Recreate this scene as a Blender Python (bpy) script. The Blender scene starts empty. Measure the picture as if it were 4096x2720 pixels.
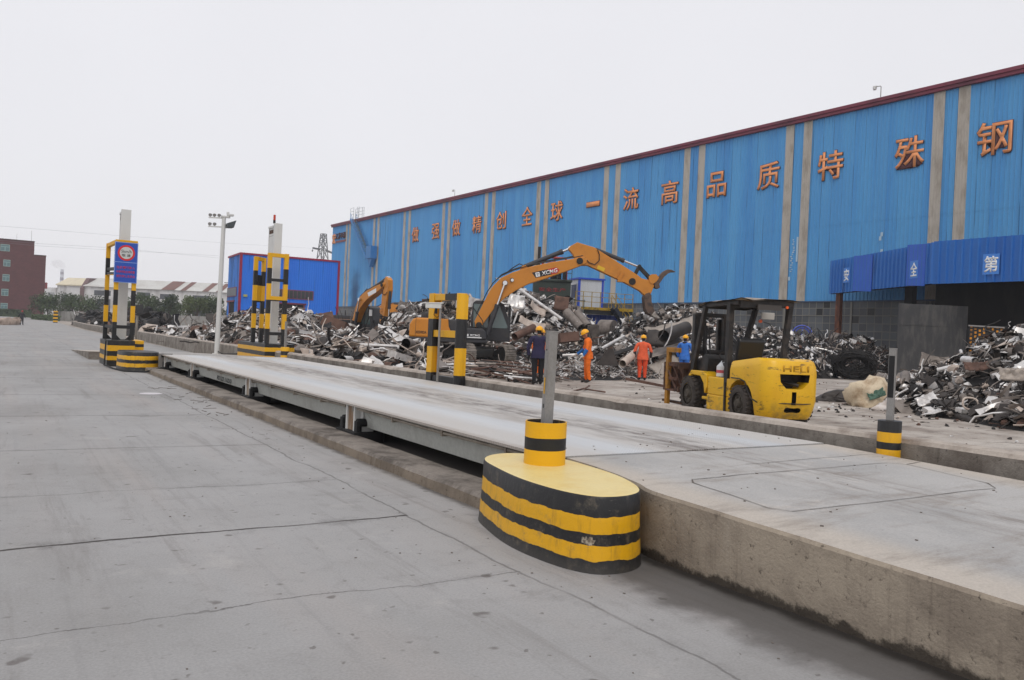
import bpy, bmesh, math, random
from mathutils import Vector, Matrix, Euler, noise
PI = math.pi; RAD = math.radians
SC = bpy.context.scene
COL = SC.collection
V = Vector

# ---------------------------------------------------------------- camera (a 1.4 m high viewpoint)
HC = 1.4; FP = 28.419/36*4096
yaw, pitch, roll = RAD(32.27), RAD(-.3), RAD(2.58)
_f = V((math.sin(yaw), math.cos(yaw), 0)); _r = V((math.cos(yaw), -math.sin(yaw), 0)); _u = V((0, 0, 1))
_f2 = _f*math.cos(pitch)+_u*math.sin(pitch); _u2 = _u*math.cos(pitch)-_f*math.sin(pitch)
_r3 = _r*math.cos(roll)+_u2*math.sin(roll); _u3 = _u2*math.cos(roll)-_r*math.sin(roll)
cd = bpy.data.cameras.new('camera'); cam = bpy.data.objects.new('camera', cd); COL.objects.link(cam)
m = Matrix((_r3, _u3, -_f2)).transposed().to_4x4(); m.translation = V((0, 0, HC)); cam.matrix_world = m
cd.sensor_width = 36; cd.lens = 28.419; cd.clip_start = .05; cd.clip_end = 6000
SC.camera = cam

def at(px, py, d):
    "surveyed point: picture position (4096 wide) and distance in metres"
    return V((0, 0, HC)) + (_r3*((px-2048)/FP) - _u3*((py-1360)/FP) + _f2)*d

# ---------------------------------------------------------------- mesh builder
class MB:
    def __init__(s): s.v = []; s.f = []; s.m = []; s.sm = []
    def add(s, vs, fs, mi=0, smooth=False):
        o = len(s.v); s.v += [tuple(v) for v in vs]
        for f in fs: s.f.append([i+o for i in f]); s.m.append(mi); s.sm.append(smooth)
        return s
    def box(s, a, b, M=None, mi=0):
        (x0, y0, z0), (x1, y1, z1) = a, b
        vs = [V((x, y, z)) for z in (z0, z1) for x, y in ((x0, y0), (x1, y0), (x1, y1), (x0, y1))]
        if M is not None: vs = [M @ v for v in vs]
        return s.add(vs, [(3, 2, 1, 0), (4, 5, 6, 7), (0, 1, 5, 4), (1, 2, 6, 5), (2, 3, 7, 6), (3, 0, 4, 7)], mi)
    def bar(s, p, q, w, h=None, up=(0, 0, 1), mi=0):
        "rectangular bar from p to q"
        p, q = V(p), V(q); h = w if h is None else h
        d = (q-p); L = d.length; d.normalize(); u = V(up)
        if abs(d.dot(u)) > .98: u = V((0, 1, 0))
        x = d.cross(u).normalized(); y = x.cross(d)
        M = Matrix((x, d, y)).transposed().to_4x4(); M.translation = p
        return s.box((-w/2, 0, -h/2), (w/2, L, h/2), M, mi)
    def cyl(s, p, q, r0, r1=None, n=14, caps=True, mi=0, smooth=True):
        p, q = V(p), V(q); r1 = r0 if r1 is None else r1
        d = (q-p).normalized(); u = V((0, 0, 1)) if abs(d.z) < .95 else V((1, 0, 0))
        x = d.cross(u).normalized(); y = x.cross(d)
        ring = [x*math.cos(2*PI*i/n)+y*math.sin(2*PI*i/n) for i in range(n)]
        vs = [p+v*r0 for v in ring]+[q+v*r1 for v in ring]
        s.add(vs, [(i, n+i, n+(i+1) % n, (i+1) % n) for i in range(n)], mi, smooth)
        if caps: s.add(vs, [tuple(range(n)), tuple(range(2*n-1, n-1, -1))], mi)
        return s
    def tube(s, pts, r, n=8, mi=0, caps=True):
        pts = [V(p) for p in pts]; R_ = r if isinstance(r, (list, tuple)) else [r]*len(pts)
        vs = []; x = None
        for i, p in enumerate(pts):
            d = (pts[min(i+1, len(pts)-1)]-pts[max(i-1, 0)]).normalized()
            if x is None:
                u = V((0, 0, 1)) if abs(d.z) < .9 else V((1, 0, 0)); x = d.cross(u).normalized()
            else:
                x = (x-d*x.dot(d)).normalized()
            y = x.cross(d)
            vs += [p+(x*math.cos(2*PI*k/n)+y*math.sin(2*PI*k/n))*R_[i] for k in range(n)]
        fs = [(i*n+k, (i+1)*n+k, (i+1)*n+(k+1) % n, i*n+(k+1) % n) for i in range(len(pts)-1) for k in range(n)]
        s.add(vs, fs, mi, True)
        if caps: s.add(vs, [tuple(range(n)), tuple(range(len(vs)-1, len(vs)-n-1, -1))], mi)
        return s
    def prism(s, poly, y0, y1, axis='y', mi=0, M=None):
        "polygon (a,b) extruded along an axis; y: (x,z) z: (x,y) x: (y,z)"
        def P(a, b, t): return V((a, t, b)) if axis == 'y' else (V((a, b, t)) if axis == 'z' else V((t, a, b)))
        vs = [P(a, b, y0) for a, b in poly]+[P(a, b, y1) for a, b in poly]; n = len(poly)
        if M is not None: vs = [M @ v for v in vs]
        return s.add(vs, [tuple(range(n)), tuple(range(2*n-1, n-1, -1))]+[(i, n+i, n+(i+1) % n, (i+1) % n) for i in range(n)], mi)
    def loft(s, rings, mi=0, smooth=True, caps=True):
        n = len(rings[0]); vs = [v for r in rings for v in r]
        s.add(vs, [(i*n+k, (i+1)*n+k, (i+1)*n+(k+1) % n, i*n+(k+1) % n) for i in range(len(rings)-1) for k in range(n)], mi, smooth)
        if caps: s.add(vs, [tuple(range(n)), tuple(range(len(vs)-1, len(vs)-n-1, -1))], mi)
        return s
    def build(s, name, mats, parent=None, bevel=0, seg=2, loc=None, smooth=None):
        me = bpy.data.meshes.new(name); me.from_pydata(s.v, [], s.f); me.update()
        mats = mats if isinstance(mats, (list, tuple)) else [mats]
        for a in mats: me.materials.append(a)
        me.polygons.foreach_set('material_index', s.m)
        me.polygons.foreach_set('use_smooth', s.sm)
        bm = bmesh.new(); bm.from_mesh(me)
        if bevel:
            bmesh.ops.remove_doubles(bm, verts=bm.verts, dist=1e-4)
        bmesh.ops.recalc_face_normals(bm, faces=bm.faces)
        if bevel:
            es = [e for e in bm.edges if len(e.link_faces) == 2 and e.calc_face_angle(0) > RAD(38)]
            bmesh.ops.bevel(bm, geom=es, offset=bevel, segments=seg, profile=.5, affect='EDGES', clamp_overlap=True)
        bm.to_mesh(me); bm.free()
        if any(s.sm): me.set_sharp_from_angle(angle=RAD(42))
        return link(name, me, parent, loc)

def link(name, me, parent=None, loc=None):
    o = bpy.data.objects.new(name, me); COL.objects.link(o)
    if parent is not None: o.parent = parent
    if loc is not None: o.location = loc
    return o
def thing(name, label, cat, loc=(0, 0, 0), rz=0, group=None):
    o = bpy.data.objects.new(name, None); COL.objects.link(o); o.empty_display_size = .2
    o.location = loc; o.rotation_euler = (0, 0, rz)
    return tag(o, label, cat, group)
def tag(o, label, cat, group=None, kind=None):
    o['label'] = label; o['category'] = cat
    if group: o['group'] = group
    if kind: o['kind'] = kind
    return o
def struct(o, label, cat):
    return tag(o, label, cat, None, 'structure')
def rot(ax, a): return Matrix.Rotation(a, 4, ax)
def trs(loc, e=(0, 0, 0), s=1):
    return Matrix.Translation(V(loc)) @ Euler(e).to_matrix().to_4x4() @ Matrix.Scale(s, 4)

# ---------------------------------------------------------------- materials
def srgb(r, g, b):
    f = lambda c: (c/255/12.92) if c <= 10 else ((c/255+.055)/1.055)**2.4
    return (f(r), f(g), f(b), 1)
def C4(c): return tuple(c) if len(c) == 4 else (*c, 1)
class NT:
    def __init__(s, name, rough=.6, metal=0, spec=.4):
        s.mat = bpy.data.materials.new(name); s.mat.use_nodes = True; s.t = s.mat.node_tree; s.n = s.t.nodes
        s.b = s.n['Principled BSDF']; s.b.inputs['Roughness'].default_value = rough
        s.b.inputs['Metallic'].default_value = metal; s.b.inputs['Specular IOR Level'].default_value = spec
    def new(s, ty, **kw):
        n = s.n.new(ty)
        for k, v in kw.items(): setattr(n, k, v)
        return n
    def l(s, a, b): s.t.links.new(a, b)
    def put(s, sock, v):
        if hasattr(v, 'is_linked') or hasattr(v, 'links'): s.l(v, sock)
        else: sock.default_value = v
    def pos(s, obj=False):
        if obj: return s.new('ShaderNodeTexCoord').outputs['Object']
        return s.new('ShaderNodeNewGeometry').outputs['Position']
    def scale(s, p, sc, off=(0, 0, 0)):
        n = s.new('ShaderNodeMapping'); s.l(p, n.inputs['Vector']); n.inputs['Scale'].default_value = sc; n.inputs['Location'].default_value = off
        return n.outputs[0]
    def noise(s, p, sc, det=4, rough=.55, dist=0):
        n = s.new('ShaderNodeTexNoise'); s.l(p, n.inputs['Vector']); n.inputs['Scale'].default_value = sc
        n.inputs['Detail'].default_value = det; n.inputs['Roughness'].default_value = rough; n.inputs['Distortion'].default_value = dist
        return n.outputs['Fac']
    def ramp(s, v, a, b, lo=0, hi=1):
        n = s.new('ShaderNodeMapRange'); n.interpolation_type = 'SMOOTHSTEP'; s.put(n.inputs['Value'], v)
        for k, x in zip(('From Min', 'From Max', 'To Min', 'To Max'), (a, b, lo, hi)): n.inputs[k].default_value = x
        return n.outputs[0]
    def math(s, op, a, b=0, c=None):
        n = s.new('ShaderNodeMath', operation=op); s.put(n.inputs[0], a); s.put(n.inputs[1], b)
        if c is not None: s.put(n.inputs[2], c)
        return n.outputs[0]
    def mix(s, f, a, b, mode='MIX'):
        n = s.new('ShaderNodeMix', data_type='RGBA', blend_type=mode); s.put(n.inputs['Factor'], f)
        s.put(n.inputs['A'], C4(a) if isinstance(a, tuple) else a); s.put(n.inputs['B'], C4(b) if isinstance(b, tuple) else b)
        return n.outputs['Result']
    def xyz(s, p):
        n = s.new('ShaderNodeSeparateXYZ'); s.l(p, n.inputs[0]); return n.outputs
    def bump(s, h, dist=.01, st=.5):
        n = s.new('ShaderNodeBump'); n.inputs['Strength'].default_value = st; n.inputs['Distance'].default_value = dist
        s.l(h, n.inputs['Height']); s.l(n.outputs[0], s.b.inputs['Normal'])
    def col(s, c):
        s.put(s.b.inputs['Base Color'], C4(c) if isinstance(c, tuple) else c); return s.mat

def worn(name, c, c2=None, rough=.6, metal=0, sc=2.5, amt=.6, lo=.42, hi=.68, grain=.12, bump=.0, stretch=None, spec=.4, obj=False):
    "a paint or bare surface with blotches of a second colour and a fine grain"
    n = NT(name, rough, metal, spec); p = n.pos(obj)
    c2 = c2 or tuple(x*.6 for x in c[:3])
    q = n.scale(p, stretch) if stretch else p
    f = n.ramp(n.noise(q, sc, 6, .62), lo, hi, 0, amt)
    k = n.mix(f, c, c2)
    g = n.noise(p, sc*14, 3)
    k = n.mix(n.ramp(g, .3, .7, grain, 0), k, (0, 0, 0))
    if bump: n.bump(g, bump, .5)
    return n.col(k)
def plain(name, c, rough=.5, metal=0, spec=.4):
    n = NT(name, rough, metal, spec); return n.col(c)

YEL = srgb(222, 166, 14)[:3]; BLK = (.014, .014, .015)
def stripes(name, cuts, first='y', axis='Z', wob=.012, wear=.25, obj=False, yc=YEL):
    "painted bands between the given heights, hand-brushed edges, scuffs"
    n = NT(name, .45); p = n.pos(obj); z = n.xyz(p)[axis]
    z = n.math('ADD', z, n.math('MULTIPLY', n.math('SUBTRACT', n.noise(p, 6, 4), .5), wob*2))
    f = 0.0 if first == 'k' else 1.0; acc = None
    for c in cuts:
        st = n.math('GREATER_THAN', z, c)
        acc = st if acc is None else n.math('ADD', acc, st)
    m2 = n.math('MODULO', n.math('ADD', acc, 0 if first == 'y' else 1), 2)
    k = n.mix(m2, yc, BLK)
    k = n.mix(n.ramp(n.noise(p, 9, 6, .7), .52, .75, 0, wear), k, (.16, .13, .09))
    k = n.mix(n.ramp(n.noise(n.scale(p, (5, 5, .8)), 3, 5, .7), .5, .8, 0, wear*.8), k, (.05, .045, .04))
    k = n.mix(n.math('MULTIPLY', n.ramp(n.math('ADD', n.xyz(p)[2], n.math('MULTIPLY', n.noise(p, 7, 5, .7), -.12)), .05, -.05), wear*.7), k, (.075, .068, .06))
    k = n.mix(n.ramp(n.noise(n.scale(p, (1, 1, 3)), 14, 6, .8), .62, .7, 0, wear*.9), k, (.2, .18, .155))
    n.bump(n.noise(p, 25, 4, .6), .006, .5)
    return n.col(k)

M = {}
M['yellow'] = worn('yellow_paint', YEL, (.2, .12, .03), .42, sc=5, amt=.35, lo=.5, hi=.8)
M['black'] = worn('black_paint', BLK, (.05, .048, .045), .5, sc=6, amt=.5)
M['grey_steel'] = worn('bare_steel', (.3, .29, .28), (.17, .15, .13), .5, .35, sc=5, stretch=(1, 1, .25))
M['beam'] = worn('beam_paint', srgb(184, 186, 180)[:3], (.12, .09, .065), .55, sc=1.6, amt=.5, stretch=(1, 1, .5), lo=.5, hi=.8)
M['dark'] = plain('dark_rubber', (.012, .012, .013), .7)
M['white_paint'] = worn('white_paint', (.62, .62, .6), (.3, .24, .18), .45, sc=2, amt=.4, lo=.55, hi=.8, stretch=(1, 1, .4), grain=.05)
M['white'] = plain('white_gloss', (.75, .75, .75), .35)
M['rust'] = worn('rusty_steel', (.1, .05, .03), (.035, .022, .018), .75, sc=4, amt=.8, bump=.004)
M['glass'] = plain('window_glass', (.035, .042, .045), .12, 0, .6)
M['chrome'] = plain('chromed_rod', (.7, .7, .7), .18, 1)
M['conduit'] = worn('dusty_conduit', (.32, .28, .23), (.15, .12, .09), .6, sc=3)
M['red'] = worn('red_paint', (.4, .02, .025), (.2, .02, .02), .45, sc=4)
M['maroon'] = worn('maroon_trim', srgb(122, 50, 68)[:3], srgb(92, 44, 58)[:3], .5, sc=.35, amt=.9, grain=.05)

# text -> mesh
def text_mesh(txt, size=1, ext=0, off=0, align='CENTER', shear=0):
    cu = bpy.data.curves.new('t', 'FONT'); cu.body = txt; cu.size = size; cu.extrude = ext; cu.offset = off
    cu.align_x = align; cu.align_y = 'CENTER'; cu.shear = shear; cu.resolution_u = 4
    o = bpy.data.objects.new('t', cu); COL.objects.link(o)
    dg = bpy.context.evaluated_depsgraph_get(); dg.update()
    me = bpy.data.meshes.new_from_object(o.evaluated_get(dg)); bpy.data.objects.remove(o); bpy.data.curves.remove(cu)
    return me
def text(name, txt, mat, parent, M4, w=None, h=None, ext=.002, off=0, shear=0):
    "lettering fitted to w x h (metres), placed by a 4x4 whose xy plane is the sign face"
    me = text_mesh(txt, 1, 0, off, shear=shear)
    xs = [v.co.x for v in me.vertices]; ys = [v.co.y for v in me.vertices]
    cx, cy = (min(xs)+max(xs))/2, (min(ys)+max(ys))/2; sw, sh = max(xs)-min(xs), max(ys)-min(ys)
    kx = w/sw if w else h/sh; ky = h/sh if h else kx
    bm = bmesh.new(); bm.from_mesh(me)
    for v in bm.verts: v.co = V(((v.co.x-cx)*kx, (v.co.y-cy)*ky, 0))
    if ext:
        r = bmesh.ops.extrude_face_region(bm, geom=bm.faces[:])
        for g in r['geom']:
            if isinstance(g, bmesh.types.BMVert): g.co.z += ext
        bmesh.ops.recalc_face_normals(bm, faces=bm.faces)
    bmesh.ops.transform(bm, matrix=M4, verts=bm.verts)
    bm.to_mesh(me); bm.free(); me.materials.clear(); me.materials.append(mat)
    for p in me.polygons: p.material_index = 0
    return link(name, me, parent)
def face_frame(origin, xdir, up=(0, 0, 1)):
    "sign plane: x along xdir, y up, z out of the face"
    x = V(xdir).normalized(); y = V(up); y = (y-x*y.dot(x)).normalized(); z = x.cross(y)
    m = Matrix((x, y, z)).transposed().to_4x4(); m.translation = V(origin); return m
# ================================================================ ground, ramps, weighbridge
def gz(y): return .006*min(max(y-100, 0), 100)

def road_mat():
    n = NT('road_concrete', .8, 0, .25); p = n.pos(); x, y, z = n.xyz(p)
    k = n.mix(n.ramp(n.noise(p, .35, 5, .6), .3, .7), srgb(165, 164, 164)[:3], srgb(149, 148, 147)[:3])
    # warm worn band near the weighbridge, cooler trowelled lanes
    k = n.mix(n.ramp(n.noise(n.scale(p, (1.1, .09, 1)), 1, 5, .6), .45, .72, 0, .55), k, srgb(168, 161, 157)[:3])
    k = n.mix(n.ramp(n.noise(n.scale(p, (7, .16, 1), (3, 0, 0)), 1, 4, .65), .54, .75, 0, .35), k, srgb(132, 131, 131)[:3])
    k = n.mix(n.ramp(n.noise(n.scale(p, (.5, 2.6, 1), (0, 7, 0)), 1.6, 6, .7), .56, .8, 0, .4), k, srgb(132, 127, 122)[:3])
    blot = n.ramp(n.noise(n.scale(p, (1, 1.5, 1), (11, 5, 0)), .8, 6, .65), .58, .74, 0, .55)
    k = n.mix(n.math('MULTIPLY', blot, n.ramp(x, .3, 2.0)), k, srgb(104, 100, 97)[:3])
    k = n.mix(n.ramp(n.noise(n.scale(p, (1, .5, 1), (21, 5, 0)), .55, 7, .68), .5, .7, 0, .4), k, srgb(136, 133, 131)[:3])
    k = n.mix(n.ramp(n.noise(n.scale(p, (2.6, .22, 1), (5, 1, 0)), 1.4, 7, .72, .3), .53, .7, 0, .4), k, srgb(120, 116, 113)[:3])
    k = n.mix(n.ramp(n.noise(n.scale(p, (1, 1, 1), (5, 61, 0)), 1.6, 7, .7), .58, .72, 0, .3), k, srgb(188, 184, 180)[:3])
    k = n.mix(n.ramp(n.noise(n.scale(p, (1, .8, 1), (5, 31, 0)), 7, 5, .7), .5, .75, 0, .3), k, srgb(124, 121, 119)[:3])
    # oil drops and grit
    sp = n.noise(n.scale(p, (1, 1, 1), (2, 9, 0)), 5.5, 2, .5); k = n.mix(n.ramp(sp, .68, .75, 0, .6), k, srgb(84, 76, 72)[:3]); k = n.mix(n.ramp(n.noise(n.scale(p, (1, 1, 1), (2, 39, 0)), 13, 2, .5), .69, .75, 0, .55), k, srgb(86, 79, 75)[:3])
    g = n.noise(p, 75, 3, .6); k = n.mix(n.ramp(g, .25, .75, .16, 0), k, (0, 0, 0))
    k = n.mix(n.ramp(n.noise(p, 22, 4, .7), .60, .78, 0, .3), k, srgb(100, 96, 94)[:3])
    # damp stain and contact shade painted along the ramp foot; darker strip by plinth
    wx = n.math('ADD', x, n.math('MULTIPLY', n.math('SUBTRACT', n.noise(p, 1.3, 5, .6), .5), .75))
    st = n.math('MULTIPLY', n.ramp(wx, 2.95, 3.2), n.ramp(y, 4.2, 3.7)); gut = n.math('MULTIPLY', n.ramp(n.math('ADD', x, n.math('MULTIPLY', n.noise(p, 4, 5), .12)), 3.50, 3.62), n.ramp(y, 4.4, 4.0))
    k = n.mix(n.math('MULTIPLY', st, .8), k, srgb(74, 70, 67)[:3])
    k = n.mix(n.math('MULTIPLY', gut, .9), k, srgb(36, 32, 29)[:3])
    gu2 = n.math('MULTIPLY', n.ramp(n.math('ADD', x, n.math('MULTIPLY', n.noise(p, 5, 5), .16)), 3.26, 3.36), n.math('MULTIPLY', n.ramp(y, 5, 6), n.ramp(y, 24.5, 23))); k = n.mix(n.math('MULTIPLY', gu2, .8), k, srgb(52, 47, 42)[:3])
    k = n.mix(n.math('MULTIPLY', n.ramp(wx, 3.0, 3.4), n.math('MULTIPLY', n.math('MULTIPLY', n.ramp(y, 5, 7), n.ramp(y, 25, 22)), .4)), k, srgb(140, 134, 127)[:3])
    # slab joints and cracks: (coordinate, place, width, wander, strength, x limit)
    acc = None
    nz = n.math('SUBTRACT', n.noise(p, 1.1, 6, .65), .5); nb = n.math('SUBTRACT', n.noise(n.scale(p, (1, 1, 1), (40, 0, 0)), .45, 3), .5)
    fade = n.ramp(n.noise(n.scale(p, (1, 1, 1), (0, 33, 0)), .9, 4), .3, .55)
    for ax, c, w, wa, s, lim in (('x', 2.66, .013, .14, .5, 0), ('x', -2.2, .012, .04, .5, 0), ('y', 5.6, .022, .12, 1, 1), ('y', 4.04, .008, .3, .6, 1), ('y', 7.1, .01, .25, .55, 1),
                                 ('y', 9.5, .014, .05, .75, 1), ('y', 12.75, .016, .06, .8, 1), ('y', 16.2, .018, .06, .7, 1), ('y', 20.45, .03, .06, .9, 1), ('y', 25.5, .03, .06, .7, 1), ('y', 31, .04, .06, .7, 1), ('y', 38, .05, .06, .7, 1), ('y', 1.6, .01, .2, .5, 1)):
        q = x if ax == 'x' else n.math('SUBTRACT', y, n.math('MULTIPLY', n.math('SUBTRACT', 2.66, x), .06 if c > 6 else .0))
        d = n.math('ABSOLUTE', n.math('SUBTRACT', n.math('ADD', q, n.math('ADD', n.math('MULTIPLY', nz, wa), n.math('MULTIPLY', nb, wa*1.6))), c))
        li = n.ramp(n.math('DIVIDE', d, n.math('ADD', .35, n.math('MULTIPLY', n.noise(n.scale(p, (1, 1, 1), (c, 3, 0)), 5, 5, .7), 1.5))), w*.25, w*1.05, s, 0); li = n.math('MAXIMUM', li, n.math('MULTIPLY', n.ramp(d, 0, w*9, .5*s, 0), n.ramp(n.noise(n.scale(p, (1, 1, 1), (c, 8, 0)), 3.2, 6, .75), .48, .68)))
        if lim: li = n.math('MULTIPLY', li, n.math('LESS_THAN', x, 2.66))
        acc = li if acc is None else n.math('MAXIMUM', acc, li)
    acc = n.math('MULTIPLY', acc, n.ramp(fade, 0, 1, .35, 1))
    k = n.mix(acc, k, srgb(62, 58, 56)[:3])
    h = n.math('ADD', n.math('MULTIPLY', g, .35), n.math('MULTIPLY', acc, -1.2))
    n.bump(h, .012, .35)
    return n.col(k)
def yard_mat():
    n = NT('yard_concrete', .85, 0, .2); p = n.pos()
    k = n.mix(n.ramp(n.noise(p, .5, 6, .65), .35, .65), srgb(182, 175, 167)[:3], srgb(142, 132, 124)[:3])
    k = n.mix(n.ramp(n.noise(n.scale(p, (1, 2, 1), (5, 5, 0)), 1.1, 7, .72), .5, .7, 0, .85), k, srgb(88, 78, 72)[:3])
    k = n.mix(n.ramp(n.noise(p, 9, 5, .7), .58, .72, 0, .6), k, srgb(60, 54, 50)[:3])
    k = n.mix(n.ramp(n.noise(n.scale(p, (1, 1, 1), (9, 2, 0)), 14, 4, .7), .62, .74, 0, .5), k, srgb(215, 210, 205)[:3])
    n.bump(n.noise(p, 12, 6, .7), .03, .5)
    return n.col(k)
def sheet(name, xs, mat, label, cat):
    ys = [-80, -20, 0, 20, 60, 100, 120, 140, 160, 180, 200, 400, 1000, 3500]
    b = MB(); vs = [(x, y, gz(y)) for y in ys for x in xs]; nx = len(xs)
    b.add(vs, [(j*nx+i, j*nx+i+1, (j+1)*nx+i+1, (j+1)*nx+i) for j in range(len(ys)-1) for i in range(nx-1)])
    return struct(b.build(name, mat), label, cat)
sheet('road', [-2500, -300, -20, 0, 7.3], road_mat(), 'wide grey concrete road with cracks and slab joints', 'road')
sheet('yard_ground', [7.3, 40, 300, 3000], yard_mat(), 'dirty pale concrete yard strewn with scrap', 'ground')

def ramp_top_mat():
    n = NT('ramp_concrete', .8, 0, .25); p = n.pos(); x, y, z = n.xyz(p)
    k = n.mix(n.ramp(n.noise(n.scale(p, (1, .8, 1)), .8, 5, .6), .35, .65), srgb(178, 176, 174)[:3], srgb(160, 159, 158)[:3])
    edge = n.math('MAXIMUM', n.ramp(x, 4.15, 3.75), n.ramp(x, 6.4, 6.9))
    k = n.mix(n.math('MULTIPLY', edge, .75), k, srgb(190, 180, 168)[:3])
    k = n.mix(n.ramp(n.noise(n.scale(p, (.9, 3.4, 1), (3, 2, 0)), 1, 6, .7), .5, .72, 0, .6), k, srgb(136, 127, 119)[:3])
    k = n.mix(n.ramp(n.noise(n.scale(p, (1.5, 1, 1), (8, 2, 0)), 1.2, 7, .72), .57, .7, 0, .5), k, srgb(205, 198, 190)[:3])
    tr = n.math('MULTIPLY', n.ramp(n.math('ABSOLUTE', n.math('SUBTRACT', x, 5.25)), .7, .15), n.ramp(n.noise(n.scale(p, (2.5, .6, 1), (1, 3, 0)), 2, 6, .7), .42, .66))
    k = n.mix(n.math('MULTIPLY', tr, .6), k, srgb(116, 106, 98)[:3])
    g = n.noise(p, 70, 3, .6); k = n.mix(n.ramp(g, .3, .7, .14, 0), k, (0, 0, 0))
    k = n.mix(n.ramp(n.noise(p, 24, 4, .7), .62, .76, 0, .4), k, srgb(92, 86, 80)[:3])
    n.bump(g, .006, .4); return n.col(k)
def side_mat(name, c1, c2, dark, pits=.6, grime_shade=0):
    "cast concrete face: tan blotches, vertical runs, pits"
    n = NT(name, .85, 0, .2); p = n.pos()
    k = n.mix(n.ramp(n.noise(p, 2.2, 6, .65), .35, .68), c1, c2)
    k = n.mix(n.math('MULTIPLY', n.ramp(n.noise(n.scale(p, (9, 9, .35)), 1, 7, .75), .5, .72, 0, .75), n.ramp(n.noise(n.scale(p, (1, 1, 1), (3, 3, 3)), .9, 4), .4, .65, .2, 1)), k, dark)
    k = n.mix(n.ramp(n.noise(n.scale(p, (6, 6, .4), (4, 9, 0)), 1, 4, .6), .64, .74, 0, .35), k, srgb(176, 168, 158)[:3])
    g = n.noise(p, 26, 4, .7); k = n.mix(n.ramp(g, .60, .72, 0, pits), k, tuple(.45*x for x in dark))
    k = n.mix(n.ramp(n.noise(p, 9, 6, .75), .55, .72, 0, .5), k, tuple(.7*x for x in dark))
    if grime_shade: k = n.mix(n.ramp(n.math('ADD', n.xyz(p)[2], n.math('MULTIPLY', n.math('SUBTRACT', n.noise(p, 5, 6, .7), .5), .22)), grime_shade*1.4, grime_shade*.4, 0, .85), k, srgb(44, 39, 35)[:3])  # dark base band: grime with contact shade painted into the colour
    n.bump(n.math('ADD', n.math('MULTIPLY', g, -1), n.noise(p, 60, 3)), .007, .6); return n.col(k)
M['ramp_top'] = ramp_top_mat()
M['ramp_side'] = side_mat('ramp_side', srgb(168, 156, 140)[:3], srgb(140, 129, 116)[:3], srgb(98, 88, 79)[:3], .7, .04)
M['kerb_side'] = side_mat('wall_side', srgb(146, 140, 132)[:3], srgb(110, 102, 95)[:3], srgb(62, 55, 49)[:3])
M['kerb_top'] = worn('wall_top', srgb(178, 168, 158)[:3], srgb(128, 116, 106)[:3], .85, sc=3, amt=.8, bump=.01)
M['plinth'] = side_mat('plinth_side', srgb(140, 128, 114)[:3], srgb(112, 102, 91)[:3], srgb(66, 58, 51)[:3])
M['plinth_top'] = worn('plinth_top', srgb(138, 130, 122)[:3], srgb(78, 71, 65)[:3], .9, sc=2.2, amt=.9, bump=.012, grain=.2)

def rz_near(y): return .465-.0235*(5.1-y)
out = [(3.60, -6+.35*i) for i in range(28)]+[(3.60, 3.8), (3.605, 3.92), (3.625, 4.01), (3.67, 4.12), (3.735, 4.42), (3.775, 4.75), (3.78, 5.1), (6.97, 5.1)]
out = [(x+.012*(noise.noise(V((0, y*3, 1)))), y) for x, y in out]+[(6.97, -6)]
b = MB(); nO = len(out)
top = [(x, y, rz_near(y)) for x, y in out]; mid = [(x-.012, y, rz_near(y)-.02) for x, y in out]
bot = [(x+.0, y, -.05) for x, y in out]
b.add(top, [tuple(range(nO))], 0)
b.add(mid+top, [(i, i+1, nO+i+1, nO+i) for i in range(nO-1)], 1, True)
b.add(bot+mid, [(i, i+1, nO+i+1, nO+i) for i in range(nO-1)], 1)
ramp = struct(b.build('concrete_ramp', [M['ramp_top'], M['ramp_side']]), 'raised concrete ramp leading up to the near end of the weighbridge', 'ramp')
# saw cuts in the ramp surface
M['rust_run'] = worn('rust_run', (.22, .13, .07), (.5, .46, .4), .7, sc=5, amt=.9, stretch=(3, 3, .4))
M['cut'] = plain('saw_cut', srgb(96, 89, 83)[:3], .9)
def ribbon(name, pts, w, mat, zf, parent, wob=.012):
    P = []
    for a, c in zip(pts[:-1], pts[1:]):
        k = max(2, int((V(c)-V(a)).length/.12))
        P += [V(a).lerp(V(c), i/k) for i in range(k)]
    P.append(V(pts[-1])); vs = []
    for i, q in enumerate(P):
        d = (P[min(i+1, len(P)-1)]-P[max(i-1, 0)]).normalized(); nn = V((-d.y, d.x))
        q = q+nn*wob*noise.noise(V((q.x*2.3, q.y*2.3, 5)))*2; ww = w*(.5+.9*abs(noise.noise(V((q.x*5, q.y*5, 2)))))
        vs += [(q.x+nn.x*ww, q.y+nn.y*ww, zf(q.y)+.004), (q.x-nn.x*ww, q.y-nn.y*ww, zf(q.y)+.004)]
    b = MB(); b.add(vs, [(2*i, 2*i+1, 2*i+3, 2*i+2) for i in range(len(P)-1)])
    return b.build(name, mat, parent)
ribbon('saw_cut', [(4.15, 4.13), (4.07, 4.03), (3.98, 3.30), (4.05, 3.18), (6.33, 3.16), (6.5, 3.30), (6.66, 4.06), (6.54, 4.17), (4.15, 4.13)], .0055, M['cut'], rz_near, ramp)
ribbon('saw_cut', [(5.1, 4.47), (6.95, 4.54)], .005, M['cut'], rz_near, ramp)
ribbon('saw_cut', [(6.66, 4.06), (6.95, 4.1)], .005, M['cut'], rz_near, ramp)

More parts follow.
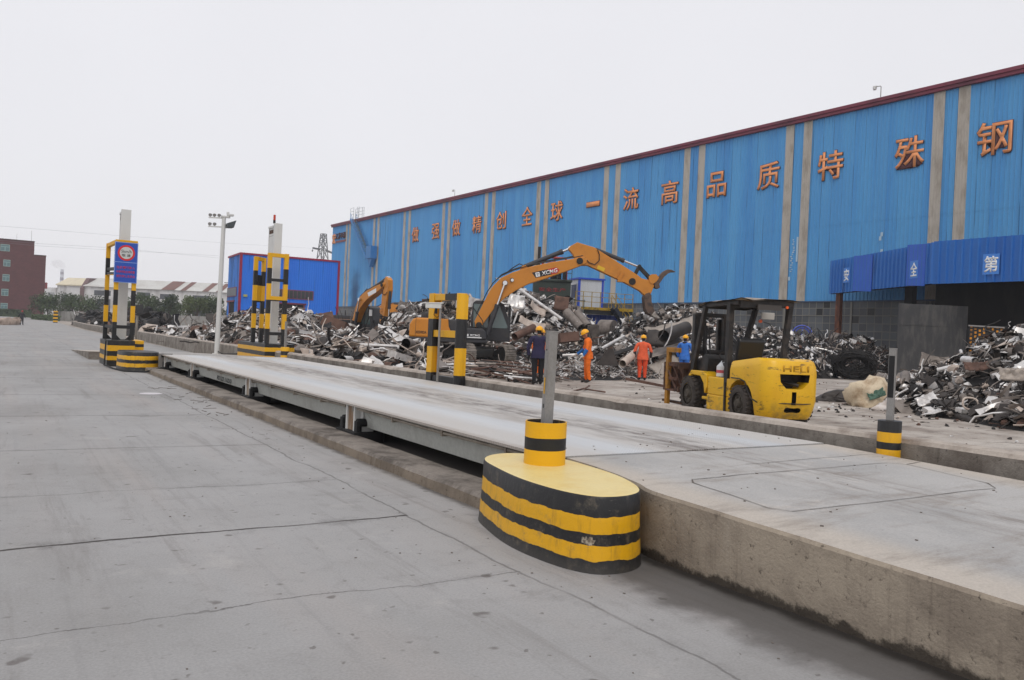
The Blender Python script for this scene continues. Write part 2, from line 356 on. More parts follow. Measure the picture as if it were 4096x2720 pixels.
# far ramp, down to the road beyond the weighbridge
b = MB(); zs = [(23.43, .465), (27, .40), (38, 0.0)]
yz = lambda y: .465-.0315*(y-23.43) if y > 23.43 else .465
ol = [(3.72, 23.43), (3.72, 29.8), (2.45, 29.8), (2.45, 38.1), (7.16, 38.1), (7.16, 23.43)]
b.add([(x, y, yz(y)) for x, y in ol], [tuple(range(6))]); b.add([(x, y, z_) for z_ in (0, 1) for x, y in ol], []); b.v[-12:] = [(x, y, -.05) for x, y in ol]+[(x, y, yz(y)) for x, y in ol]; b.f += [[6+i, 6+(i+1) % 6, 12+(i+1) % 6, 12+i] for i in range(6)]; b.m += [0]*6; b.sm += [False]*6
b.m = [0]+[1]*6; struct(b.build('concrete_ramp', [M['ramp_top'], M['kerb_side']]), 'far concrete ramp running down behind the weighbridge', 'ramp')

# foundation plinth under the weighbridge
b = MB(); ys = [5.15+i*.17 for i in range(110)]; P_ = []
for y in ys:
    e = .03*noise.noise(V((0, y*.9, 3)))+.02*noise.noise(V((2, y*4, 3))); dz = .012*noise.noise(V((7, y*2.2, 0)))
    P_ += [(3.28+e, y, -.03), (3.29+e, y, .085+dz), (3.32+e, y, .115+dz), (3.60, y, .112), (3.70, y, .105+dz), (3.78, y, .0), (7.05, y, -.02)]
b.add(P_, [(7*i+k, 7*i+k+1, 7*i+k+8, 7*i+k+7) for i in range(len(ys)-1) for k in (0,)], 0)
b.add(P_, [(7*i+k, 7*i+k+1, 7*i+k+8, 7*i+k+7) for i in range(len(ys)-1) for k in (1, 2, 3, 4, 5)], 1)
struct(b.build('kerb', [M['plinth'], M['plinth_top']]), 'low concrete foundation kerb along the weighbridge side', 'kerb')

# weighbridge ---------------------------------------------------------------
def deck_mat():
    n = NT('deck_plate', .5, .0, .45); p = n.pos(); x, y, z = n.xyz(p)
    k = n.mix(n.ramp(n.noise(n.scale(p, (1.8, .12, 1)), 1, 5, .6), .35, .65), srgb(204, 207, 210)[:3], srgb(188, 191, 194)[:3])
    lane = n.math('ABSOLUTE', n.math('SUBTRACT', n.math('ABSOLUTE', n.math('SUBTRACT', x, 5.33)), .85))
    k = n.mix(n.ramp(n.math('ADD', lane, n.math('MULTIPLY', n.noise(n.scale(p, (3, .3, 1)), 1, 4), .4)), .25, .6, 0, .85), k, srgb(194, 189, 183)[:3])
    wx = n.math('ADD', x, n.math('MULTIPLY', n.math('SUBTRACT', n.noise(n.scale(p, (1, .5, 1)), 1.2, 5, .6), .5), .5))
    cen = n.ramp(n.math('ABSOLUTE', n.math('SUBTRACT', wx, 5.42)), .42, .08)
    dirt = n.math('MULTIPLY', cen, n.ramp(n.noise(n.scale(p, (5, 1.1, 1), (0, 3, 0)), 1.6, 7, .75), .40, .62))
    k = n.mix(n.math('MULTIPLY', dirt, .9), k, srgb(88, 76, 68)[:3]); k = n.mix(n.math('MULTIPLY', n.ramp(n.math('ABSOLUTE', n.math('SUBTRACT', wx, 5.4)), .95, .3), n.ramp(n.noise(n.scale(p, (4, .5, 1), (0, 13, 0)), 1.3, 7, .75), .42, .66, 0, .7)), k, srgb(120, 108, 98)[:3])
    k = n.mix(n.ramp(n.noise(n.scale(p, (2.2, .5, 1), (6, 0, 0)), 1.5, 6, .7), .58, .74, 0, .4), k, srgb(140, 132, 125)[:3])
    k = n.mix(n.math('MULTIPLY', n.ramp(n.math('ADD', x, n.math('MULTIPLY', n.noise(p, 4, 5), .15)), 3.9, 3.78), .8), k, srgb(170, 160, 150)[:3])
    # raised tear-drop tread, alternating directions
    d1 = n.math('SINE', n.math('MULTIPLY', n.math('ADD', x, y), 105)); d2 = n.math('SINE', n.math('MULTIPLY', n.math('SUBTRACT', x, y), 105))
    t = n.math('MULTIPLY', d1, d2); k = n.mix(n.ramp(t, .2, .8, 0, .3), k, (.75, .75, .75)); k = n.mix(n.ramp(t, -.2, -.8, 0, .3), k, (.1, .09, .08))
    k = n.mix(n.ramp(n.noise(p, 60, 3), .3, .7, .12, 0), k, (0, 0, 0))
    n.bump(t, .006, .5); return n.col(k)
wb = thing('weighbridge', 'long grey steel truck weighbridge with tread plate deck and side beams', 'weighbridge', (5.33, 14.3, 0))
wb0 = V((5.33, 14.3, 0))
def wbuild(b, name, mat, **kw):
    b.v = [tuple(V(v)-wb0) for v in b.v]; return b.build(name, mat, wb, **kw)
b = MB(); b.box((3.68, 5.14, .445), (6.98, 23.4, .470)); wbuild(b, 'deck', deck_mat())
for y in (5.105, 23.402): b = MB(); b.box((3.66, y, .40), (6.98, y+.03, .461)); wbuild(b, 'rubber_joint', M['dark'])
BR = [9.6, 14.6, 19.6]
ends = [5.3]+BR+[23.3]
for a, c in zip(ends[:-1], ends[1:]):
    b = MB(); y0, y1 = a+(.24 if a in BR else .02), c-(.24 if c in BR else .05)
    prof = [(3.80, .445), (3.80, .40), (3.815, .395), (3.845, .19), (3.93, .175), (3.98, .19), (3.98, .445)]
    b.prism(prof, y0, y1, 'y')
    for y in (y0, y1):
        s = 1 if y == y0 else -1
        b.add([(3.81, y, .40), (3.845, y, .19), (3.845, y+s*.42, .19), (3.86, y+s*.05, .40)], [(0, 1, 2, 3)])
    wbuild(b, 'side_beam', M['beam'])
b = MB(); b.box((6.80, 5.3, .15), (6.92, 23.3, .443)); wbuild(b, 'side_beam', M['beam']); b = MB(); b.box((4.9, 5.3, .2), (5.7, 23.3, .443)); wbuild(b, 'centre_beam', M['beam'])
for y in BR+[23.22]:
    b = MB(); b.box((3.72, y-.15, .13), (3.80, y-.105, .443)); b.box((3.72, y+.105, .13), (3.80, y+.15, .443))
    b.box((3.80, y-.22, .12), (3.95, y+.22, .443)); br = wbuild(b, 'bracket', M['white_paint'], bevel=.004)
    b = MB(); b.box((3.74, y-.104, .12), (3.798, y+.104, .44)); wbuild(b, 'channel', M['rust_run'])
    b = MB(); b.box((3.66, y-.32, .0), (4.05, y+.32, .135)); b.box((3.70, y-.29, .13), (3.74, y-.20, .27)); b.box((3.70, y+.20, .13), (3.74, y+.29, .27))
    b.cyl((3.72, y-.24, .25), (3.85, y-.24, .25), .05, n=12); b.cyl((3.72, y+.24, .25), (3.85, y+.24, .25), .05, n=12); b.box((3.76, y-.2, .135), (3.95, y+.2, .2)); wbuild(b, 'load_cell_seat', M['dark'])
b = MB()
for a, c in zip(ends[:-1], ends[1:]): b.tube([(3.735, a+.2, .415), (3.735, (a+c)/2, .405), (3.735, c-.2, .415)], .016, 8)
cond = wbuild(b, 'conduit', M['conduit'])
for i in range(15): b = MB(); b.box((3.712, 5.9+i*1.2, .375), (3.80, 5.93+i*1.2, .44)); wbuild(b, 'conduit_clamp', M['conduit'])
lm = plain('stencil_grey', srgb(88, 92, 92)[:3], .7)
text('lettering', 'METTLER TOLEDO', lm, wb, face_frame(V((3.828, 16.85, .29))-wb0, (0, -1, 0), (.11, 0, 1)), w=1.25, h=.15, ext=.002, off=.012)

# low concrete wall on the yard side -----------------------------------------
def long_wall(pts, w, h, label, seed, base=None, parent=None):
    b = MB(); rows = []; n_ = 9
    for i in range(len(pts)-1):
        a, c = V(pts[i]), V(pts[i+1]); k = max(1, int((c-a).length/(.16 if a.length < 40 else .8)))
        rows += [a.lerp(c, j/k) for j in range(k)]
    rows.append(V(pts[-1])); vs = []
    for i, q in enumerate(rows):
        d = (rows[min(i+1, len(rows)-1)]-rows[max(i-1, 0)]).normalized(); nn = V((-d.y, d.x, 0))
        t = q.y+seed; N = lambda s, o: noise.noise(V((t*s, o, seed)))
        chip = max(0, N(1.3, 1)-.25)*.10; chip2 = max(0, N(1.1, 8)-.3)*.08; e = .012*N(2.5, 2); g0 = gz(q.y)
        L, Rr = w/2+e, w/2+.012*N(2.2, 5)
        pr = [(-Rr, -.05), (-Rr, h-.05), (-Rr+.03+chip2, h-.012-chip2*.5), (-Rr*.3, h+.006*N(3, 3)), (L*.3, h+.006*N(3, 4)), (L-.03-chip, h-.012-chip*.6), (L-.004, h-.05-chip*.8), (L+.004, h*.5), (L, -.05)]
        vs += [(q.x+nn.x*s, q.y+nn.y*s, z+g0) for s, z in pr]
    R = len(rows)
    side = [(i*n_+k, (i+1)*n_+k, (i+1)*n_+k+1, i*n_+k+1) for i in range(R-1) for k in (0, 6, 7)]
    tp = [(i*n_+k, (i+1)*n_+k, (i+1)*n_+k+1, i*n_+k+1) for i in range(R-1) for k in (1, 2, 3, 4, 5)]
    b.add(vs, side+[tuple(range(n_)), tuple(range(R*n_-1, R*n_-1-n_, -1))], 0); b.add(vs, tp, 1)
    return tag(b.build('concrete_wall', [M['kerb_side'], M['kerb_top']]), label, 'wall')
long_wall([(7.32, -4, 0), (7.31, 24, 0), (7.45, 40, 0), (7.75, 58.5, 0)], .28, .61, 'low chipped concrete wall between the weighbridge and the scrap yard', 1)
long_wall([(7.75, 78, 0), (8.1, 124, 0)], .3, .6, 'low concrete wall farther up the road, beyond the gap', 4)
b = MB(); b.cyl((7.62, 59.2, 0), (7.65, 59.2, 1.62), .09, .08, 8); tag(b.build('post', M['kerb_side']), 'thin grey concrete post at the end of the low wall behind the speed sign', 'post')

# ================================================================ striped guard islands
def smooth_loop(pts, n=4):
    L = len(pts); o = []
    for i in range(L):
        p0, p1, p2, p3 = (V(pts[(i+j) % L]) for j in (-1, 0, 1, 2))
        for k in range(n):
            t = k/n; o.append(.5*((2*p1)+(p2-p0)*t+(2*p0-5*p1+4*p2-p3)*t*t+(3*p1-p0-3*p2+p3)*t**3))
    return o
def island_mat(name, cuts, patch=None):
    mt = stripes(name, cuts, 'k', wob=.022, wear=.6)
    if patch:
        nt = mt.node_tree; b = nt.nodes['Principled BSDF']; src = b.inputs['Base Color'].links[0].from_socket
        n = NT.__new__(NT); n.mat = mt; n.t = nt; n.n = nt.nodes; n.b = b
        p = n.pos(); acc = None
        for (c, r, sc) in patch:
            d = n.new('ShaderNodeVectorMath', operation='LENGTH'); n.l(n.scale(p, sc, tuple(-c[i]*sc[i] for i in range(3))), d.inputs[0])
            f = n.ramp(n.math('ADD', d.outputs['Value'], n.math('MULTIPLY', n.math('SUBTRACT', n.noise(p, 22, 5, .7), .5), r*1.3)), r, r*.85)
            acc = f if acc is None else n.math('MAXIMUM', acc, f)
        k = n.mix(acc, src, n.mix(n.ramp(n.noise(p, 60, 4), .4, .6), srgb(176, 166, 146)[:3], srgb(110, 98, 84)[:3]))
        n.col(k)
    return mt
capm = worn('faded_yellow', srgb(226, 206, 142)[:3], srgb(216, 182, 88)[:3], .4, sc=2.2, amt=.7, lo=.42, hi=.75, bump=.002, grain=.05)
def island(t, outline, base, h, mat, grow=.03, sub=4, cap=None):
    L = smooth_loop([(x, y, 0) for x, y in outline], sub); c = sum(L, V())/len(L)
    def ring(z, g): return [V((p.x+(p-c).normalized().x*g-base[0], p.y+(p-c).normalized().y*g-base[1], z)) for p in L]
    b = MB(); b.loft([ring(-.02, grow+.012), ring(.02, grow), ring(h*.6, grow*.3), ring(h-.015, 0.004), ring(h-.002, -.006)], caps=False)
    b.build('striped_base', mat, t)
    b = MB(); r0, r1 = ring(h-.002, -.006), ring(h+.001, -.02); n_ = len(r0)
    b.add(r0+r1, [(i, (i+1) % n_, n_+(i+1) % n_, n_+i) for i in range(n_)]+[tuple(range(n_, 2*n_))], 0); b.build('top_cap', cap or capm, t)
base = (3.33, 4.6, 0)
t = thing('guard_bollard', 'big rounded yellow and black concrete bollard base in the foreground with a striped sleeve', 'bollard', base)
island(t, [(3.10, 5.22), (3.26, 5.42), (3.45, 5.48), (3.62, 5.38), (3.74, 5.08), (3.735, 4.75), (3.69, 4.40), (3.60, 4.12), (3.50, 3.93), (3.38, 3.81), (3.22, 3.76), (3.06, 3.80), (2.97, 3.96), (2.935, 4.2), (2.94, 4.5), (3.0, 4.85)], base, .46,
       island_mat('near_island', [.074, .163, .234, .334], [((3.05, 3.85, .19), .058, (1, 1, 1.3)), ((3.10, 3.82, .25), .034, (2.4, 2, .55))]))
M['sleeve'] = stripes('sleeve_paint', [.57, .66], 'y', wob=.004, wear=.06, yc=srgb(228, 172, 16)[:3])
b = MB(); n_ = 40; c = V((3.46-3.33, 4.95-4.6, 0))
for r, fl in ((.155, 0), (.147, 1)):
    vs = [c+V((r*math.cos(2*PI*i/n_), r*math.sin(2*PI*i/n_), z)) for z in (.455, .775) for i in range(n_)]
    b.add(vs, [(i, (i+1) % n_, n_+(i+1) % n_, n_+i) for i in range(n_)], 0 if not fl else 1, True)
vs = [c+V((r*math.cos(2*PI*i/n_), r*math.sin(2*PI*i/n_), .775)) for r in (.155, .147) for i in range(n_)]
b.add(vs, [(i, (i+1) % n_, n_+(i+1) % n_, n_+i) for i in range(n_)], 0)
b.build('sleeve', [M['sleeve'], worn('sleeve_inside', (.03, .025, .02), (.5, .3, .04), .6, sc=8, amt=.8, lo=.55, hi=.65, stretch=(3, 3, .3))], t)
def steel_post(loc, z0, z1, label, w=.07, d=.05, rz=0, dark_slot=False, parent=None, lean=0):
    p = thing('sensor_post', label, 'post', (loc[0], loc[1], z0), rz); p.rotation_euler[1] = lean; H = z1-z0
    b = MB(); b.box((-w/2, -d/2, 0), (w/2, d/2, H)); b.box((-w/2-.003, -d/2-.003, H-.004), (w/2+.003, d/2+.003, H+.004)); b.build('channel', M['grey_steel'], p, bevel=.004)
    b = MB()
    if dark_slot: b.box((-w/2-.004, -d*.42, H*.32), (-w/2-.0005, d*.42, H*.9))
    else:
        b.cyl((-w/2-.002, 0, H*.86), (-w/2+.002, 0, H*.86), .006); b.box((-w/2-.002, -.005, H*.42), (-w/2+.001, .005, H*.45))
    b.build('slot', M['dark'], p)
    return p
sp = steel_post((3.46, 4.95), .46, 1.445, 'grey steel channel post rising from the near striped sleeve', .075, .055, RAD(-4), lean=RAD(1))
b = MB(); b.box((-.0405, -.006, .52), (-.0385, .008, .64)); b.build('paint_mark', M['yellow'], sp)

# bollard at the right edge of the ramp
t = thing('guard_bollard', 'slim black and yellow ringed bollard at the right edge of the ramp, beside the wall', 'bollard', (7.07, 4.5, 0))
b = MB(); b.cyl((0, 0, 0), (0, 0, .766), .105, n=28); b.build('striped_tube', stripes('ring_paint', [.50, .567, .66], 'y', wob=.004, wear=.2), t, bevel=.006)
steel_post((7.07, 4.5), .766, 1.44, 'grey steel post with a dark slot on the right ringed bollard', .06, .06, RAD(20), True)

# far islands
t = thing('guard_bollard', 'rounded yellow and black bollard base at the far end of the weighbridge', 'bollard', (3.2, 24.4, 0))
island(t, [(2.76, 23.9), (2.9, 23.6), (3.2, 23.5), (3.5, 23.6), (3.66, 23.9), (3.7, 24.4), (3.66, 24.9), (3.5, 25.2), (3.2, 25.3), (2.9, 25.2), (2.76, 24.9), (2.71, 24.4)], (3.2, 24.4), .51, island_mat('far_round_island', [.11, .21, .30, .41]), .02, cap=M['black'])
b = MB(); b.box((3.71, 23.45, .12), (3.95, 23.75, .5)); b.box((3.60, 23.43, .12), (3.70, 23.5, .5)); tag(b.build('end_plate', M['grey_steel'], bevel=.005), 'grey steel end plate between the far striped bollard and the weighbridge', 'plate')
t = thing('guard_island', 'square yellow and black striped concrete island under the speed sign frame', 'island', (3.15, 27.7, 0))
b = MB(); b.box((-.57, -1.95, -.02), (.15, .15, .755)); b.build('striped_block', stripes('square_island', [.18, .30, .45, .61], 'k', wear=.35), t, bevel=.015)
b = MB(); b.box((.15, -1.35, -.02), (.47, .1, .752)); b.build('striped_step', stripes('square_step', [.30, .42, .56, .65], 'y'), t, bevel=.015)
t = thing('guard_island', 'striped concrete island at the right end of the weighbridge, built into the low wall', 'island', (7.2, 26.5, 0))
b = MB(); b.prism([(-.33, -1.4), (.27, -1.4), (.75, -.9), (.75, 1.5), (-.33, 2.0)], -.02, .81, 'z'); b.build('striped_block', stripes('right_island', [.30, .44, .57, .70], 'k', wear=.3), t, bevel=.015)
t = thing('guard_bollard', 'small striped ring bollard right of the far gantry island', 'bollard', (7.14, 23.9, 0))
b = MB(); b.cyl((0, 0, 0), (0, 0, .76), .125, n=20); b.build('striped_tube', stripes('ring_paint_far', [.43, .52, .64], 'k', wob=.004), t, bevel=.006)
steel_post((7.14, 23.9), .76, 1.52, 'slender steel post on the small ring bollard by the right gantry', .06, .05, RAD(25))

# guard frames + sensor columns
FR = stripes('frame_left_paint', [1.28, 1.78, 2.24, 2.70, 3.21], 'k', wob=.008, wear=.25)
t = thing('guard_gantry', 'yellow and black steel guard frame around the left white column, carrying the speed sign', 'guard frame', (3.0, 27, .75))
F0 = V((3.0, 27, .75))
def fb(b, name, mat, par, o, **kw):
    b.v = [tuple(V(v)-o) for v in b.v]; return b.build(name, mat, par, **kw)
for (x, y, z1) in ((2.67, 27.5, 3.66), (2.83, 26.65, 3.73), (3.31, 26.65, 3.73)):
    b = MB(); b.box((x-.06, y-.06, .75), (x+.06, y+.06, z1)); b.prism([(x-.06, .75), (x-.2, .75), (x-.06, .9)], y-.01, y+.01) if x > 3.1 else b.prism([(x+.06, .75), (x+.2, .75), (x+.06, .9)], y-.01, y+.01)
    fb(b, 'post', FR, t, F0, bevel=.008)
for a_, c_, w_ in (((2.82, 26.72, 3.67), (2.68, 27.44, 3.60), .11), ((2.89, 26.65, 3.67), (3.25, 26.65, 3.67), .12), ((2.82, 26.72, 2.87), (2.68, 27.44, 2.87), .09), ((2.82, 26.72, 2.72), (2.68, 27.44, 2.74), .09), ((2.89, 26.65, 1.14), (3.25, 26.65, 1.14), .10), ((2.82, 26.72, 1.14), (2.68, 27.44, 1.14), .09)):
    b = MB(); b.bar(a_, c_, w_); fb(b, 'crossbar', FR, t, F0, bevel=.006)
def column(loc, z0, z1, label, beacon=False, D=.5, W=.28):
    t = thing('sensor_column', label, 'column', (loc[0], loc[1], z0)); H = z1-z0
    b = MB(); b.box((0, 0, 0), (W, .14, H)); b.build('front_cover', M['white_paint'], t, bevel=.006)
    b = MB(); b.box((.035, .141, .05), (W-.02, D-.03, H-.1)); b.box((.02, D-.03, 0), (W, D, H-.07)); b.build('housing', M['white_paint'], t, bevel=.005)
    b = MB(); b.box((.03, .145, H-.3), (.034, D-.04, H-.18)); b.build('slot', M['rust'], t)
    b = MB(); b.box((.0, .1, H-.12), (.034, D, H-.06)); b.build('top_bar', M['white_paint'], t)
    b = MB()
    for q in (.35, .58, .66, .9): b.box((.031, .145, H*q), (.0345, D-.04, H*q+.012))
    b.build('panel_seam', plain('seam_grey', (.25, .24, .22), .6), t)
    b = MB(); b.box((-.004, .02, 0), (W+.004, .12, .5)); b.build('rusty_foot', worn('rust_foot', (.5, .45, .38), (.2, .1, .04), .7, sc=6, amt=.9, stretch=(2, 2, .4)), t)
    if beacon:
        b = MB(); b.cyl((.06, .3, H-.07), (.06, .3, H+.1), .012, n=8); b.cyl((.06, .3, H+.02), (.06, .3, H+.12), .04, n=12); bb = b.build('beacon', M['dark'], t)
        b = MB(); b.cyl((.06, .3, H+.121), (.06, .3, H+.29), .038, n=12); b.build('red_lens', plain('red_lens', (.5, .05, .02), .25), bb)
    return t
column((2.95, 27.15), .755, 4.71, 'tall off white sensor column behind the speed limit sign', D=.55, W=.27)
column((7.17, 25.65), .81, 4.62, 'tall off white sensor column with a red beacon, right of the lamp pole', True, D=.75, W=.24)
FR2 = stripes('frame_right_paint', [1.28, 1.75, 2.18, 2.68, 3.16], 'k', wob=.008, wear=.25)
t = thing('guard_gantry', 'yellow and black steel guard frame around the white column with the red beacon', 'guard frame', (7.2, 26, .81)); F0 = V((7.2, 26, .81))
for (x, y, z1) in ((6.97, 26.95, 3.62), (6.95, 25.25, 3.63), (7.47, 25.27, 3.64), (7.32, 27.3, 3.62)):
    b = MB(); b.box((x-.065, y-.065, .81), (x+.065, y+.065, z1)); fb(b, 'post', FR2, t, F0, bevel=.008)
for a_, c_, w_ in (((7.0, 25.25, 3.57), (7.41, 25.27, 3.57), .12), ((7.0, 25.25, 2.80), (7.41, 25.27, 2.80), .09), ((7.0, 25.25, 2.22), (7.41, 25.27, 2.22), .15), ((7.0, 25.25, 1.13), (7.41, 25.27, 1.13), .1), ((7.02, 26.98, 3.56), (7.27, 27.27, 3.56), .12)):
    b = MB(); b.bar(a_, c_, w_); fb(b, 'crossbar', FR2, t, F0, bevel=.006)
b = MB(); b.bar((7.03, 27.02, 2.58), (7.28, 27.3, 2.58), .03, .9); fb(b, 'side_plate', FR2, t, F0)
# frame half way along the right side
FR3 = stripes('frame_mid_paint', [.63, 1.13, 1.66], 'k', wob=.008, wear=.22)
t = thing('guard_gantry', 'short yellow and black guard frame of two stout posts halfway along the weighbridge', 'guard frame', (7.07, 13.5, .1)); F0 = V((7.07, 13.5, .1))
b = MB(); b.cyl((7.065, 12.95, .1), (7.065, 12.95, 2.13), .098, n=24); b.box((7.10, 12.87, .1), (7.16, 13.03, 2.1)); fb(b, 'post', FR3, t, F0, bevel=.006)
b = MB(); b.box((6.985, 13.93, .1), (7.005, 14.13, 2.15)); b.box((7.14, 13.93, .1), (7.16, 14.13, 2.15)); b.box((7.005, 14.02, .1), (7.14, 14.04, 2.15)); fb(b, 'post', FR3, t, F0)
b = MB(); b.bar((7.07, 13.06, 2.07), (7.07, 13.5, 2.07), .14, .12); cb = fb(b, 'crossbar', M['black'], t, F0, bevel=.005)
b = MB(); b.bar((7.07, 13.5, 2.07), (7.07, 14.0, 2.07), .141, .12); fb(b, 'crossbar', M['yellow'], t, F0, bevel=.005)
b = MB(); b.bar((7.07, 13.06, 1.38), (7.07, 14.0, 1.38), .12, .13); fb(b, 'crossbar', M['yellow'], t, F0, bevel=.005)
b = MB(); b.bar((7.07, 13.06, .52), (7.07, 14.0, .52), .12, .13); fb(b, 'crossbar', FR3, t, F0, bevel=.005)
# plate camera on a pole
def cctv(name, label, loc, rz, h, r=.022, body=.28, group=None):
    t = thing(name, label, 'camera', loc, rz, group)
    b = MB(); b.cyl((0, 0, 0), (0, 0, h), r, n=12); b.build('pole', M['grey_steel'], t)
    b = MB(); b.box((-.02, -.05, h), (body, .05, h+.085)); b.prism([(-.05, h+.085), (body+.05, h+.085), (body+.05, h+.1), (-.05, h+.115)], -.058, .058); b.build('camera_body', M['white_paint'], t, bevel=.006)
    b = MB(); b.cyl((body, 0, h+.04), (body+.012, 0, h+.04), .035, n=12); b.build('lens', M['dark'], t)
    b = MB(); b.box((.06, -.02, h-.1), (.1, .02, h)); b.tube([(.1, 0, h-.02), (.12, .0, h-.12), (.06, 0, h-.17), (.0, .0, h-.12)], .007, 6); b.build('mount', M['dark'], t)
    return t
cctv('plate_camera', 'white box camera on a thin steel pole beside the short guard frame', (6.94, 13.55, .47), RAD(142), 1.38)

# speed limit sign ------------------------------------------------------------
sg = thing('speed_sign', 'blue speed limit sign with red ring 5km/h and red lines of text', 'sign', (3.06, 26.56, 2.46))
blue_s = plain('sign_blue', srgb(36, 78, 170)[:3], .4); sgn = lambda x, z, y=-.0: V((x, y, z))
b = MB(); b.box((-.315, -.012, 0), (.315, .012, 1.2)); b.build('panel', blue_s, sg)
b = MB()
for a, c in (((-.31, 1.185), (.31, 1.197)), ((-.31, .003), (.31, .015)), ((-.31, .015), (-.298, 1.185)), ((.298, .015), (.31, 1.185)), ((-.298, .60), (.298, .612))): b.box((a[0], -.015, a[1]), (c[0], -.0121, c[1]))
b.build('border', plain('sign_line', srgb(150, 175, 225)[:3], .5), sg)
b = MB(); b.cyl((0, -.0121, .885), (0, -.016, .885), .235, n=40, smooth=False); rg = b.build('ring', plain('sign_red', srgb(205, 40, 48)[:3], .45), sg)
b = MB(); b.cyl((0, -.0161, .885), (0, -.019, .885), .178, n=40, smooth=False); b.build('disc', plain('sign_white', (.55, .56, .54), .5), rg)
dk = plain('sign_black', (.02, .02, .022), .5); rd = plain('sign_red_text', srgb(190, 38, 60)[:3], .5)
text('lettering', '5km/h', dk, sg, face_frame((0, -.0191, .93), (1, 0, 0)), w=.28, h=.09, ext=.001, off=.006)
text('lettering', '限 速', dk, sg, face_frame((0, -.0191, .81), (1, 0, 0)), w=.24, h=.085, ext=.001, off=.012)
for i, (s, z) in enumerate((('在此慢行驶入', .45), ('车辆停稳后再称重', .32), ('请按序依次进出', .19))):
    text('lettering', s, rd, sg, face_frame((0, -.0125, z), (1, 0, 0)), w=.5, h=.08, ext=.001, off=.012)
# cable from the island to the weighbridge
b = MB(); b.tube([(2.56, 26.3, .77), (2.53, 25.72, .72), (2.52, 25.7, .3), (2.5, 25.6, .05), (2.62, 24.3, .02), (2.75, 23.3, .02), (3.2, 22.9, .03), (3.75, 23.0, .16)], .022, 8)
tag(b.build('cable', M['dark']), 'black cable hanging down the square striped island and along the road', 'cable')

# lamp pole ---------------------------------------------------------------
t = thing('lamp_pole', 'tall white pole with small lamps on two arms and a floodlight', 'lamp pole', (6.95, 32, .2)); t.rotation_euler[1] = RAD(.6)
b = MB(); b.cyl((0, 0, -.05), (0, 0, 5.25), .095, .075, 16); b.cyl((0, 0, -.05), (0, 0, .03), .16, n=16); b.build('pole', M['white_paint'], t)
a = V((-.84, .54, 0))
for z in (5.18, 4.84):
    b = MB(); b.bar((0, 0, z), a*.58+V((0, 0, z)), .05); arm = b.build('arm', M['white_paint'], t)
    for s in (.52, .36, .18) if z > 5 else (.52, .34):
        b = MB(); p = a*s+V((0, 0, z+.1)); b.cyl(p-V((0, 0, .09)), p, .012, n=6); f = V((-.5, -.8, -.2)).normalized(); b.cyl(p-f*.05, p+f*.05, .05, .062, 12); b.build('lamp_head', M['grey_steel'], arm)
b = MB(); b.box((-.1, -.08, 5.2), (.22, .05, 5.27)); b.box((.1, -.1, 5.28), (.34, .02, 5.36)); b.cyl((.15, -.05, 5.2), (.12, -.05, 5.42), .05); b.build('camera_box', M['white_paint'], t, bevel=.008)
b = MB(); b.prism([(.1, 4.82), (.34, 4.84), (.42, 5.13), (.1, 4.99)], -.2, .16); b.bar((0, 0, 4.9), (.15, 0, 4.9), .04); b.build('floodlight', plain('flood_grey', (.06, .07, .075), .4), t, bevel=.01)
b = MB(); b.tube([(6.98, 31.9, .3), (7.08, 31.6, .22), (7.12, 30.6, .27), (7.1, 29.5, .32)], .02, 6); tag(b.build('cable', M['dark']), 'black cable curling on the ramp at the foot of the lamp pole', 'cable')

# manhole + loose bits on the road
b = MB(); b.cyl((2.42, 16.48, .002), (2.42, 16.48, .008), .2, n=24, smooth=False); tag(b.build('manhole_cover', plain('manhole', srgb(196, 192, 196)[:3], .5)), 'round pale manhole cover in the road beside the long joint', 'manhole cover')
random.seed(5); b = MB()
for i in range(200):
    x = random.choice([random.uniform(-1.5, 3.2), random.uniform(2.3, 3.25)]); y = random.uniform(1.2, 22)**1.0; s = random.uniform(.002, .0075)
    b.box((-s, -s*.7, 0), (s, s*.7, s*.8), trs((x, y, .0), (random.uniform(-.4, .4), 0, random.uniform(0, 6))))
for i in range(26):
    x, y = random.uniform(2.7, 3.2), random.uniform(12.5, 20); b.bar((x, y, .004), (x+random.uniform(-.25, .25), y+random.uniform(-.25, .25), .006), .012, .006)
for i in range(90):
    x, y = random.uniform(3.7, 6.9), random.uniform(.5, 6.5); s = random.uniform(.003, .009); z = rz_near(y) if y < 5.1 else .47
    b.box((-s, -s*.7, 0), (s, s*.7, s*.8), trs((x, y, z), (0, 0, random.uniform(0, 6))))
tag(b.build('grit', plain('grit', (.16, .14, .125), .9)), 'small dark grit and twigs scattered on the road and ramp', 'grit', None, 'stuff')
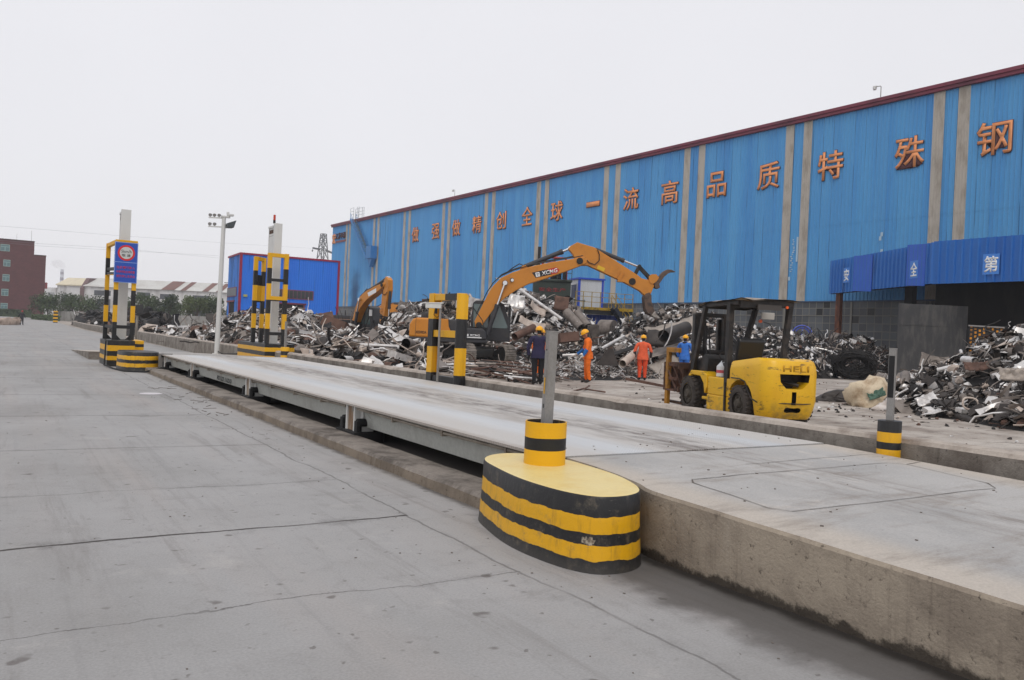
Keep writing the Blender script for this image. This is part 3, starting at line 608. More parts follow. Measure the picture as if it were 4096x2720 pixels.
# ================================================================ the big blue hall
def hit(px, py, A, B):
    "where the line of sight through a surveyed picture point meets the upright plane A-B"
    d = at(px, py, 1)-V((0, 0, HC)); A = V(A); B = V(B); n = V((-(B-A).y, (B-A).x, 0)); t = n.dot(V((A.x, A.y, 0)))/n.dot(V((d.x, d.y, 0)))
    return V((0, 0, HC))+d*t
def clad_mat(name, c1, c2, c3, seam=None, stain_shade=True):
    n = NT(name, .45, 0, .35); p = n.pos(True); x, y, z = n.xyz(p)
    k = n.mix(n.ramp(n.noise(n.scale(p, (.5, .5, .05)), 1.2, 4, .6), .35, .65), c1, c2)
    sh = n.new('ShaderNodeTexWhiteNoise', noise_dimensions='1D'); n.l(n.math('FLOOR', n.math('MULTIPLY', x, 1.1)), sh.inputs['W'])
    k = n.mix(n.ramp(sh.outputs['Value'], 0, 1, 0, .4), k, c3)
    gr = n.math('ABSOLUTE', n.math('SUBTRACT', n.math('FRACT', n.math('MULTIPLY', n.math('ADD', x, 140.4), 1/.3002)), .66)); k = n.mix(n.ramp(gr, .10, .03, 0, .42 if stain_shade else 0), k, tuple(v*.35 for v in c2))  # dark groove lines: rib shading painted into the cladding colour
    k = n.mix(n.ramp(n.noise(n.scale(p, (4.2, 1, .07)), 1, 5, .7), .60, .76, 0, .3), k, tuple(v*.5 for v in c2))
    k = n.mix(n.ramp(n.noise(n.scale(p, (2.6, 1, .12), (4, 0, 2)), 1, 4, .7), .66, .80, 0, .15), k, srgb(170, 195, 215)[:3])
    # lap joints between sheets
    fr = n.math('FRACT', n.math('MULTIPLY', x, 1.1)); jn = n.ramp(n.math('ABSOLUTE', n.math('SUBTRACT', fr, .5)), .455, .49, 0, .75)
    jn = n.math('MULTIPLY', jn, n.ramp(n.noise(n.scale(p, (1, 1, .25), (9, 0, 0)), .8, 3), .45, .6))
    k = n.mix(jn, k, tuple(v*.35 for v in c2))
    if stain_shade:   # soot smear and washed-out runs at the far end, scuffs near the canopy
        wx = n.math('ADD', x, n.math('MULTIPLY', n.math('SUBTRACT', n.noise(p, .5, 5), .5), 3))
        d = n.math('MULTIPLY', n.ramp(n.math('ABSOLUTE', n.math('ADD', wx, 129.2)), 2.6, .5), n.ramp(n.math('ADD', z, n.math('MULTIPLY', n.noise(p, .4, 4), 3)), 14.5, 9))
        k = n.mix(n.math('MULTIPLY', d, .75), k, srgb(30, 52, 88)[:3])
        d = n.math('MULTIPLY', n.ramp(n.math('ABSOLUTE', n.math('ADD', wx, 124.5)), 3.2, 1), n.math('MULTIPLY', n.ramp(z, 11.5, 8), n.ramp(n.noise(n.scale(p, (2.4, 1, .1)), 1, 4), .45, .62)))
        k = n.mix(n.math('MULTIPLY', d, .6), k, srgb(140, 185, 220)[:3])
    k = n.mix(n.ramp(n.noise(p, 8, 4, .7), .4, .75, 0, .1), k, (.02, .05, .1))
    return n.col(k)
HB = (srgb(84, 158, 214)[:3], srgb(72, 144, 206)[:3], srgb(98, 168, 216)[:3])
M['hall_blue'] = clad_mat('hall_cladding', *HB)
M['strip'] = worn('grp_strip', srgb(184, 177, 167)[:3], srgb(154, 145, 133)[:3], .6, sc=1.5, amt=.9, stretch=(1, 1, .35), obj=True, grain=.06)
def corrug(b, x0, x1, z0, z1, pitch=.30, dep=.045, y=0, mi=0, yb=None):
    n = max(1, round((x1-x0)/pitch)); pitch = (x1-x0)/n; pr = []
    for i in range(n):
        o = x0+i*pitch; pr += [(o, y), (o+pitch*.62, y), (o+pitch*.70, y-dep), (o+pitch*.92, y-dep)]
    pr.append((x1, y)); k = len(pr)
    vs = [(a, c, z0) for a, c in pr]+[(a, c, z1) for a, c in pr]
    return b.add(vs, [(i, i+1, k+i+1, k+i) for i in range(k-1)], mi)
UZ = 55.584; HRZ = math.atan2(-.9993, .0373)
def hallpt(u, z, out=0): return V((.9993*(UZ-out)-.0373*u, .0373*(UZ-out)+.9993*u, z))
hall = thing('steel_hall', 'huge pale blue corrugated hall with beige strips and a maroon roof edge', 'industrial hall', hallpt(0, 0), HRZ)
X0, X1 = -140.4, 10
b = MB(); corrug(b, X0, X1, 5.2, 11.12, y=.012); corrug(b, X0, X1, 11.08, 19.75, y=0); b.build('cladding', M['hall_blue'], hall)
b = MB(); b.box((X0, .05, 5.2), (X0+.3, 45, 19.9)); b.box((X1-.3, .05, 0), (X1, 45, 19.9)); b.box((X0, 44.7, 0), (X1, 45, 19.9)); b.box((X0, .06, 0), (X0+.28, 44.6, 5.2)); b.build('side_wall', M['hall_blue'], hall)
b = MB(); b.box((X0+.1, .3, 19.9), (X1, 45, 20.05)); b.build('roof', plain('roof_sheet', (.25, .27, .3), .6), hall)
US = [133.8, 132.4, 122.4, 120.8, 111.5, 109.8, 99.4, 97.8, 88.3, 86.6, 76.9, 75.3, 64.9, 63.1, 53.5, 51.7, 42.2, 40.5, 30.0, 28.3, 18.6, 16.9, 7.2, 5.5]
for u in US:
    b = MB(); corrug(b, -u-.4, -u+.4, 5.22, 11.1, .2, .03, -.042); corrug(b, -u-.4, -u+.4, 11.06, 19.66, .2, .03, -.052); b.build('light_strip', M['strip'], hall)
b = MB(); b.box((X0-.2, -.28, 19.62), (X1, .32, 19.86)); b.box((X0-.25, -.36, 19.86), (X1, .4, 20.12)); b.build('roof_trim', M['maroon'], hall, bevel=.02)
b = MB(); b.box((X0, -.09, 5.12), (X1, .04, 5.21)); b.build('drip_flashing', plain('flashing', srgb(60, 78, 104)[:3], .5), hall)
def pane_mat():
    n = NT('window_panes', .35, 0, .45); p = n.pos(True); x, y, z = n.xyz(p)
    br = n.new('ShaderNodeTexBrick'); br.offset = 0; br.squash = 1
    cb = n.new('ShaderNodeCombineXYZ'); n.l(x, cb.inputs[0]); n.l(z, cb.inputs[1]); n.l(cb.outputs[0], br.inputs['Vector'])
    br.inputs['Scale'].default_value = 1; br.inputs['Mortar Size'].default_value = .028; br.inputs['Mortar Smooth'].default_value = .2
    br.inputs['Brick Width'].default_value = .62; br.inputs['Row Height'].default_value = .58; br.inputs['Bias'].default_value = 0
    br.inputs['Color1'].default_value = srgb(92, 97, 101); br.inputs['Color2'].default_value = srgb(70, 74, 79); br.inputs['Mortar'].default_value = srgb(122, 119, 112)
    wn = n.new('ShaderNodeTexWhiteNoise', noise_dimensions='2D'); c2 = n.new('ShaderNodeCombineXYZ')
    n.l(n.math('FLOOR', n.math('DIVIDE', x, .62)), c2.inputs[0]); n.l(n.math('FLOOR', n.math('DIVIDE', z, .58)), c2.inputs[1]); n.l(c2.outputs[0], wn.inputs['Vector'])
    k = n.mix(n.math('MULTIPLY', n.math('GREATER_THAN', wn.outputs['Value'], .965), n.math('SUBTRACT', 1, br.outputs['Fac'])), br.outputs['Color'], (.008, .009, .01))
    k = n.mix(n.ramp(n.noise(n.scale(p, (.2, 1, .6)), 1, 5, .6), .4, .7, 0, .45), k, srgb(58, 58, 58)[:3])
    k = n.mix(n.ramp(n.noise(n.scale(p, (3, 1, .4)), 2, 4, .7), .55, .75, 0, .3), k, srgb(128, 122, 114)[:3])
    n.bump(br.outputs['Fac'], .02, .5); return n.col(k)
b = MB(); b.box((X0, .03, 0), (X1, .3, 5.13)); b.build('window_wall', pane_mat(), hall)
b = MB()
for u in range(0, 141, 6): b.box((-u-.08, -.03, 0), (-u+.08, .028, 5.11))
b.box((X0, -.02, 2.28), (X1, .027, 2.36)); b.box((X0, -.02, 4.04), (X1, .027, 4.10)); b.build('window_frame', plain('frame_grey', srgb(120, 118, 112)[:3], .6), hall)
# outside stair at the far end
st = thing('wall_stair', 'blue steel stair zigzagging down from the roof of the big hall', 'stair', hallpt(129.8, 12.7, .1), HRZ); bl = plain('stair_blue', srgb(58, 122, 182)[:3], .5)
b = MB()
for y in (-1.15, -.15): b.bar((.2, y, 7.35), (7.4, y, .2), .09, .35)
b.build('stringer', bl, st); b = MB()
for i in range(28): t = i/28; b.box((.2+7.2*t, -1.1, 7.25-7.15*t), (.5+7.2*t, -.2, 7.30-7.15*t))
b.build('tread', worn('tread_yellow', srgb(140, 132, 90)[:3], srgb(60, 60, 50)[:3], .7, sc=5, amt=.9), st); b = MB()
for y in (-1.15, -.15):
    b.bar((.2, y, 8.3), (7.4, y, 1.15), .05); b.bar((.2, y, 7.85), (7.4, y, .7), .04)
    for i in range(9): b.bar((.2+.9*i, y, 7.35-.894*i), (.2+.9*i, y, 8.3-.894*i), .04)
b.build('handrail', bl, st); b = MB()
b.box((7.3, -1.2, .2), (9.2, -.1, 2.2)); b.prism([(7.4, .2), (9.1, .2), (8.2, -1.2)], -.9, -.2); b.build('landing', bl, st); b = MB()
for x in (.1, 1.4, 2.9, 3.6):
    b.bar((x, -1.1, 7.2), (x, -1.1, 9.1), .05); b.bar((x, -.2, 7.2), (x, -.2, 9.1), .05)
for z in (8.0, 8.5, 9.1): b.bar((.1, -1.1, z), (1.4, -1.1, z), .04); b.bar((.1, -.2, z), (3.6, -.2, z), .04)
b.build('top_cage', plain('cage_grey', srgb(150, 155, 160)[:3], .5), st)
# slogan
CH = [('做', 107.65), ('强', 101.45), ('做', 95.7), ('精', 90.35), ('创', 84.6), ('全', 79.0), ('球', 73.2), ('一', 66.85), ('流', 60.95), ('高', 55.55), ('品', 49.75), ('质', 44.15), ('特', 38.3), ('殊', 31.95), ('钢', 26.25)]
orm = worn('letter_orange', srgb(232, 154, 100)[:3], srgb(206, 124, 76)[:3], .5, sc=1.2, amt=.6, grain=.04); rim = plain('letter_rim', srgb(74, 36, 40)[:3], .6)
ORD = ['first', 'second', 'third', 'fourth', 'fifth', 'sixth', 'seventh', 'eighth', 'ninth', 'tenth', 'eleventh', 'twelfth', 'thirteenth', 'fourteenth', 'last']
for i, (c, u) in enumerate(CH):
    t = thing('wall_character', f'{ORD[i]} orange character of the slogan on the blue hall, reading {c}', 'sign letter', hallpt(u, 15.75, .0), HRZ, 'slogan characters on the blue hall')
    W, Hh = (2.15, .5) if c == '一' else (2.2, 2.22)
    text('letter_rim', c, rim, t, face_frame((0, -.06, .1 if c == '一' else 0), (1, 0, 0)), w=W+.09, h=Hh+.09, ext=.05, off=.013)
    text('letter_face', c, orm, t, face_frame((0, -.112, .1 if c == '一' else 0), (1, 0, 0)), w=W, h=Hh, ext=.03, off=.009)
t = thing('company_sign', 'small orange and maroon emblem and four characters at the far end of the blue hall', 'sign', hallpt(137, 17.5), HRZ)
text('emblem', '宏', orm, t, face_frame((-2.35, -.1, -.05), (1, 0, 0)), w=1.5, h=1.9, ext=.1, off=.02)
text('lettering', '江苏申源', rim, t, face_frame((.75, -.1, .3), (1, 0, 0)), w=4.5, h=1.15, ext=.1, off=.012)
b = MB(); b.box((-1.4, -.14, -.85), (3.0, -.05, -.5)); b.build('strip_board', M['red'] if False else plain('strip_maroon', srgb(120, 58, 60)[:3], .5), t)
# site paint marks on the cladding (white dabs)
b = MB(); random.seed(3)
for (x0, x1, n_, z0, z1, w) in ((-41.35, -40.95, 1, 8.4, 10.4, .16),): b.box((x0+.25, -.058, z0), (x0+.25+w, -.037, z1))
for i in range(16): z = 7.6+i*.17; x = -41.55+random.uniform(-.12, .1)+(i > 7)*.1; b.box((x, -.058, z), (x+random.uniform(.08, .2), -.037, z+random.uniform(.05, .12)))
for (x, z) in ((-34.0, 9.6), (-33.9, 9.9), (-33.95, 8.4), (-34.3, 8.1), (-33.85, 8.65), (-41.75, 6.9)): b.box((x, -.058, z), (x+.18, -.037, z+.3))
b.build('paint_mark', plain('paint_dab', srgb(170, 196, 214)[:3], .6), hall)
for u, lb in ((34.5, 'security camera on the hall roof edge at the right, near the last characters'), (96.85, 'security camera on the roof edge near the middle of the blue hall')):
    t = thing('roof_camera', lb, 'camera', hallpt(u, 20.1, -.1), HRZ, 'cameras along the roof edge')
    b = MB(); b.tube([(0, 0, 0), (0, 0, .95), (-.05, 0, 1.0), (-.45, 0, 1.05)], .03, 6); b.build('pole', M['grey_steel'], t)
    b = MB(); b.cyl((-.5, 0, 1.02), (-.5, 0, .82), .11, .13, 10); b.box((-.62, -.08, .92), (-.36, .08, 1.1)); b.build('camera_body', M['white_paint'], t, bevel=.01)

# ================================================================ small blue shed at the left
SB = (srgb(40, 122, 228)[:3], srgb(34, 110, 218)[:3], srgb(46, 120, 222)[:3]); M['shed_blue'] = clad_mat('shed_cladding', *SB, stain_shade=False)
M['shed_blue2'] = clad_mat('shed_side_cladding', srgb(72, 136, 216)[:3], srgb(62, 122, 204)[:3], srgb(80, 140, 214)[:3], stain_shade=False)
sh = thing('blue_shed', 'smaller bright blue corrugated shed with maroon corner trim left of the hall', 'shed', (21.75, 90.4, 0), RAD(-3))
b = MB(); corrug(b, 0, 10.9, 0, 9.0, .25, .03); b.build('front_wall', M['shed_blue'], sh)
b = MB(); bb = MB(); corrug(bb, -7.2, 0, 0, 9.0, .25, .03); b.add([(y, -x, z) for x, y, z in bb.v], bb.f); b.box((10.8, .05, 0), (10.89, 7.2, 9)); b.box((0.05, 7.1, 0), (10.8, 7.2, 9.0)); b.build('side_wall', M['shed_blue2'], sh)
b = MB(); b.box((.0, .0, 8.98), (10.9, 7.2, 9.08)); b.build('roof', M['shed_blue'], sh)
b = MB()
for x in (-.1, 10.8): b.box((x, -.09, 0), (x+.25, .2, 9.06))
b.box((-.1, -.1, 8.95), (11.05, .1, 9.15)); b.box((-.12, .2, 8.95), (.1, 7.3, 9.15)); b.build('corner_trim', worn('trim_red', srgb(150, 30, 66)[:3], srgb(120, 30, 60)[:3], .5), sh)
fm = plain('shed_frame', srgb(120, 70, 95)[:3], .5); gl = M['glass']; dki = plain('dark_opening', (.006, .006, .007), .9)
b = MB(); b.box((3.5, -.08, 4.4), (8.1, -.032, 5.45)); w1 = b.build('window', fm, sh)
b = MB()
for i in range(10): b.box((3.6+i*.445, -.10, 4.5), (3.99+i*.445, -.081, 5.35))
b.build('pane', gl, w1)
b = MB(); b.box((-.08, 1.5, 4.4), (-.032, 7.1, 5.45)); w1 = b.build('window', fm, sh); b = MB(); b.box((-.1, 1.6, 4.5), (-.081, 7.0, 5.35)); b.build('pane', plain('grey_pane', srgb(105, 110, 115)[:3], .4), w1)
b = MB(); b.box((3.7, -.05, 0), (7.0, -.032, 3.8)); d1 = b.build('door', dki, sh); b = MB(); b.box((3.5, -.12, 3.8), (7.3, -.03, 3.98)); b.box((7.0, -.1, 0), (7.15, -.03, 3.8)); b.build('frame', M['maroon'], d1)
b = MB(); b.box((-.05, 2.7, 0), (-.032, 5.4, 3.8)); d1 = b.build('door', dki, sh); b = MB(); b.box((-.12, 2.5, 3.8), (-.03, 7.0, 3.98)); b.box((-.1, 5.4, 0), (-.03, 5.55, 3.8)); b.build('frame', M['maroon'], d1)
b = MB(); b.box((.4, -.2, 4.35), (.8, -.03, 4.6)); b.build('wall_lamp', plain('lamp_yel', (.4, .38, .1), .5), sh)

# ================================================================ canopy with the safety slogan, right
P0, P1, P2 = V((51.8, 38.3, 0)), V((46.1, 27.1, 0)), V((46.1, 7, 0))
cn = thing('blue_canopy', 'dark blue corrugated canopy in front of the hall, on a rusty post', 'canopy', (48, 26, 0)); c0 = V((48, 26, 0))
M['canopy_blue'] = clad_mat('canopy_cladding', srgb(44, 110, 188)[:3], srgb(36, 98, 178)[:3], srgb(52, 122, 198)[:3], stain_shade=False)
def fascia(A, B, z0, z1):
    d = (B-A); L = d.length; d.normalize(); bb = MB(); corrug(bb, 0, L, z0, z1, .45, .09)
    M4 = Matrix((d, V((-d.y, d.x, 0)), V((0, 0, 1)))).transposed().to_4x4(); M4.translation = A-c0
    b = MB(); b.add([M4 @ V(v) for v in bb.v], bb.f); return b.build('fascia', M['canopy_blue'], cn)
fascia(P0, P1, 5.57, 8.0); fascia(P1, P2, 5.55, 8.05)
b = MB(); rp = [(P0.x+.1, P0.y), (P1.x+.1, P1.y), (P2.x+.1, P2.y), (54.8, 7), (53.9, 38)]
b.prism([(x-c0.x, y-c0.y) for x, y in rp], 7.8, 7.95, 'z'); b.build('roof', worn('canopy_roof', (.05, .05, .055), (.1, .07, .05), .7, sc=1), cn)
for q in (.0, .33, .66, 1): b = MB(); p = P1.lerp(P2, q); b.bar((p.x+.25-c0.x, p.y-c0.y, 7.55), (6.3, p.y-c0.y+.5*(1-q), 7.55), .2, .4); b.build('beam', M['dark'], cn)
pa, pb = P0-c0, P1-c0; b = MB(); b.bar((pa.x+.2, pa.y-.1, 5.7), (pb.x+.3, pb.y-.1, 5.7), .16, .3); b.build('beam', M['dark'], cn)
b = MB(); p = hit(3342, 1300, P0, P1); b.box((p.x+.1-c0.x, p.y-.2-c0.y, 0), (p.x+.45-c0.x, p.y+.15-c0.y, 5.7)); b.build('rusty_post', worn('post_rust', srgb(122, 74, 52)[:3], srgb(70, 44, 36)[:3], .8, sc=2, amt=.9, stretch=(1, 1, .4)), cn)
b = MB(); p = at(3650, 1150, 55); b.box((p.x-c0.x, p.y-c0.y, 0), (p.x+.55-c0.x, p.y+.55-c0.y, 7.7)); b.build('post', M['dark'], cn)
b = MB(); corrug(b, -26, 0, 0, 6.7, .4, .05); M4 = Matrix.Rotation(RAD(-88), 4, 'Z'); M4.translation = V((50.8, 5, 0))-c0
b.v = [tuple(M4 @ V((-v[0]-26, v[1], v[2]))) for v in b.v]; b.v = [(x, y+0, z) for x, y, z in b.v]
b = MB(); b.box((53.2-c0.x, 7-c0.y, 0), (53.4-c0.x, 31.0-c0.y, 7.7)); b.build('back_wall', worn('dark_wall', (.012, .012, .013), (.03, .026, .024), .9, sc=1.2, stretch=(1, 1, .3)), cn)  # near-black back wall inside the canopy
for (a, c, z0, z1) in ((3418, 3492, 5.6, 8.05), (3630, 3704, 5.6, 8.12)):
    A, B = hit(a, 1100, P0, P1), hit(c, 1100, P0, P1); d = (B-A).normalized(); nn = V((d.y, -d.x, 0))
    b = MB(); M4 = Matrix((d, -nn, V((0, 0, 1)))).transposed().to_4x4(); M4.translation = V((A.x-c0.x, A.y-c0.y, 0)); b.box((0, -.09, z0), ((B-A).length, -.056, z1), M4); b.build('patch_panel', worn('patch_blue', srgb(30, 92, 200)[:3], srgb(40, 106, 212)[:3], .4, sc=1), cn)
wl = plain('letter_white', (.85, .86, .86), .4)
for i, (c, px, py, A, B) in enumerate((('安', 3391, 1101, P0, P1), ('全', 3661.5, 1078, P0, P1), ('第', 3967.5, 1057, P1, P2))):
    q = hit(px, py, A, B); d = (B-A).normalized(); nn = V((d.y, -d.x, 0))
    t = thing('slogan_plate', f'light blue plate with the white character {c} on the dark blue canopy', 'sign plate', q+nn*.1, math.atan2(d.y, d.x), 'character plates on the canopy')
    w = .74 if i < 2 else .79
    b = MB(); b.box((-w*.56, -.0, -w*.72), (w*.56, .03, w*.72)); b.build('plate', plain('plate_blue', srgb(70, 132, 214)[:3], .4), t)
    text('lettering', c, wl, t, face_frame((0, -.002, 0), (1, 0, 0)), w=w*.95, h=w*1.15, ext=.01, off=.02)
# tall dark steel plate wall
A, B = V((44.03, 27.8, 0)), V((47.42, 25.64, 0)); d = (B-A).normalized(); t = thing('steel_plate_wall', 'tall dark grey steel plate standing upright under the canopy', 'steel wall', A, math.atan2(d.y, d.x)); L = (B-A).length
pm = worn('blackened_plate', srgb(66, 66, 68)[:3], srgb(98, 96, 93)[:3], .6, .1, sc=2.2, amt=.7, stretch=(1.6, 1, .4))
b = MB(); b.box((0, 0, 0), (L, .12, 4.3)); b.build('plate', pm, t, bevel=.01)
b = MB(); b.box((L-.02, .12, 0), (L, 2.5, 4.28)); b.box((0, -.02, 3.05), (L, 0, 3.09)); b.build('side_plate', pm, t)
# stacked orange and black barrier panels under the canopy
t = thing('barrier_stack', 'stack of black and orange dashed barrier panels under the canopy', 'barrier', at(3940, 1402, 37)*1); t.location.z = 0; t.rotation_euler[2] = RAD(-36)
n = NT('dash_paint', .6); p = n.pos(True); x, y, z = n.xyz(p)
fx = n.math('FRACT', n.math('MULTIPLY', x, 5.2)); fz = n.math('FRACT', n.math('ADD', n.math('MULTIPLY', z, 5.5), n.math('MULTIPLY', n.math('FLOOR', n.math('MULTIPLY', x, 5.2)), .5)))
k = n.math('MULTIPLY', n.math('MULTIPLY', n.math('GREATER_THAN', fx, .35), n.math('LESS_THAN', fx, .85)), n.math('LESS_THAN', fz, .55))
n.col(n.mix(n.math('MULTIPLY', k, n.ramp(n.noise(p, 3, 4), .35, .6)), (.012, .012, .012), srgb(214, 140, 26)[:3])); dm = n.mat
for i in range(3): b = MB(); b.box((-.75, .1*i, .1), (.85, .1*i+.06, 2.80-.1*i)); b.build('panel', dm, t)
b = MB(); b.bar((-.8, -.03, 2.81), (1.7, -.03, 2.77), .06); b.build('top_rail', M['grey_steel'], t)

# ================================================================ baler, site cabin and stair platform in the middle
grn = worn('machine_green', srgb(52, 62, 56)[:3], srgb(38, 44, 42)[:3], .6, sc=1, amt=.7)
bp = at(2200, 1300, 60); t = thing('scrap_baler', 'dark green scrap baling machine with red pipes on top, behind the big excavator', 'baling machine', (bp.x, bp.y, 0), RAD(-32)); 
b = MB(); b.box((-1.35, 0, 2.2), (1.42, 2.5, 5.75)); b.box((-1.6, -.1, 5.55), (1.5, 2.6, 5.72)); b.box((-3.2, .3, 2), (-1.36, 2.3, 4.4)); b.build('body', grn, t, bevel=.04)
b = MB(); b.box((-.6, -.08, 3.6), (.85, -.005, 4.4)); b.box((-.3, -.06, 2.5), (.8, -.004, 3.3)); b.build('hatch', M['dark'], t)
b = MB(); b.tube([(-.72, .6, 5.7), (-.72, .6, 7.3), (-.6, .6, 7.42), (.95, .6, 7.36), (1.08, .6, 7.2), (1.08, .6, 5.7)], .085, 8); b.tube([(-.3, .9, 5.8), (-.3, .9, 7.0), (.2, .9, 7.1), (.2, .6, 7.36)], .07, 8); b.tube([(-.7, .5, 6.6), (.3, .5, 6.75), (1.0, .5, 6.5)], .06, 8); b.build('red_pipe', M['red'], t)
b = MB()
for x in (-1.9, -1.2, -.4, .4, 1.45): b.bar((x, -.1, 5.72), (x, -.1, 6.75), .05)
b.bar((-1.9, -.1, 6.75), (1.45, -.1, 6.7), .05); b.bar((-1.9, -.1, 6.25), (1.45, -.1, 6.2), .04)
for x in (-.7, .2, .9, 1.7, 2.4): b.bar((x, -.5, 3.3), (x, -.5, 4.3), .05)
b.bar((-1.5, -.5, 4.35), (2.5, -.5, 4.2), .05); b.bar((-1.5, -.5, 3.85), (2.5, -.5, 3.75), .04); b.build('railing', worn('rail_green', srgb(66, 76, 70)[:3]), t)
b = MB(); b.cyl((.9, -.2, 5.75), (.9, -.2, 6.4), .16, n=10); b.cyl((-1.0, 1, 5.7), (-1.0, 1, 8.2), .12, n=8); b.box((-.1, .2, 5.75), (.7, .8, 6.3)); b.build('motor', M['dark'], t, bevel=.02)
text('lettering', '安全生产', plain('faded_red', (.25, .03, .035), .7), t, face_frame((.05, -.006, 4.95), (1, 0, 0)), w=2.0, h=.3, ext=.004, off=.02)
cb_ = V((37.29, 49.81, 3.85)); t = thing('site_cabin', 'white site cabin with blue corner trim on the raised platform', 'cabin', cb_, RAD(-15))
b = MB(); b.box((0, 0, 0), (2.0, 1.75, 2.12)); b.build('wall', worn('cabin_white', (.62, .64, .66), (.5, .52, .54), .5, sc=1, amt=.5, stretch=(5, 5, .4)), t, bevel=.01)
tb = plain('trim_blue', srgb(36, 76, 190)[:3], .45); b = MB(); b.box((-.05, -.05, -.01), (.12, .10, 2.13)); b.box((1.9, -.05, -.01), (2.05, .1, 2.13)); b.box((-.1, -.12, 2.13), (2.15, 1.9, 2.26)); b.build('trim', tb, t)
b = MB(); b.box((-.03, .5, .7), (-.004, 1.5, 1.75)); b.build('window', M['glass'], t); b = MB(); b.box((-.05, .42, .62), (-.031, 1.58, .7)); b.box((-.05, .42, 1.75), (-.031, 1.58, 1.83)); b.build('window_frame', M['white'], t)
t = thing('stair_platform', 'blue platform with yellow railings and a steep stair, under the white cabin', 'platform', (37.29, 49.81, 0), RAD(-15)); yr = worn('rail_yellow', srgb(176, 142, 28)[:3], srgb(70, 66, 50)[:3], .5, sc=5, amt=.7)
b = MB(); corrug(b, -.6, 2.6, 0, 3.3, .4, .05, -.6); corrug(b, 2.6, 3.6, 0, 3.3, .4, .05, .6); b.build('base_wall', worn('deep_blue', srgb(36, 66, 158)[:3], srgb(28, 48, 120)[:3], .5, sc=1, stretch=(2, 2, .4)), t)
b = MB(); b.box((-.8, -1.5, 3.55), (3.9, 1.9, 3.80)); b.box((-.8, -1.5, 3.3), (3.9, -1.4, 3.55)); b.build('floor', M['dark'], t)
b = MB(); b.box((-.8, -1.54, 3.62), (2.6, -1.505, 3.82)); b.box((2.62, -1.54, 3.62), (3.92, -1.505, 3.85))
for z in (4.2, 4.6, 4.95): b.bar((-.8, -1.48, z), (3.9, -1.48, z-.02), .035)
for x in (-.8, -.2, .5, 1.2, 1.9, 2.5, 3.2, 3.88): b.bar((x, -1.48, 3.8), (x, -1.48, 4.97), .045)
b.build('railing', yr, t)
sdm = plain('stair_dark', srgb(34, 40, 52)[:3], .6); b = MB()
for y in (-2.5, -1.75): b.bar((2.0, y, 3.8), (4.4, y, .9), .06, .26)
for i in range(11): q = i/11; b.box((2.0+2.4*q, -2.5, 3.7-2.9*q), (2.3+2.4*q, -1.75, 3.74-2.9*q))
b.build('stair_flight', sdm, t); b = MB()
for y in (-2.5, -1.75):
    b.bar((2.0, y, 4.8), (4.4, y, 1.9), .035); b.bar((2.0, y, 4.35), (4.4, y, 1.45), .03)
    for i in range(5): b.bar((2+.6*i, y, 3.8-.725*i), (2+.6*i, y, 4.8-.725*i), .035)
b.build('stair_rail', yr, t)
p = at(2001, 1180, 68); cctv('yard_camera', 'white camera on a tall thin pole between the excavator boom and the hall', (p.x, p.y, 0), RAD(180), 6.1, .085, .5)

# ================================================================ far left: brick block, factory, chimney, pylon, walls
bk = thing('brick_building', 'dark reddish brown brick office block at the left edge', 'building', (8.2, 225.5, .4), 0)
n = NT('brown_brick', .85, 0, .2); p = n.pos(True); brk = n.new('ShaderNodeTexBrick'); cb = n.new('ShaderNodeCombineXYZ'); x, y, z = n.xyz(p); n.l(n.math('ADD', x, y), cb.inputs[0]); n.l(z, cb.inputs[1]); n.l(cb.outputs[0], brk.inputs['Vector'])
brk.inputs['Scale'].default_value = 1; brk.inputs['Brick Width'].default_value = .5; brk.inputs['Row Height'].default_value = .16; brk.inputs['Mortar Size'].default_value = .01
brk.inputs['Color1'].default_value = srgb(104, 66, 66); brk.inputs['Color2'].default_value = srgb(92, 58, 60); brk.inputs['Mortar'].default_value = srgb(88, 64, 64); n.col(n.mix(n.ramp(n.noise(p, .6, 4), .3, .7, 0, .25), brk.outputs['Color'], (.05, .03, .03))); brm = n.mat
b = MB(); b.box((-34, 0, 0), (-2.25, 16, 18.3)); b.box((-2.25, .0, 0), (.25, 16, 15.1)); b.build('wall', brm, bk)
b = MB(); b.box((-34.1, -.08, 18.3), (-2.2, 16, 18.5)); b.box((-2.2, -.08, 15.1), (.33, 16, 15.3)); b.build('parapet', worn('parapet', srgb(74, 54, 56)[:3]), bk)
wf = plain('green_frame', srgb(150, 178, 170)[:3], .5); wg = plain('pale_pane', srgb(96, 122, 126)[:3], .2)
for zz, xx, w, h in ((15.55, -9.1, 1.85, 1.6), (12.0, -8.4, 1.4, 1.55), (8.5, -8.45, 1.4, 1.6), (5.05, -8.55, 1.4, 1.6), (1.8, -8.6, 1.4, 1.5), (12.0, -20, 1.75, 1.55), (8.5, -20, 1.75, 1.6), (15.5, -20, 2.3, 1.6)):
    b = MB(); b.box((xx, -.06, zz), (xx+w, -.005, zz+h)); f = b.build('window', wf, bk)
    b = MB(); b.box((xx+.08, -.09, zz+.1), (xx+w*.47, -.061, zz+h*.62)); b.box((xx+w*.53, -.09, zz+.1), (xx+w-.08, -.061, zz+h*.62)); b.box((xx+.08, -.09, zz+h*.68), (xx+w-.08, -.061, zz+h-.1)); b.build('pane', wg, f)
b = MB(); b.bar((-2.9, 1, 18.4), (-2.9, 1, 21), .06); b.bar((-5.9, 1, 18.4), (-5.9, 1, 20), .05); b.build('aerial', M['grey_steel'], bk)
b = MB(); b.box((.26, .5, 7.3), (.8, 1.0, 8.8)); b.build('wall_bracket', plain('bracket_red', srgb(140, 70, 70)[:3]), bk)
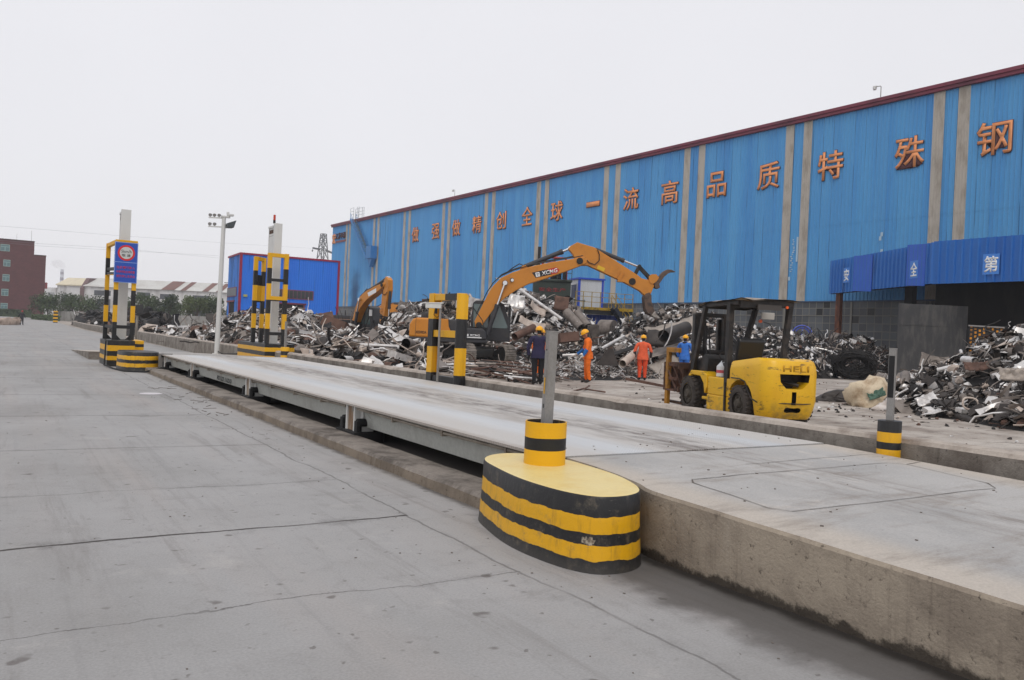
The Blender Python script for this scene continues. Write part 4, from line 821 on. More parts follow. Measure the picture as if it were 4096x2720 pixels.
fw = worn('lime_wall', srgb(214, 214, 214)[:3], srgb(168, 166, 164)[:3], .8, sc=.3, amt=.9, stretch=(1, 1, .5)); rf1 = worn('pale_roof', srgb(200, 200, 196)[:3], srgb(176, 172, 166)[:3], .7, sc=.2); rf2 = worn('beige_roof', srgb(212, 202, 176)[:3], srgb(190, 182, 160)[:3], .7, sc=.2)
rbr = worn('rust_roof', srgb(120, 84, 76)[:3], srgb(96, 72, 68)[:3], .7, sc=.3); fwn = plain('factory_window', srgb(74, 78, 84)[:3], .4)
def fplane(px, d): q = at(px, 1270, d); return V((q.x, q.y, .5))
A, B = fplane(333, 250), fplane(930, 252); d = (B-A).normalized(); L = (B-A).length
t = thing('factory_shed', 'long white factory building with a patched pale roof behind the trees', 'factory', A, math.atan2(d.y, d.x))
b = MB(); b.box((0, 0, 0), (L+30, 18, 10.4)); b.build('wall', fw, t)
b = MB(); b.prism([(-.4, 10.2), (9, 13.2), (18.4, 10.2), (18.4, 10.4), (9, 13.45), (-.6, 10.3)], -.3, L+30, 'x'); b.build('roof', rf1, t)
b = MB()
for x0, x1 in ((23.5, 27.5), (29.4, 31), (36, 37.8), (40.2, 41.8), (46, L+30)): b.prism([(-.62, 10.33), (8.9, 13.5), (8.9, 13.52), (-.64, 10.36)], x0, x1, 'x')
b.build('rust_sheet', rbr, t)
b = MB(); b.prism([(-.3, 0), (-.3, 9.6), (3.5, 13), (8, 13.2), (18, 10), (18, 0)], -1.2, -.02, 'x'); b.build('gable_wall', worn('gable_brown', srgb(112, 90, 90)[:3], srgb(92, 76, 78)[:3], .8, sc=.5), t)
b = MB()
for x0, x1, z0, z1 in ((3, 8, 7.6, 9.2), (4, 8, 2.8, 6.6), (16, 20, 7.6, 9.2), (23, 27.5, 7.4, 9), (33, 38, 7.4, 9), (33, 38, 2, 6.4), (43.5, 48, 7.3, 8.8), (43.5, 48, 2, 6.2), (53, 57, 7.2, 8.8), (23, 27, 2, 6)): b.box((x0, -.06, z0), (x1, -.01, z1))
b.build('window', fwn, t)
b = MB(); b.bar((40, 8, 13.8), (L+30, 8, 13.8), .25); b.build('ridge_duct', M['grey_steel'], t)
A, B = fplane(174, 262), fplane(334, 258); d = (B-A).normalized(); L = (B-A).length
t = thing('factory_shed', 'beige roofed factory wing with tall windows beside the brown gable', 'factory', A, math.atan2(d.y, d.x))
b = MB(); b.box((4.4, .5, 0), (L+.5, 14, 10.6)); b.box((0, 0, 0), (4.3, 10, 9.8)); b.build('wall', fw, t)
b = MB(); b.prism([(0, 10.6), (0, 10.9), (5, 13.4), (14, 10.9), (14, 10.6)], 4.2, L+.8, 'x'); b.build('roof', rf2, t)
b = MB(); b.box((1.6, -.06, 4), (4, -.01, 8.2)); b.box((6, .44, 3.5), (8.6, .49, 7.8)); b.box((10.4, .44, 3), (12, .49, 7.6)); b.build('window', worn('pale_window', srgb(160, 162, 162)[:3], srgb(128, 132, 134)[:3], .5, sc=2), t)
ch = at(248.6, 1080, 800); t = thing('chimney', 'distant red and white banded chimney with white smoke', 'chimney', (ch.x, ch.y, 0))
b = MB(); b.cyl((0, 0, 0), (0, 0, 47), 2.2, 1.5, 14); b.build('stack', stripes('chimney_paint', [30, 33, 36, 39, 42, 44.5], 'y', wob=0, wear=0, yc=srgb(196, 198, 206)[:3]), t)
for n_ in t.children[0].data.materials[0].node_tree.nodes:
    if n_.type == 'MIX' and tuple(round(v, 3) for v in n_.inputs['B'].default_value[:3]) == BLK: n_.inputs['B'].default_value = srgb(140, 138, 150)
t_mat = t.children[0].data.materials[0]; t_mat.node_tree.nodes['Principled BSDF'].inputs['Roughness'].default_value = .8
def smoke_mat():
    n = NT('smoke', 1); n.n.remove(n.b); v = n.new('ShaderNodeVolumePrincipled'); v.inputs['Color'].default_value = (.95, .95, .97, 1); v.inputs['Density'].default_value = .12
    n.l(v.outputs[0], n.n['Material Output'].inputs['Volume']); return n.mat
bm = bmesh.new(); sc = .0269/2.24*0+800/FP/2.2402*1
for (cx, cy, r) in ((560, 618, 4), (556, 600, 6), (543, 586, 8), (527, 574, 10), (510, 566, 10), (496, 574, 8), (478, 568, 6)):
    s0 = at(cx/2.2402, 800+cy/2.2402, 800); r_ = bmesh.ops.create_icosphere(bm, subdivisions=2, radius=r*.42)
    for v_ in r_['verts']:
        k = 1+.45*noise.noise(v_.co*.35+V((cx, 0, 0))); v_.co = V((v_.co.x*1.3*k, v_.co.y*k, v_.co.z*k))+s0
me = bpy.data.meshes.new('smoke'); bm.to_mesh(me); bm.free(); me.materials.append(smoke_mat()); tag(link('smoke', me), 'white smoke drifting left from the distant chimney', 'smoke', None, 'stuff')
py = at(1278, 1308, 300); t = thing('power_pylon', 'lattice power pylon rising behind the blue shed', 'pylon', (py.x, py.y, .5), RAD(15)); pg = plain('pylon_grey', srgb(96, 98, 102)[:3], .6)
b = MB(); Z = [0, 8, 15, 21, 26, 30, 33, 35.5]; W_ = lambda z: 3.4-(3.4-.75)*z/35.5
for i, z in enumerate(Z):
    w = W_(z); c = [(-w, -w), (w, -w), (w, w), (-w, w)]
    for j in range(4): b.bar((*c[j], z), (*c[(j+1) % 4], z), .14)
    if i < len(Z)-1:
        w2 = W_(Z[i+1]); c2 = [(-w2, -w2), (w2, -w2), (w2, w2), (-w2, w2)]
        for j in range(4):
            b.bar((*c[j], z), (*c2[j], Z[i+1]), .24); b.bar((*c[j], z), (*c2[(j+1) % 4], Z[i+1]), .13); b.bar((*c[(j+1) % 4], z), (*c2[j], Z[i+1]), .13)
b.build('lattice', pg, t); b = MB()
for s in (-1, 1): b.bar((s*1.2, 0, 29.6), (s*4.4, 0, 29.4+(-.6 if s > 0 else .4)), .5, .6); b.cyl((s*4.4, 0, 29.2), (s*4.5, 0, 28.5), .25, n=8)
b.build('crossarm', pg, t)
def wire(pts, label):
    b = MB(); b.tube(pts, .016, 5); tag(b.build('power_line', plain('wire_grey', srgb(120, 122, 128)[:3], .6)), label, 'power line', 'overhead wires')
arm = at(1246, 993, 300)
def cable_to(pl, lab):
    q = [at(x, y, d) for x, y, d in pl]; out = []
    for a_, c_ in zip(q[:-1], q[1:]): out += [a_.lerp(c_, k/8) for k in range(8)]
    wire(out+[q[-1]], lab)
cable_to([(-500, 850, 120), (0, 904, 150), (482, 943, 185), (1000, 978.5, 250), (1246, 993, 300)], 'highest thin overhead wire crossing the sky at the left to the pylon')
cable_to([(-500, 915, 120), (147, 974, 150), (460, 992, 175), (875, 1032, 220)], 'second thin overhead wire from the brick block towards the shed')
cable_to([(-500, 925, 120), (147, 983, 150), (460, 1001, 175), (875, 1023, 220)], 'third thin overhead wire, just under the second')
A, B = at(236, 1270, 152), at(880, 1280, 100); A.z = B.z = 0
b = MB(); d = (B-A).normalized(); b.bar((A.x, A.y, 1.15), (B.x, B.y, 1.05), .25, 2.1); tag(b.build('yard_wall', [worn('far_wall', srgb(158, 156, 152)[:3], srgb(120, 116, 112)[:3], .85, sc=.7, amt=.9)]), 'tall grey concrete wall behind the black scrap heap, before the trees', 'wall')
p = at(230, 1290, 124); t = thing('marker_post', 'small yellow and black banded post at the far end of the road', 'post', (p.x-.3, p.y, .1))
b = MB(); b.box((-.3, -.3, 0), (.3, .3, 1.95)); b.build('banded_post', stripes('marker_paint', [.35, .6, .85, 1.1, 1.35, 1.6, 1.85], 'k', wob=0, wear=0), t)
# ================================================================ excavators
XO = worn('digger_orange', srgb(204, 132, 44)[:3], srgb(150, 92, 40)[:3], .42, sc=1.6, amt=.45, lo=.45, hi=.8, grain=.05)
XG = worn('digger_grey', srgb(58, 58, 62)[:3], srgb(88, 80, 72)[:3], .5, sc=2.5, amt=.45, lo=.48, hi=.75)
XT = worn('track_steel', srgb(158, 150, 142)[:3], srgb(92, 84, 76)[:3], .6, .2, sc=6, amt=.8)
XD = worn('oily_black', (.016, .016, .016), (.05, .042, .036), .6, sc=3)
XP = worn('claw_steel', srgb(104, 84, 72)[:3], srgb(62, 56, 54)[:3], .55, .25, sc=4, amt=.9)
TIP = worn('polished_tip', srgb(176, 168, 160)[:3], srgb(96, 86, 78)[:3], .4, .4, sc=6, amt=.8)
HOSE = plain('hose_black', (.012, .012, .013), .45)
decal_k = plain('decal_black', (.02, .02, .022), .4); decal_r = plain('decal_red', srgb(190, 40, 44)[:3], .4); decal_w = plain('decal_white', (.8, .8, .8), .4)
def excavator(label, loc, az, taz, brot=0, bs=1, srot=0, hero=False, name_txt=None):
    t = thing('excavator', label, 'excavator', (loc[0], loc[1], 0), RAD(90-az))
    F = V((.45, 1.85)); PV = V((5.25, 5.22))
    def R2(v, a): c, s = math.cos(a), math.sin(a); return V((v.x*c-v.y*s, v.x*s+v.y*c))
    TB = lambda p: F+R2(V(p)-F, RAD(brot))*bs
    TS = lambda p: TB(PV)+R2(V(p)-PV, RAD(brot+srot))*bs
    L3 = lambda f, p, y: V((f(p).x, y, f(p).y))
    # undercarriage, turned on its own
    Q = rot('Z', RAD(az-taz))
    for s in (-1, 1):
        yo = 1.1*s; b = MB(); path = []
        for k in range(10): a = PI/2+PI*k/9; path.append((-1.72+.44*math.cos(a), .46+.44*math.sin(a)))
        for k in range(10): a = -PI/2+PI*k/9; path.append((1.72+.44*math.cos(a), .46+.44*math.sin(a)))
        L = [V((x, 0, z)) for x, z in path]; L.append(L[0]); pts = []
        for a_, c_ in zip(L[:-1], L[1:]):
            k = max(1, round((c_-a_).length/.175))
            pts += [(a_.lerp(c_, (j+.5)/k), (c_-a_).normalized()) for j in range(k)]
        for p, d in pts:
            Mx = Q @ Matrix.Translation(V((p.x, yo, p.z))) @ Matrix((d, V((0, 1, 0)), d.cross(V((0, 1, 0))))).transposed().to_4x4()
            b.box((-.082, -.3, -.02), (.082, .3, .012), Mx); b.box((-.02, -.3, -.07), (.015, .3, -.02), Mx); b.box((.05, -.3, -.055), (.07, .3, -.02), Mx)
        b.build('track', XT, t)
        b = MB()
        b.box((-1.55, yo-.16, .3), (1.55, yo+.16, .62), Q)
        tr = lambda v: Q @ V(v)
        for x, r in ((-1.72, .38), (1.72, .38)): b.cyl(tr((x, yo-.2, .46)), tr((x, yo+.2, .46)), r, n=18)
        for i in range(7): b.cyl(tr((-1.2+.4*i, yo-.2, .2)), tr((-1.2+.4*i, yo+.2, .2)), .13, n=12)
        b.build('track_frame', XD, t, bevel=.01)
    b = MB(); b.box((-1.2, -.8, .45), (1.1, .8, .82), Q); b.cyl((0, 0, .8), (0, 0, 1.05), .62, n=24); b.box((.7, -.62, .3), (1.3, .62, .7), Q); b.build('chassis', XD, t, bevel=.03)
    # upper structure
    b = MB()
    pr = [(-2.86, 1.14), (-2.84, 1.75), (-2.70, 2.0), (-2.5, 2.07), (-1.62, 2.07), (-1.62, 1.14)]
    b.prism(pr, -1.24, 1.24); b.build('counterweight', XO, t, bevel=.09, seg=3)
    b = MB(); b.prism([(-1.60, 1.2), (-1.60, 2.06), (-1.02, 2.06), (-.98, 1.7), (-.82, 1.35), (-.62, 1.2)], -1.26, 1.26); b.build('side_panel', XO, t, bevel=.02)
    b = MB(); b.prism([(-2.84, 1.03), (-2.86, 1.16), (.9, 1.16), (.9, 1.0), (-.3, .96), (-2.4, .96)], -1.2, 1.2); b.prism([(-1.015, 2.05), (-.975, 1.7), (-.815, 1.35), (-.6, 1.17), (-.16, 1.17), (-.16, 2.02)], -1.25, 1.25)
    b.prism([(-.14, 1.17), (-.14, 1.66), (.62, 1.68), (.78, 1.55), (.84, 1.17)], -1.26, -.48); b.build('housing', XG, t, bevel=.04)
    b = MB(); b.prism([(-2.36, 2.06), (-2.3, 2.33), (-1.38, 2.36), (-1.3, 2.06)], -.7, .7); b.cyl((-1.9, .35, 2.3), (-1.9, .35, 2.75), .05, n=8); hd = b.build('engine_hood', XG, t, bevel=.03)
    b = MB()
    for i in range(6): b.box((-2.1+.13*i, -.705, 2.12), (-2.06+.13*i, -.701, 2.28))
    b.build('vent', XD, hd)
    b = MB(); pr = [(.06, 1.08), (.04, 2.1), (.10, 2.95), (.24, 3.08), (1.40, 3.08), (1.66, 2.94), (1.98, 2.0), (2.02, 1.08)]
    b.prism(pr, .32, 1.25); cbn = b.build('cab', XG, t, bevel=.05, seg=3)
    b = MB(); b.box((.16, .305, 1.75), (.9, .318, 2.9)); b.prism([(1.0, 1.75), (1.0, 2.9), (1.42, 2.9), (1.86, 1.85), (1.84, 1.75)], .305, .318); b.prism([(1.86, 1.5), (1.58, 2.86), (1.60, 2.87), (1.9, 1.5)], .42, 1.15)
    b.build('cab_glass', plain('cab_glass', srgb(86, 104, 104)[:3], .08, 0, .8), cbn)
    b = MB(); b.box((1.88, .36, 1.55), (2.0, .44, 2.9)); b.tube([(1.45, .3, 2.9), (1.9, -.0, 2.95), (2.05, -.1, 2.6)], .02, 6); b.build('cab_rail', XG, cbn)
    b = MB(); b.box((2.0, .1, 2.35), (2.06, .32, 2.8)); b.build('mirror', decal_w, cbn, bevel=.015)
    b = MB(); b.tube([(.05, -1.2, 1.66), (-.1, -1.2, 2.35), (-.55, -1.2, 2.9)], .022, 6); b.tube([(.7, -1.2, 1.6), (.62, -1.2, 2.05), (.1, -1.2, 2.72)], .022, 6); b.build('handrail', XD, t)
    # boom
    poly = [(.30, 1.72), (.58, 1.80), (1.16, 2.70), (1.62, 3.2), (2.14, 3.60), (2.8, 3.98), (3.47, 4.22), (4.56, 4.66), (5.3, 4.98), (5.58, 5.12), (5.62, 5.32), (5.47, 5.43), (3.99, 5.12), (2.79, 4.81), (1.97, 4.50), (1.45, 4.22), (1.07, 3.82), (.80, 3.35), (.54, 2.75), (.22, 2.02)]
    b = MB(); b.prism([tuple(TB(p)) for p in poly], -.27, .27); bo = b.build('boom', XO, t, bevel=.025)
    b = MB(); b.cyl(L3(TB, PV, -.33), L3(TB, PV, .33), .16*bs, n=16); b.cyl(L3(TB, (1.63, 3.96), -.34), L3(TB, (1.63, 3.96), .34), .13*bs, n=14); b.cyl(L3(TB, F, -.36), L3(TB, F, .36), .15, n=14); b.build('pivot_pin', XD, bo)
    b = MB(); b.prism([tuple(TB(p)) for p in ((2.3, 4.6), (2.45, 4.86), (2.6, 4.9), (2.72, 4.78))], -.16, -.08); b.prism([tuple(TB(p)) for p in ((2.3, 4.6), (2.45, 4.86), (2.6, 4.9), (2.72, 4.78))], .08, .16); b.build('bracket', XO, bo)
    # stick
    poly = [(4.66, 5.80), (4.80, 5.96), (5.10, 6.14), (5.95, 5.93), (8.15, 4.68), (8.36, 4.52), (8.86, 4.42), (9.0, 4.18), (8.86, 3.78), (8.62, 3.62), (8.3, 3.9), (7.53, 4.27), (5.66, 5.03), (5.30, 5.0), (5.06, 5.22), (4.9, 5.55)]
    b = MB(); b.prism([tuple(TS(p)) for p in poly], -.2, .2); sk = b.build('stick', XO, t, bevel=.02)
    b = MB()
    for q in ((7.28, 4.82), (7.48, 4.72)):
        b.bar(L3(TS, q, -.215), L3(TS, (q[0]-.18, q[1]-.36), -.215), .07, .03)
    b.box(tuple(L3(TS, (7.2, 4.3), -.22)), tuple(L3(TS, (7.55, 4.42), .22))); b.build('stiffener', XO, sk)
    # rams
    def ram(fa, a, fb_, c, split, y, r, rr):
        A, B = L3(fa, a, y), L3(fb_, c, y); Mi = A.lerp(B, split)
        b = MB(); b.cyl(A, Mi, r, n=12); b.cyl(Mi-(B-A).normalized()*.14, Mi+(B-A).normalized()*.02, r*1.18, n=12); cy = b.build('ram', XG, t)
        b = MB(); b.cyl(Mi, B, rr, n=10); b.cyl(B-V((0, .07, 0)), B+V((0, .07, 0)), rr*2, n=10); b.build('ram_rod', M['chrome'], cy)
    I = lambda p: V(p)
    for y in (-.38, .38): ram(I, (.86, 1.36), TB, (1.63, 3.96), .58, y, .105, .055)
    ram(TB, (2.56, 4.83), TS, (4.78, 5.84), .83, 0, .115, .06)
    ram(TS, (6.02, 5.86), TS, (8.22, 5.10), .66, 0, .10, .05)
    # links and grapple
    b = MB()
    for y in (-.16, .16): b.bar(L3(TS, (8.25, 5.12), y), L3(TS, (7.9, 4.36), y), .06, .13); b.bar(L3(TS, (8.22, 5.12), y), L3(TS, (8.8, 4.56), y), .06, .14)
    b.cyl(L3(TS, (8.23, 5.11), -.22), L3(TS, (8.23, 5.11), .22), .09, n=10); b.cyl(L3(TS, (7.9, 4.34), -.24), L3(TS, (7.9, 4.34), .24), .17, n=14); b.build('link', XD, t)
    b = MB()
    for y0 in (-.24, .17):
        b.prism([tuple(TS(p)) for p in ((8.70, 4.62), (8.84, 4.74), (9.06, 4.76), (9.22, 4.60), (9.1, 4.40), (8.92, 4.26), (8.76, 4.34))], y0, y0+.07)
    b.build('claw_plate', XO, t); b = MB()
    for y0 in (-.20, .05): b.prism([tuple(TS(p)) for p in ((8.98, 4.40), (9.20, 4.62), (9.42, 4.90), (9.62, 5.02), (9.82, 5.02), (10.05, 4.92), (9.84, 4.90), (9.66, 4.82), (9.46, 4.62), (9.25, 4.28), (9.3, 4.12), (9.2, 4.04), (9.05, 4.08))], y0, y0+.15)
    b.build('upper_claw', XP, t, bevel=.015); b = MB()
    for y0 in (-.34, -.14, .06, .26):
        b.prism([tuple(TS(p)) for p in ((8.56, 3.76), (8.50, 3.58), (8.54, 3.30), (8.60, 2.98), (8.72, 2.80), (9.02, 2.66), (9.34, 2.58), (9.14, 2.80), (8.98, 3.08), (8.88, 3.40), (8.86, 3.70), (8.75, 3.84))], y0, y0+.07)
    b.build('lower_claw', XP, t, bevel=.012)
    b = MB()
    for y0 in (-.34, -.14, .06, .26): b.prism([tuple(TS(p)) for p in ((8.9, 2.715), (9.02, 2.65), (9.36, 2.57), (9.14, 2.80), (9.05, 2.93))], y0-.006, y0+.076)
    b.build('claw_tip', TIP, t)
    # hoses
    b = MB()
    for k, y in ((0, -.2), (.04, -.12), (.08, .1)):
        b.tube([L3(TB, p, y) for p in ((.3, 2.4), (.50, 2.86), (.78, 3.5), (1.05, 3.95), (1.45, 4.32+k), (2.0, 4.60+k), (2.8, 4.90+k), (4.0, 5.18+k), (5.1, 5.42+k), (5.4, 5.5))], .022, 6)
    b.tube([L3(TS, p, -.24) for p in ((5.5, 5.4), (5.72, 5.16), (6.0, 5.08), (6.22, 5.3), (6.2, 5.6), (6.1, 5.85))], .022, 6); b.tube([L3(TB, p, -.1) for p in ((1.6, 4.4), (2.0, 4.75), (2.3, 4.95), (2.5, 4.88))], .03, 6)
    b.build('hydraulic_hose', HOSE, t)
    if hero:
        a = RAD(15.2); xd = V((math.cos(a), 0, math.sin(a))); up = V((-math.sin(a), 0, math.cos(a))); o = V((3.62, -.274, 4.555))
        def dq(pts, mt, nm, k): b = MB(); q = [o+xd*x+up*z for x, z in pts]; b.add([p+V((0, -.002*k, 0)) for p in q], [tuple(range(len(q)))]); return b.build(nm, mt, bo)
        dq([(-.68, .16), (-.55, -.13), (.55, -.13), (.68, 0), (.55, .16)], decal_k, 'decal', 1); dq([(.12, .16), (.26, -.13), (.55, -.13), (.68, 0), (.55, .16)], decal_r, 'decal', 2)
        fr = face_frame(o+xd*.17+up*.01+V((0, -.006, 0)), xd, up); text('lettering', 'XCMG', decal_w, bo, fr, w=.82, h=.2, ext=.003, off=.028, shear=.2)
        dq([(-.52, .12), (-.52, -.10), (-.32, -.10), (-.32, .12)], decal_w, 'decal', 2); dq([(-.49, .07), (-.42, -.07), (-.35, .07)], decal_k, 'decal', 3); dq([(-.455, .045), (-.42, -.02), (-.385, .045)], decal_w, 'decal', 4)
        text('lettering', 'XE200DA', decal_k, t, face_frame((-2.28, -1.245, 1.38), (1, 0, 0)), w=.52, h=.13, ext=.003, off=.02)
        text('lettering', 'XCMG', decal_w, t, face_frame((.28, -1.265, 1.34), (1, 0, 0)), w=.48, h=.10, ext=.003, off=.025); b = MB(); b.box((-.12, -1.268, 1.21), (.6, -1.262, 1.26)); b.box((-.12, -1.268, 1.29), (-.02, -1.262, 1.39)); b.build('decal', decal_w, t)
        b = MB(); b.bar(L3(TS, (6.15, 4.98), -.205), L3(TS, (6.5, 4.84), -.205), .012, .18); b.build('decal', plain('decal_yellow', srgb(222, 180, 40)[:3], .4), sk)
        b = MB(); b.prism([(-1.63, 2.065), (-1.615, 1.2), (-1.60, 1.2), (-1.612, 2.065)], -1.262, -1.24); b.prism([(-2.55, 2.06), (-2.56, 1.2), (-2.545, 1.2), (-2.535, 2.06)], -1.246, -1.238); b.build('panel_seam', decal_k, t)
        b = MB(); b.box((-1.85, -1.245, 1.62), (-1.72, -1.241, 1.72)); b.build('latch', decal_r, t); b = MB(); b.cyl(L3(TB, (1.96, 4.13), -.33), L3(TB, (1.96, 4.13), -.27), .1, n=12); wl_ = b.build('work_lamp', decal_k, bo)
        b = MB(); b.cyl(L3(TB, (1.98, 4.12), -.335), L3(TB, (1.98, 4.12), -.331), .075, n=12); b.build('lens', decal_w, wl_)
    elif name_txt:
        a = RAD(15.2+brot); xd = V((math.cos(a), 0, math.sin(a))); up = V((-math.sin(a), 0, math.cos(a))); o = L3(TB, (3.62, 4.555), -.276)
        b = MB(); b.add([o+xd*x+up*z for x, z in ((-.6, .16), (-.5, -.13), (.55, -.13), (.6, .16))], [(0, 1, 2, 3)]); b.build('decal', decal_w, bo)
    return t
excavator('big orange excavator holding its claw grapple up over the scrap', (19.45, 34.75), 120, 180, hero=True)
excavator('smaller orange excavator behind the scrap with its stick hanging straight down', (21.6, 55.9), 172, 200, 0, .78, -72, name_txt=True)
excavator('farthest orange excavator, mostly hidden, only its low boom showing above the scrap', (26.6, 67.6), 116, 150, -17, .86, -52)

# ================================================================ forklift
fl = thing('forklift', 'battered yellow forklift truck with a black overhead guard, seen from behind', 'forklift', (12.09, 10.19, 0), RAD(90-17.7))
def boolean(o, cutter_mb):
    c = cutter_mb.build('cutter', []); md = o.modifiers.new('b', 'BOOLEAN'); md.object = c; md.operation = 'DIFFERENCE'; md.solver = 'EXACT'
    c.parent = o.parent
    dg = bpy.context.evaluated_depsgraph_get(); dg.update(); me = bpy.data.meshes.new_from_object(o.evaluated_get(dg)); o.modifiers.clear(); old = o.data; o.data = me
    bpy.data.objects.remove(c); bpy.data.meshes.remove(old)
def fork_mat():
    n = NT('forklift_yellow', .4, 0, .5); p = n.pos(True)
    k = n.mix(n.ramp(n.noise(p, 2.2, 5, .6), .4, .7, 0, .5), srgb(230, 180, 20)[:3], srgb(208, 152, 18)[:3])
    k = n.mix(n.ramp(n.noise(n.scale(p, (1, 1, 3.5)), 3.2, 8, .75, .4), .57, .66, 0, .85), k, srgb(70, 52, 34)[:3])
    k = n.mix(n.math('MULTIPLY', n.ramp(n.xyz(p)[2], .55, .2), n.ramp(n.noise(p, 3, 6, .7), .4, .65, 0, .7)), k, srgb(126, 104, 62)[:3])
    k = n.mix(n.ramp(n.noise(n.scale(p, (.6, 6, 6)), 4, 5, .7), .64, .7, 0, .6), k, srgb(58, 44, 32)[:3])
    n.bump(n.noise(p, 30, 3), .003, .3); return n.col(k)
FY = fork_mat(); FK = worn('forklift_black', (.014, .013, .013), (.06, .045, .036), .5, sc=5, amt=.7, obj=True)
# counterweight with its wheel arches and rear openings
b = MB()
pl = []
for k in range(9):      # outline seen from above, rounded tail
    a = PI/2+PI/2*k/8; pl.append((-.62+.26*math.cos(a), .30+.26*math.sin(a)))
for k in range(9):
    a = PI+PI/2*k/8; pl.append((-.62+.26*math.cos(a), -.30+.26*math.sin(a)))
pl += [(.36, -.565), (.36, .565)]
def ring(z, g, tilt=0): return [V((x+(g if x < -.3 else 0)+tilt*0, y*(1-g*(.9 if z < .6 else .6)), z)) for x, y in pl]
b.loft([ring(.14, .12), ring(.21, .07), ring(.33, .03), ring(.47, .0), ring(.95, 0), ring(1.08, .02), ring(1.17, .07), ring(1.21, .16)])
for i, v in enumerate(b.v):
    x, y, z = v
    if z > 1.05: b.v[i] = (x, y, z-.10*max(0, (x+.5))/.86)
cw = b.build('counterweight', FY, fl)
arch = [(-.02+.45*math.cos(PI*i/16), .33+.45*math.sin(PI*i/16)) for i in range(17)]+[(-.47, -.2), (.43, -.2)]
for y0, y1 in ((-.9, -.34), (.34, .9)): cu = MB(); cu.prism(arch, y0, y1); boolean(cw, cu)
cu = MB(); cu.prism([(-.30, .94), (.30, .94), (.28, .80), (.16, .68), (-.16, .68), (-.28, .80)], -1.1, -.56, 'x'); boolean(cw, cu)
cu = MB(); cu.box((-1.1, -.045, .40), (-.6, .045, .63)); boolean(cw, cu)
cu = MB(); cu.prism([(-.17, .305), (-.15, .268), (-.10, .258), (-.04, .266), (.04, .266), (.10, .258), (.15, .268), (.17, .305), (.15, .342), (.10, .352), (.04, .344), (-.04, .344), (-.10, .352), (-.15, .342)], -1.1, -.6, 'x'); boolean(cw, cu)
for f in cw.data.polygons: f.use_smooth = True
cw.data.set_sharp_from_angle(angle=RAD(32)); cw.data.materials.append(FK)
for f in cw.data.polygons:
    c = f.center
    if -.86 < c.x < -.5 and abs(c.y) < .315 and .25 < c.z < .955 and (f.normal.x > -.5 or c.x > -.8) and not (f.normal.z > .4 and c.z > .6): f.material_index = 1
b = MB(); b.prism([(-.295, .935), (.295, .935), (.275, .80), (.155, .69), (-.155, .69), (-.275, .80)], -.57, -.555, 'x'); b.cyl((-.6, .1, .8), (-.82, -.12, .74), .035, n=10); b.box((-.62, -.044, .405), (-.602, .044, .625)); b.build('radiator_recess', FK, fl)
text('lettering', 'HELI', worn('embossed', srgb(196, 146, 22)[:3], srgb(150, 110, 24)[:3], .45, sc=9), fl, face_frame((-.874, -.02, 1.04), (0, -1, 0), (.0, 0, 1)), w=.52, h=.11, ext=.004, off=.012)
b = MB()
for z, pts in ((0, [(.3, .80), (0, .80), (-.18, .76), (-.3, .6), (-.42, .47), (-.6, .42)]),): b.tube([(x, .571-(.012 if x < -.5 else 0), zz) for x, zz in pts], .012, 6)
b.tube([(-.6, .545, .42), (-.75, .47, .42), (-.855, .35, .425), (-.872, .2, .425), (-.878, .05, .425), (-.878, -.2, .42), (-.86, -.35, .43)], .010, 6); b.build('panel_seam', FK, fl)
# body
b = MB(); b.box((.37, -.55, .12), (1.26, .55, .42)); b.box((.37, .40, .42), (1.24, .548, .77)); b.box((.37, -.548, .42), (1.24, -.40, .77)); b.box((.37, -.399, .42), (1.24, .399, .62))
b.box((1.25, .30, .30), (1.45, .56, .36)); b.build('side_panel', FY, fl, bevel=.02)
b = MB(); fen = [(1.25, .55), (1.28, .80), (1.45, .86), (1.95, .86), (2.2, .62), (2.25, .45), (2.12, .58), (1.93, .77), (1.55, .76), (1.40, .62), (1.35, .42)]
b.prism(fen, .28, .56); b.prism(fen, -.56, -.28); b.build('fender', FY, fl, bevel=.015)
b = MB(); b.box((1.24, -.45, .25), (2.1, .45, .62)); b.prism([(1.5, .62), (1.42, 1.12), (1.6, 1.2), (1.95, 1.0), (2.05, .62)], -.45, .45); b.tube([(1.45, .15, .7), (1.25, .15, 1.15)], .03, 8); b.build('dashboard', FK, fl, bevel=.02)
b = MB(); ring_ = [V((1.22, .15, 1.17))+V((.1*math.sin(a)*.5, .17*math.cos(a), .17*math.sin(a)*.6)) for a in [2*PI*i/16 for i in range(17)]]; b.tube(ring_, .014, 6); b.build('steering_wheel', FK, fl)
b = MB(); b.box((.36, -.38, .76), (.95, .38, .96)); b.build('engine_cover', FK, fl, bevel=.03)
b = MB(); b.box((.55, -.2, .965), (1.05, .36, 1.06)); b.prism([(.53, 1.02), (.41, 1.50), (.46, 1.56), (.53, 1.56), (.65, 1.05)], -.2, .36); b.build('seat', plain('seat_black', (.018, .018, .019), .35), fl, bevel=.04, seg=3)
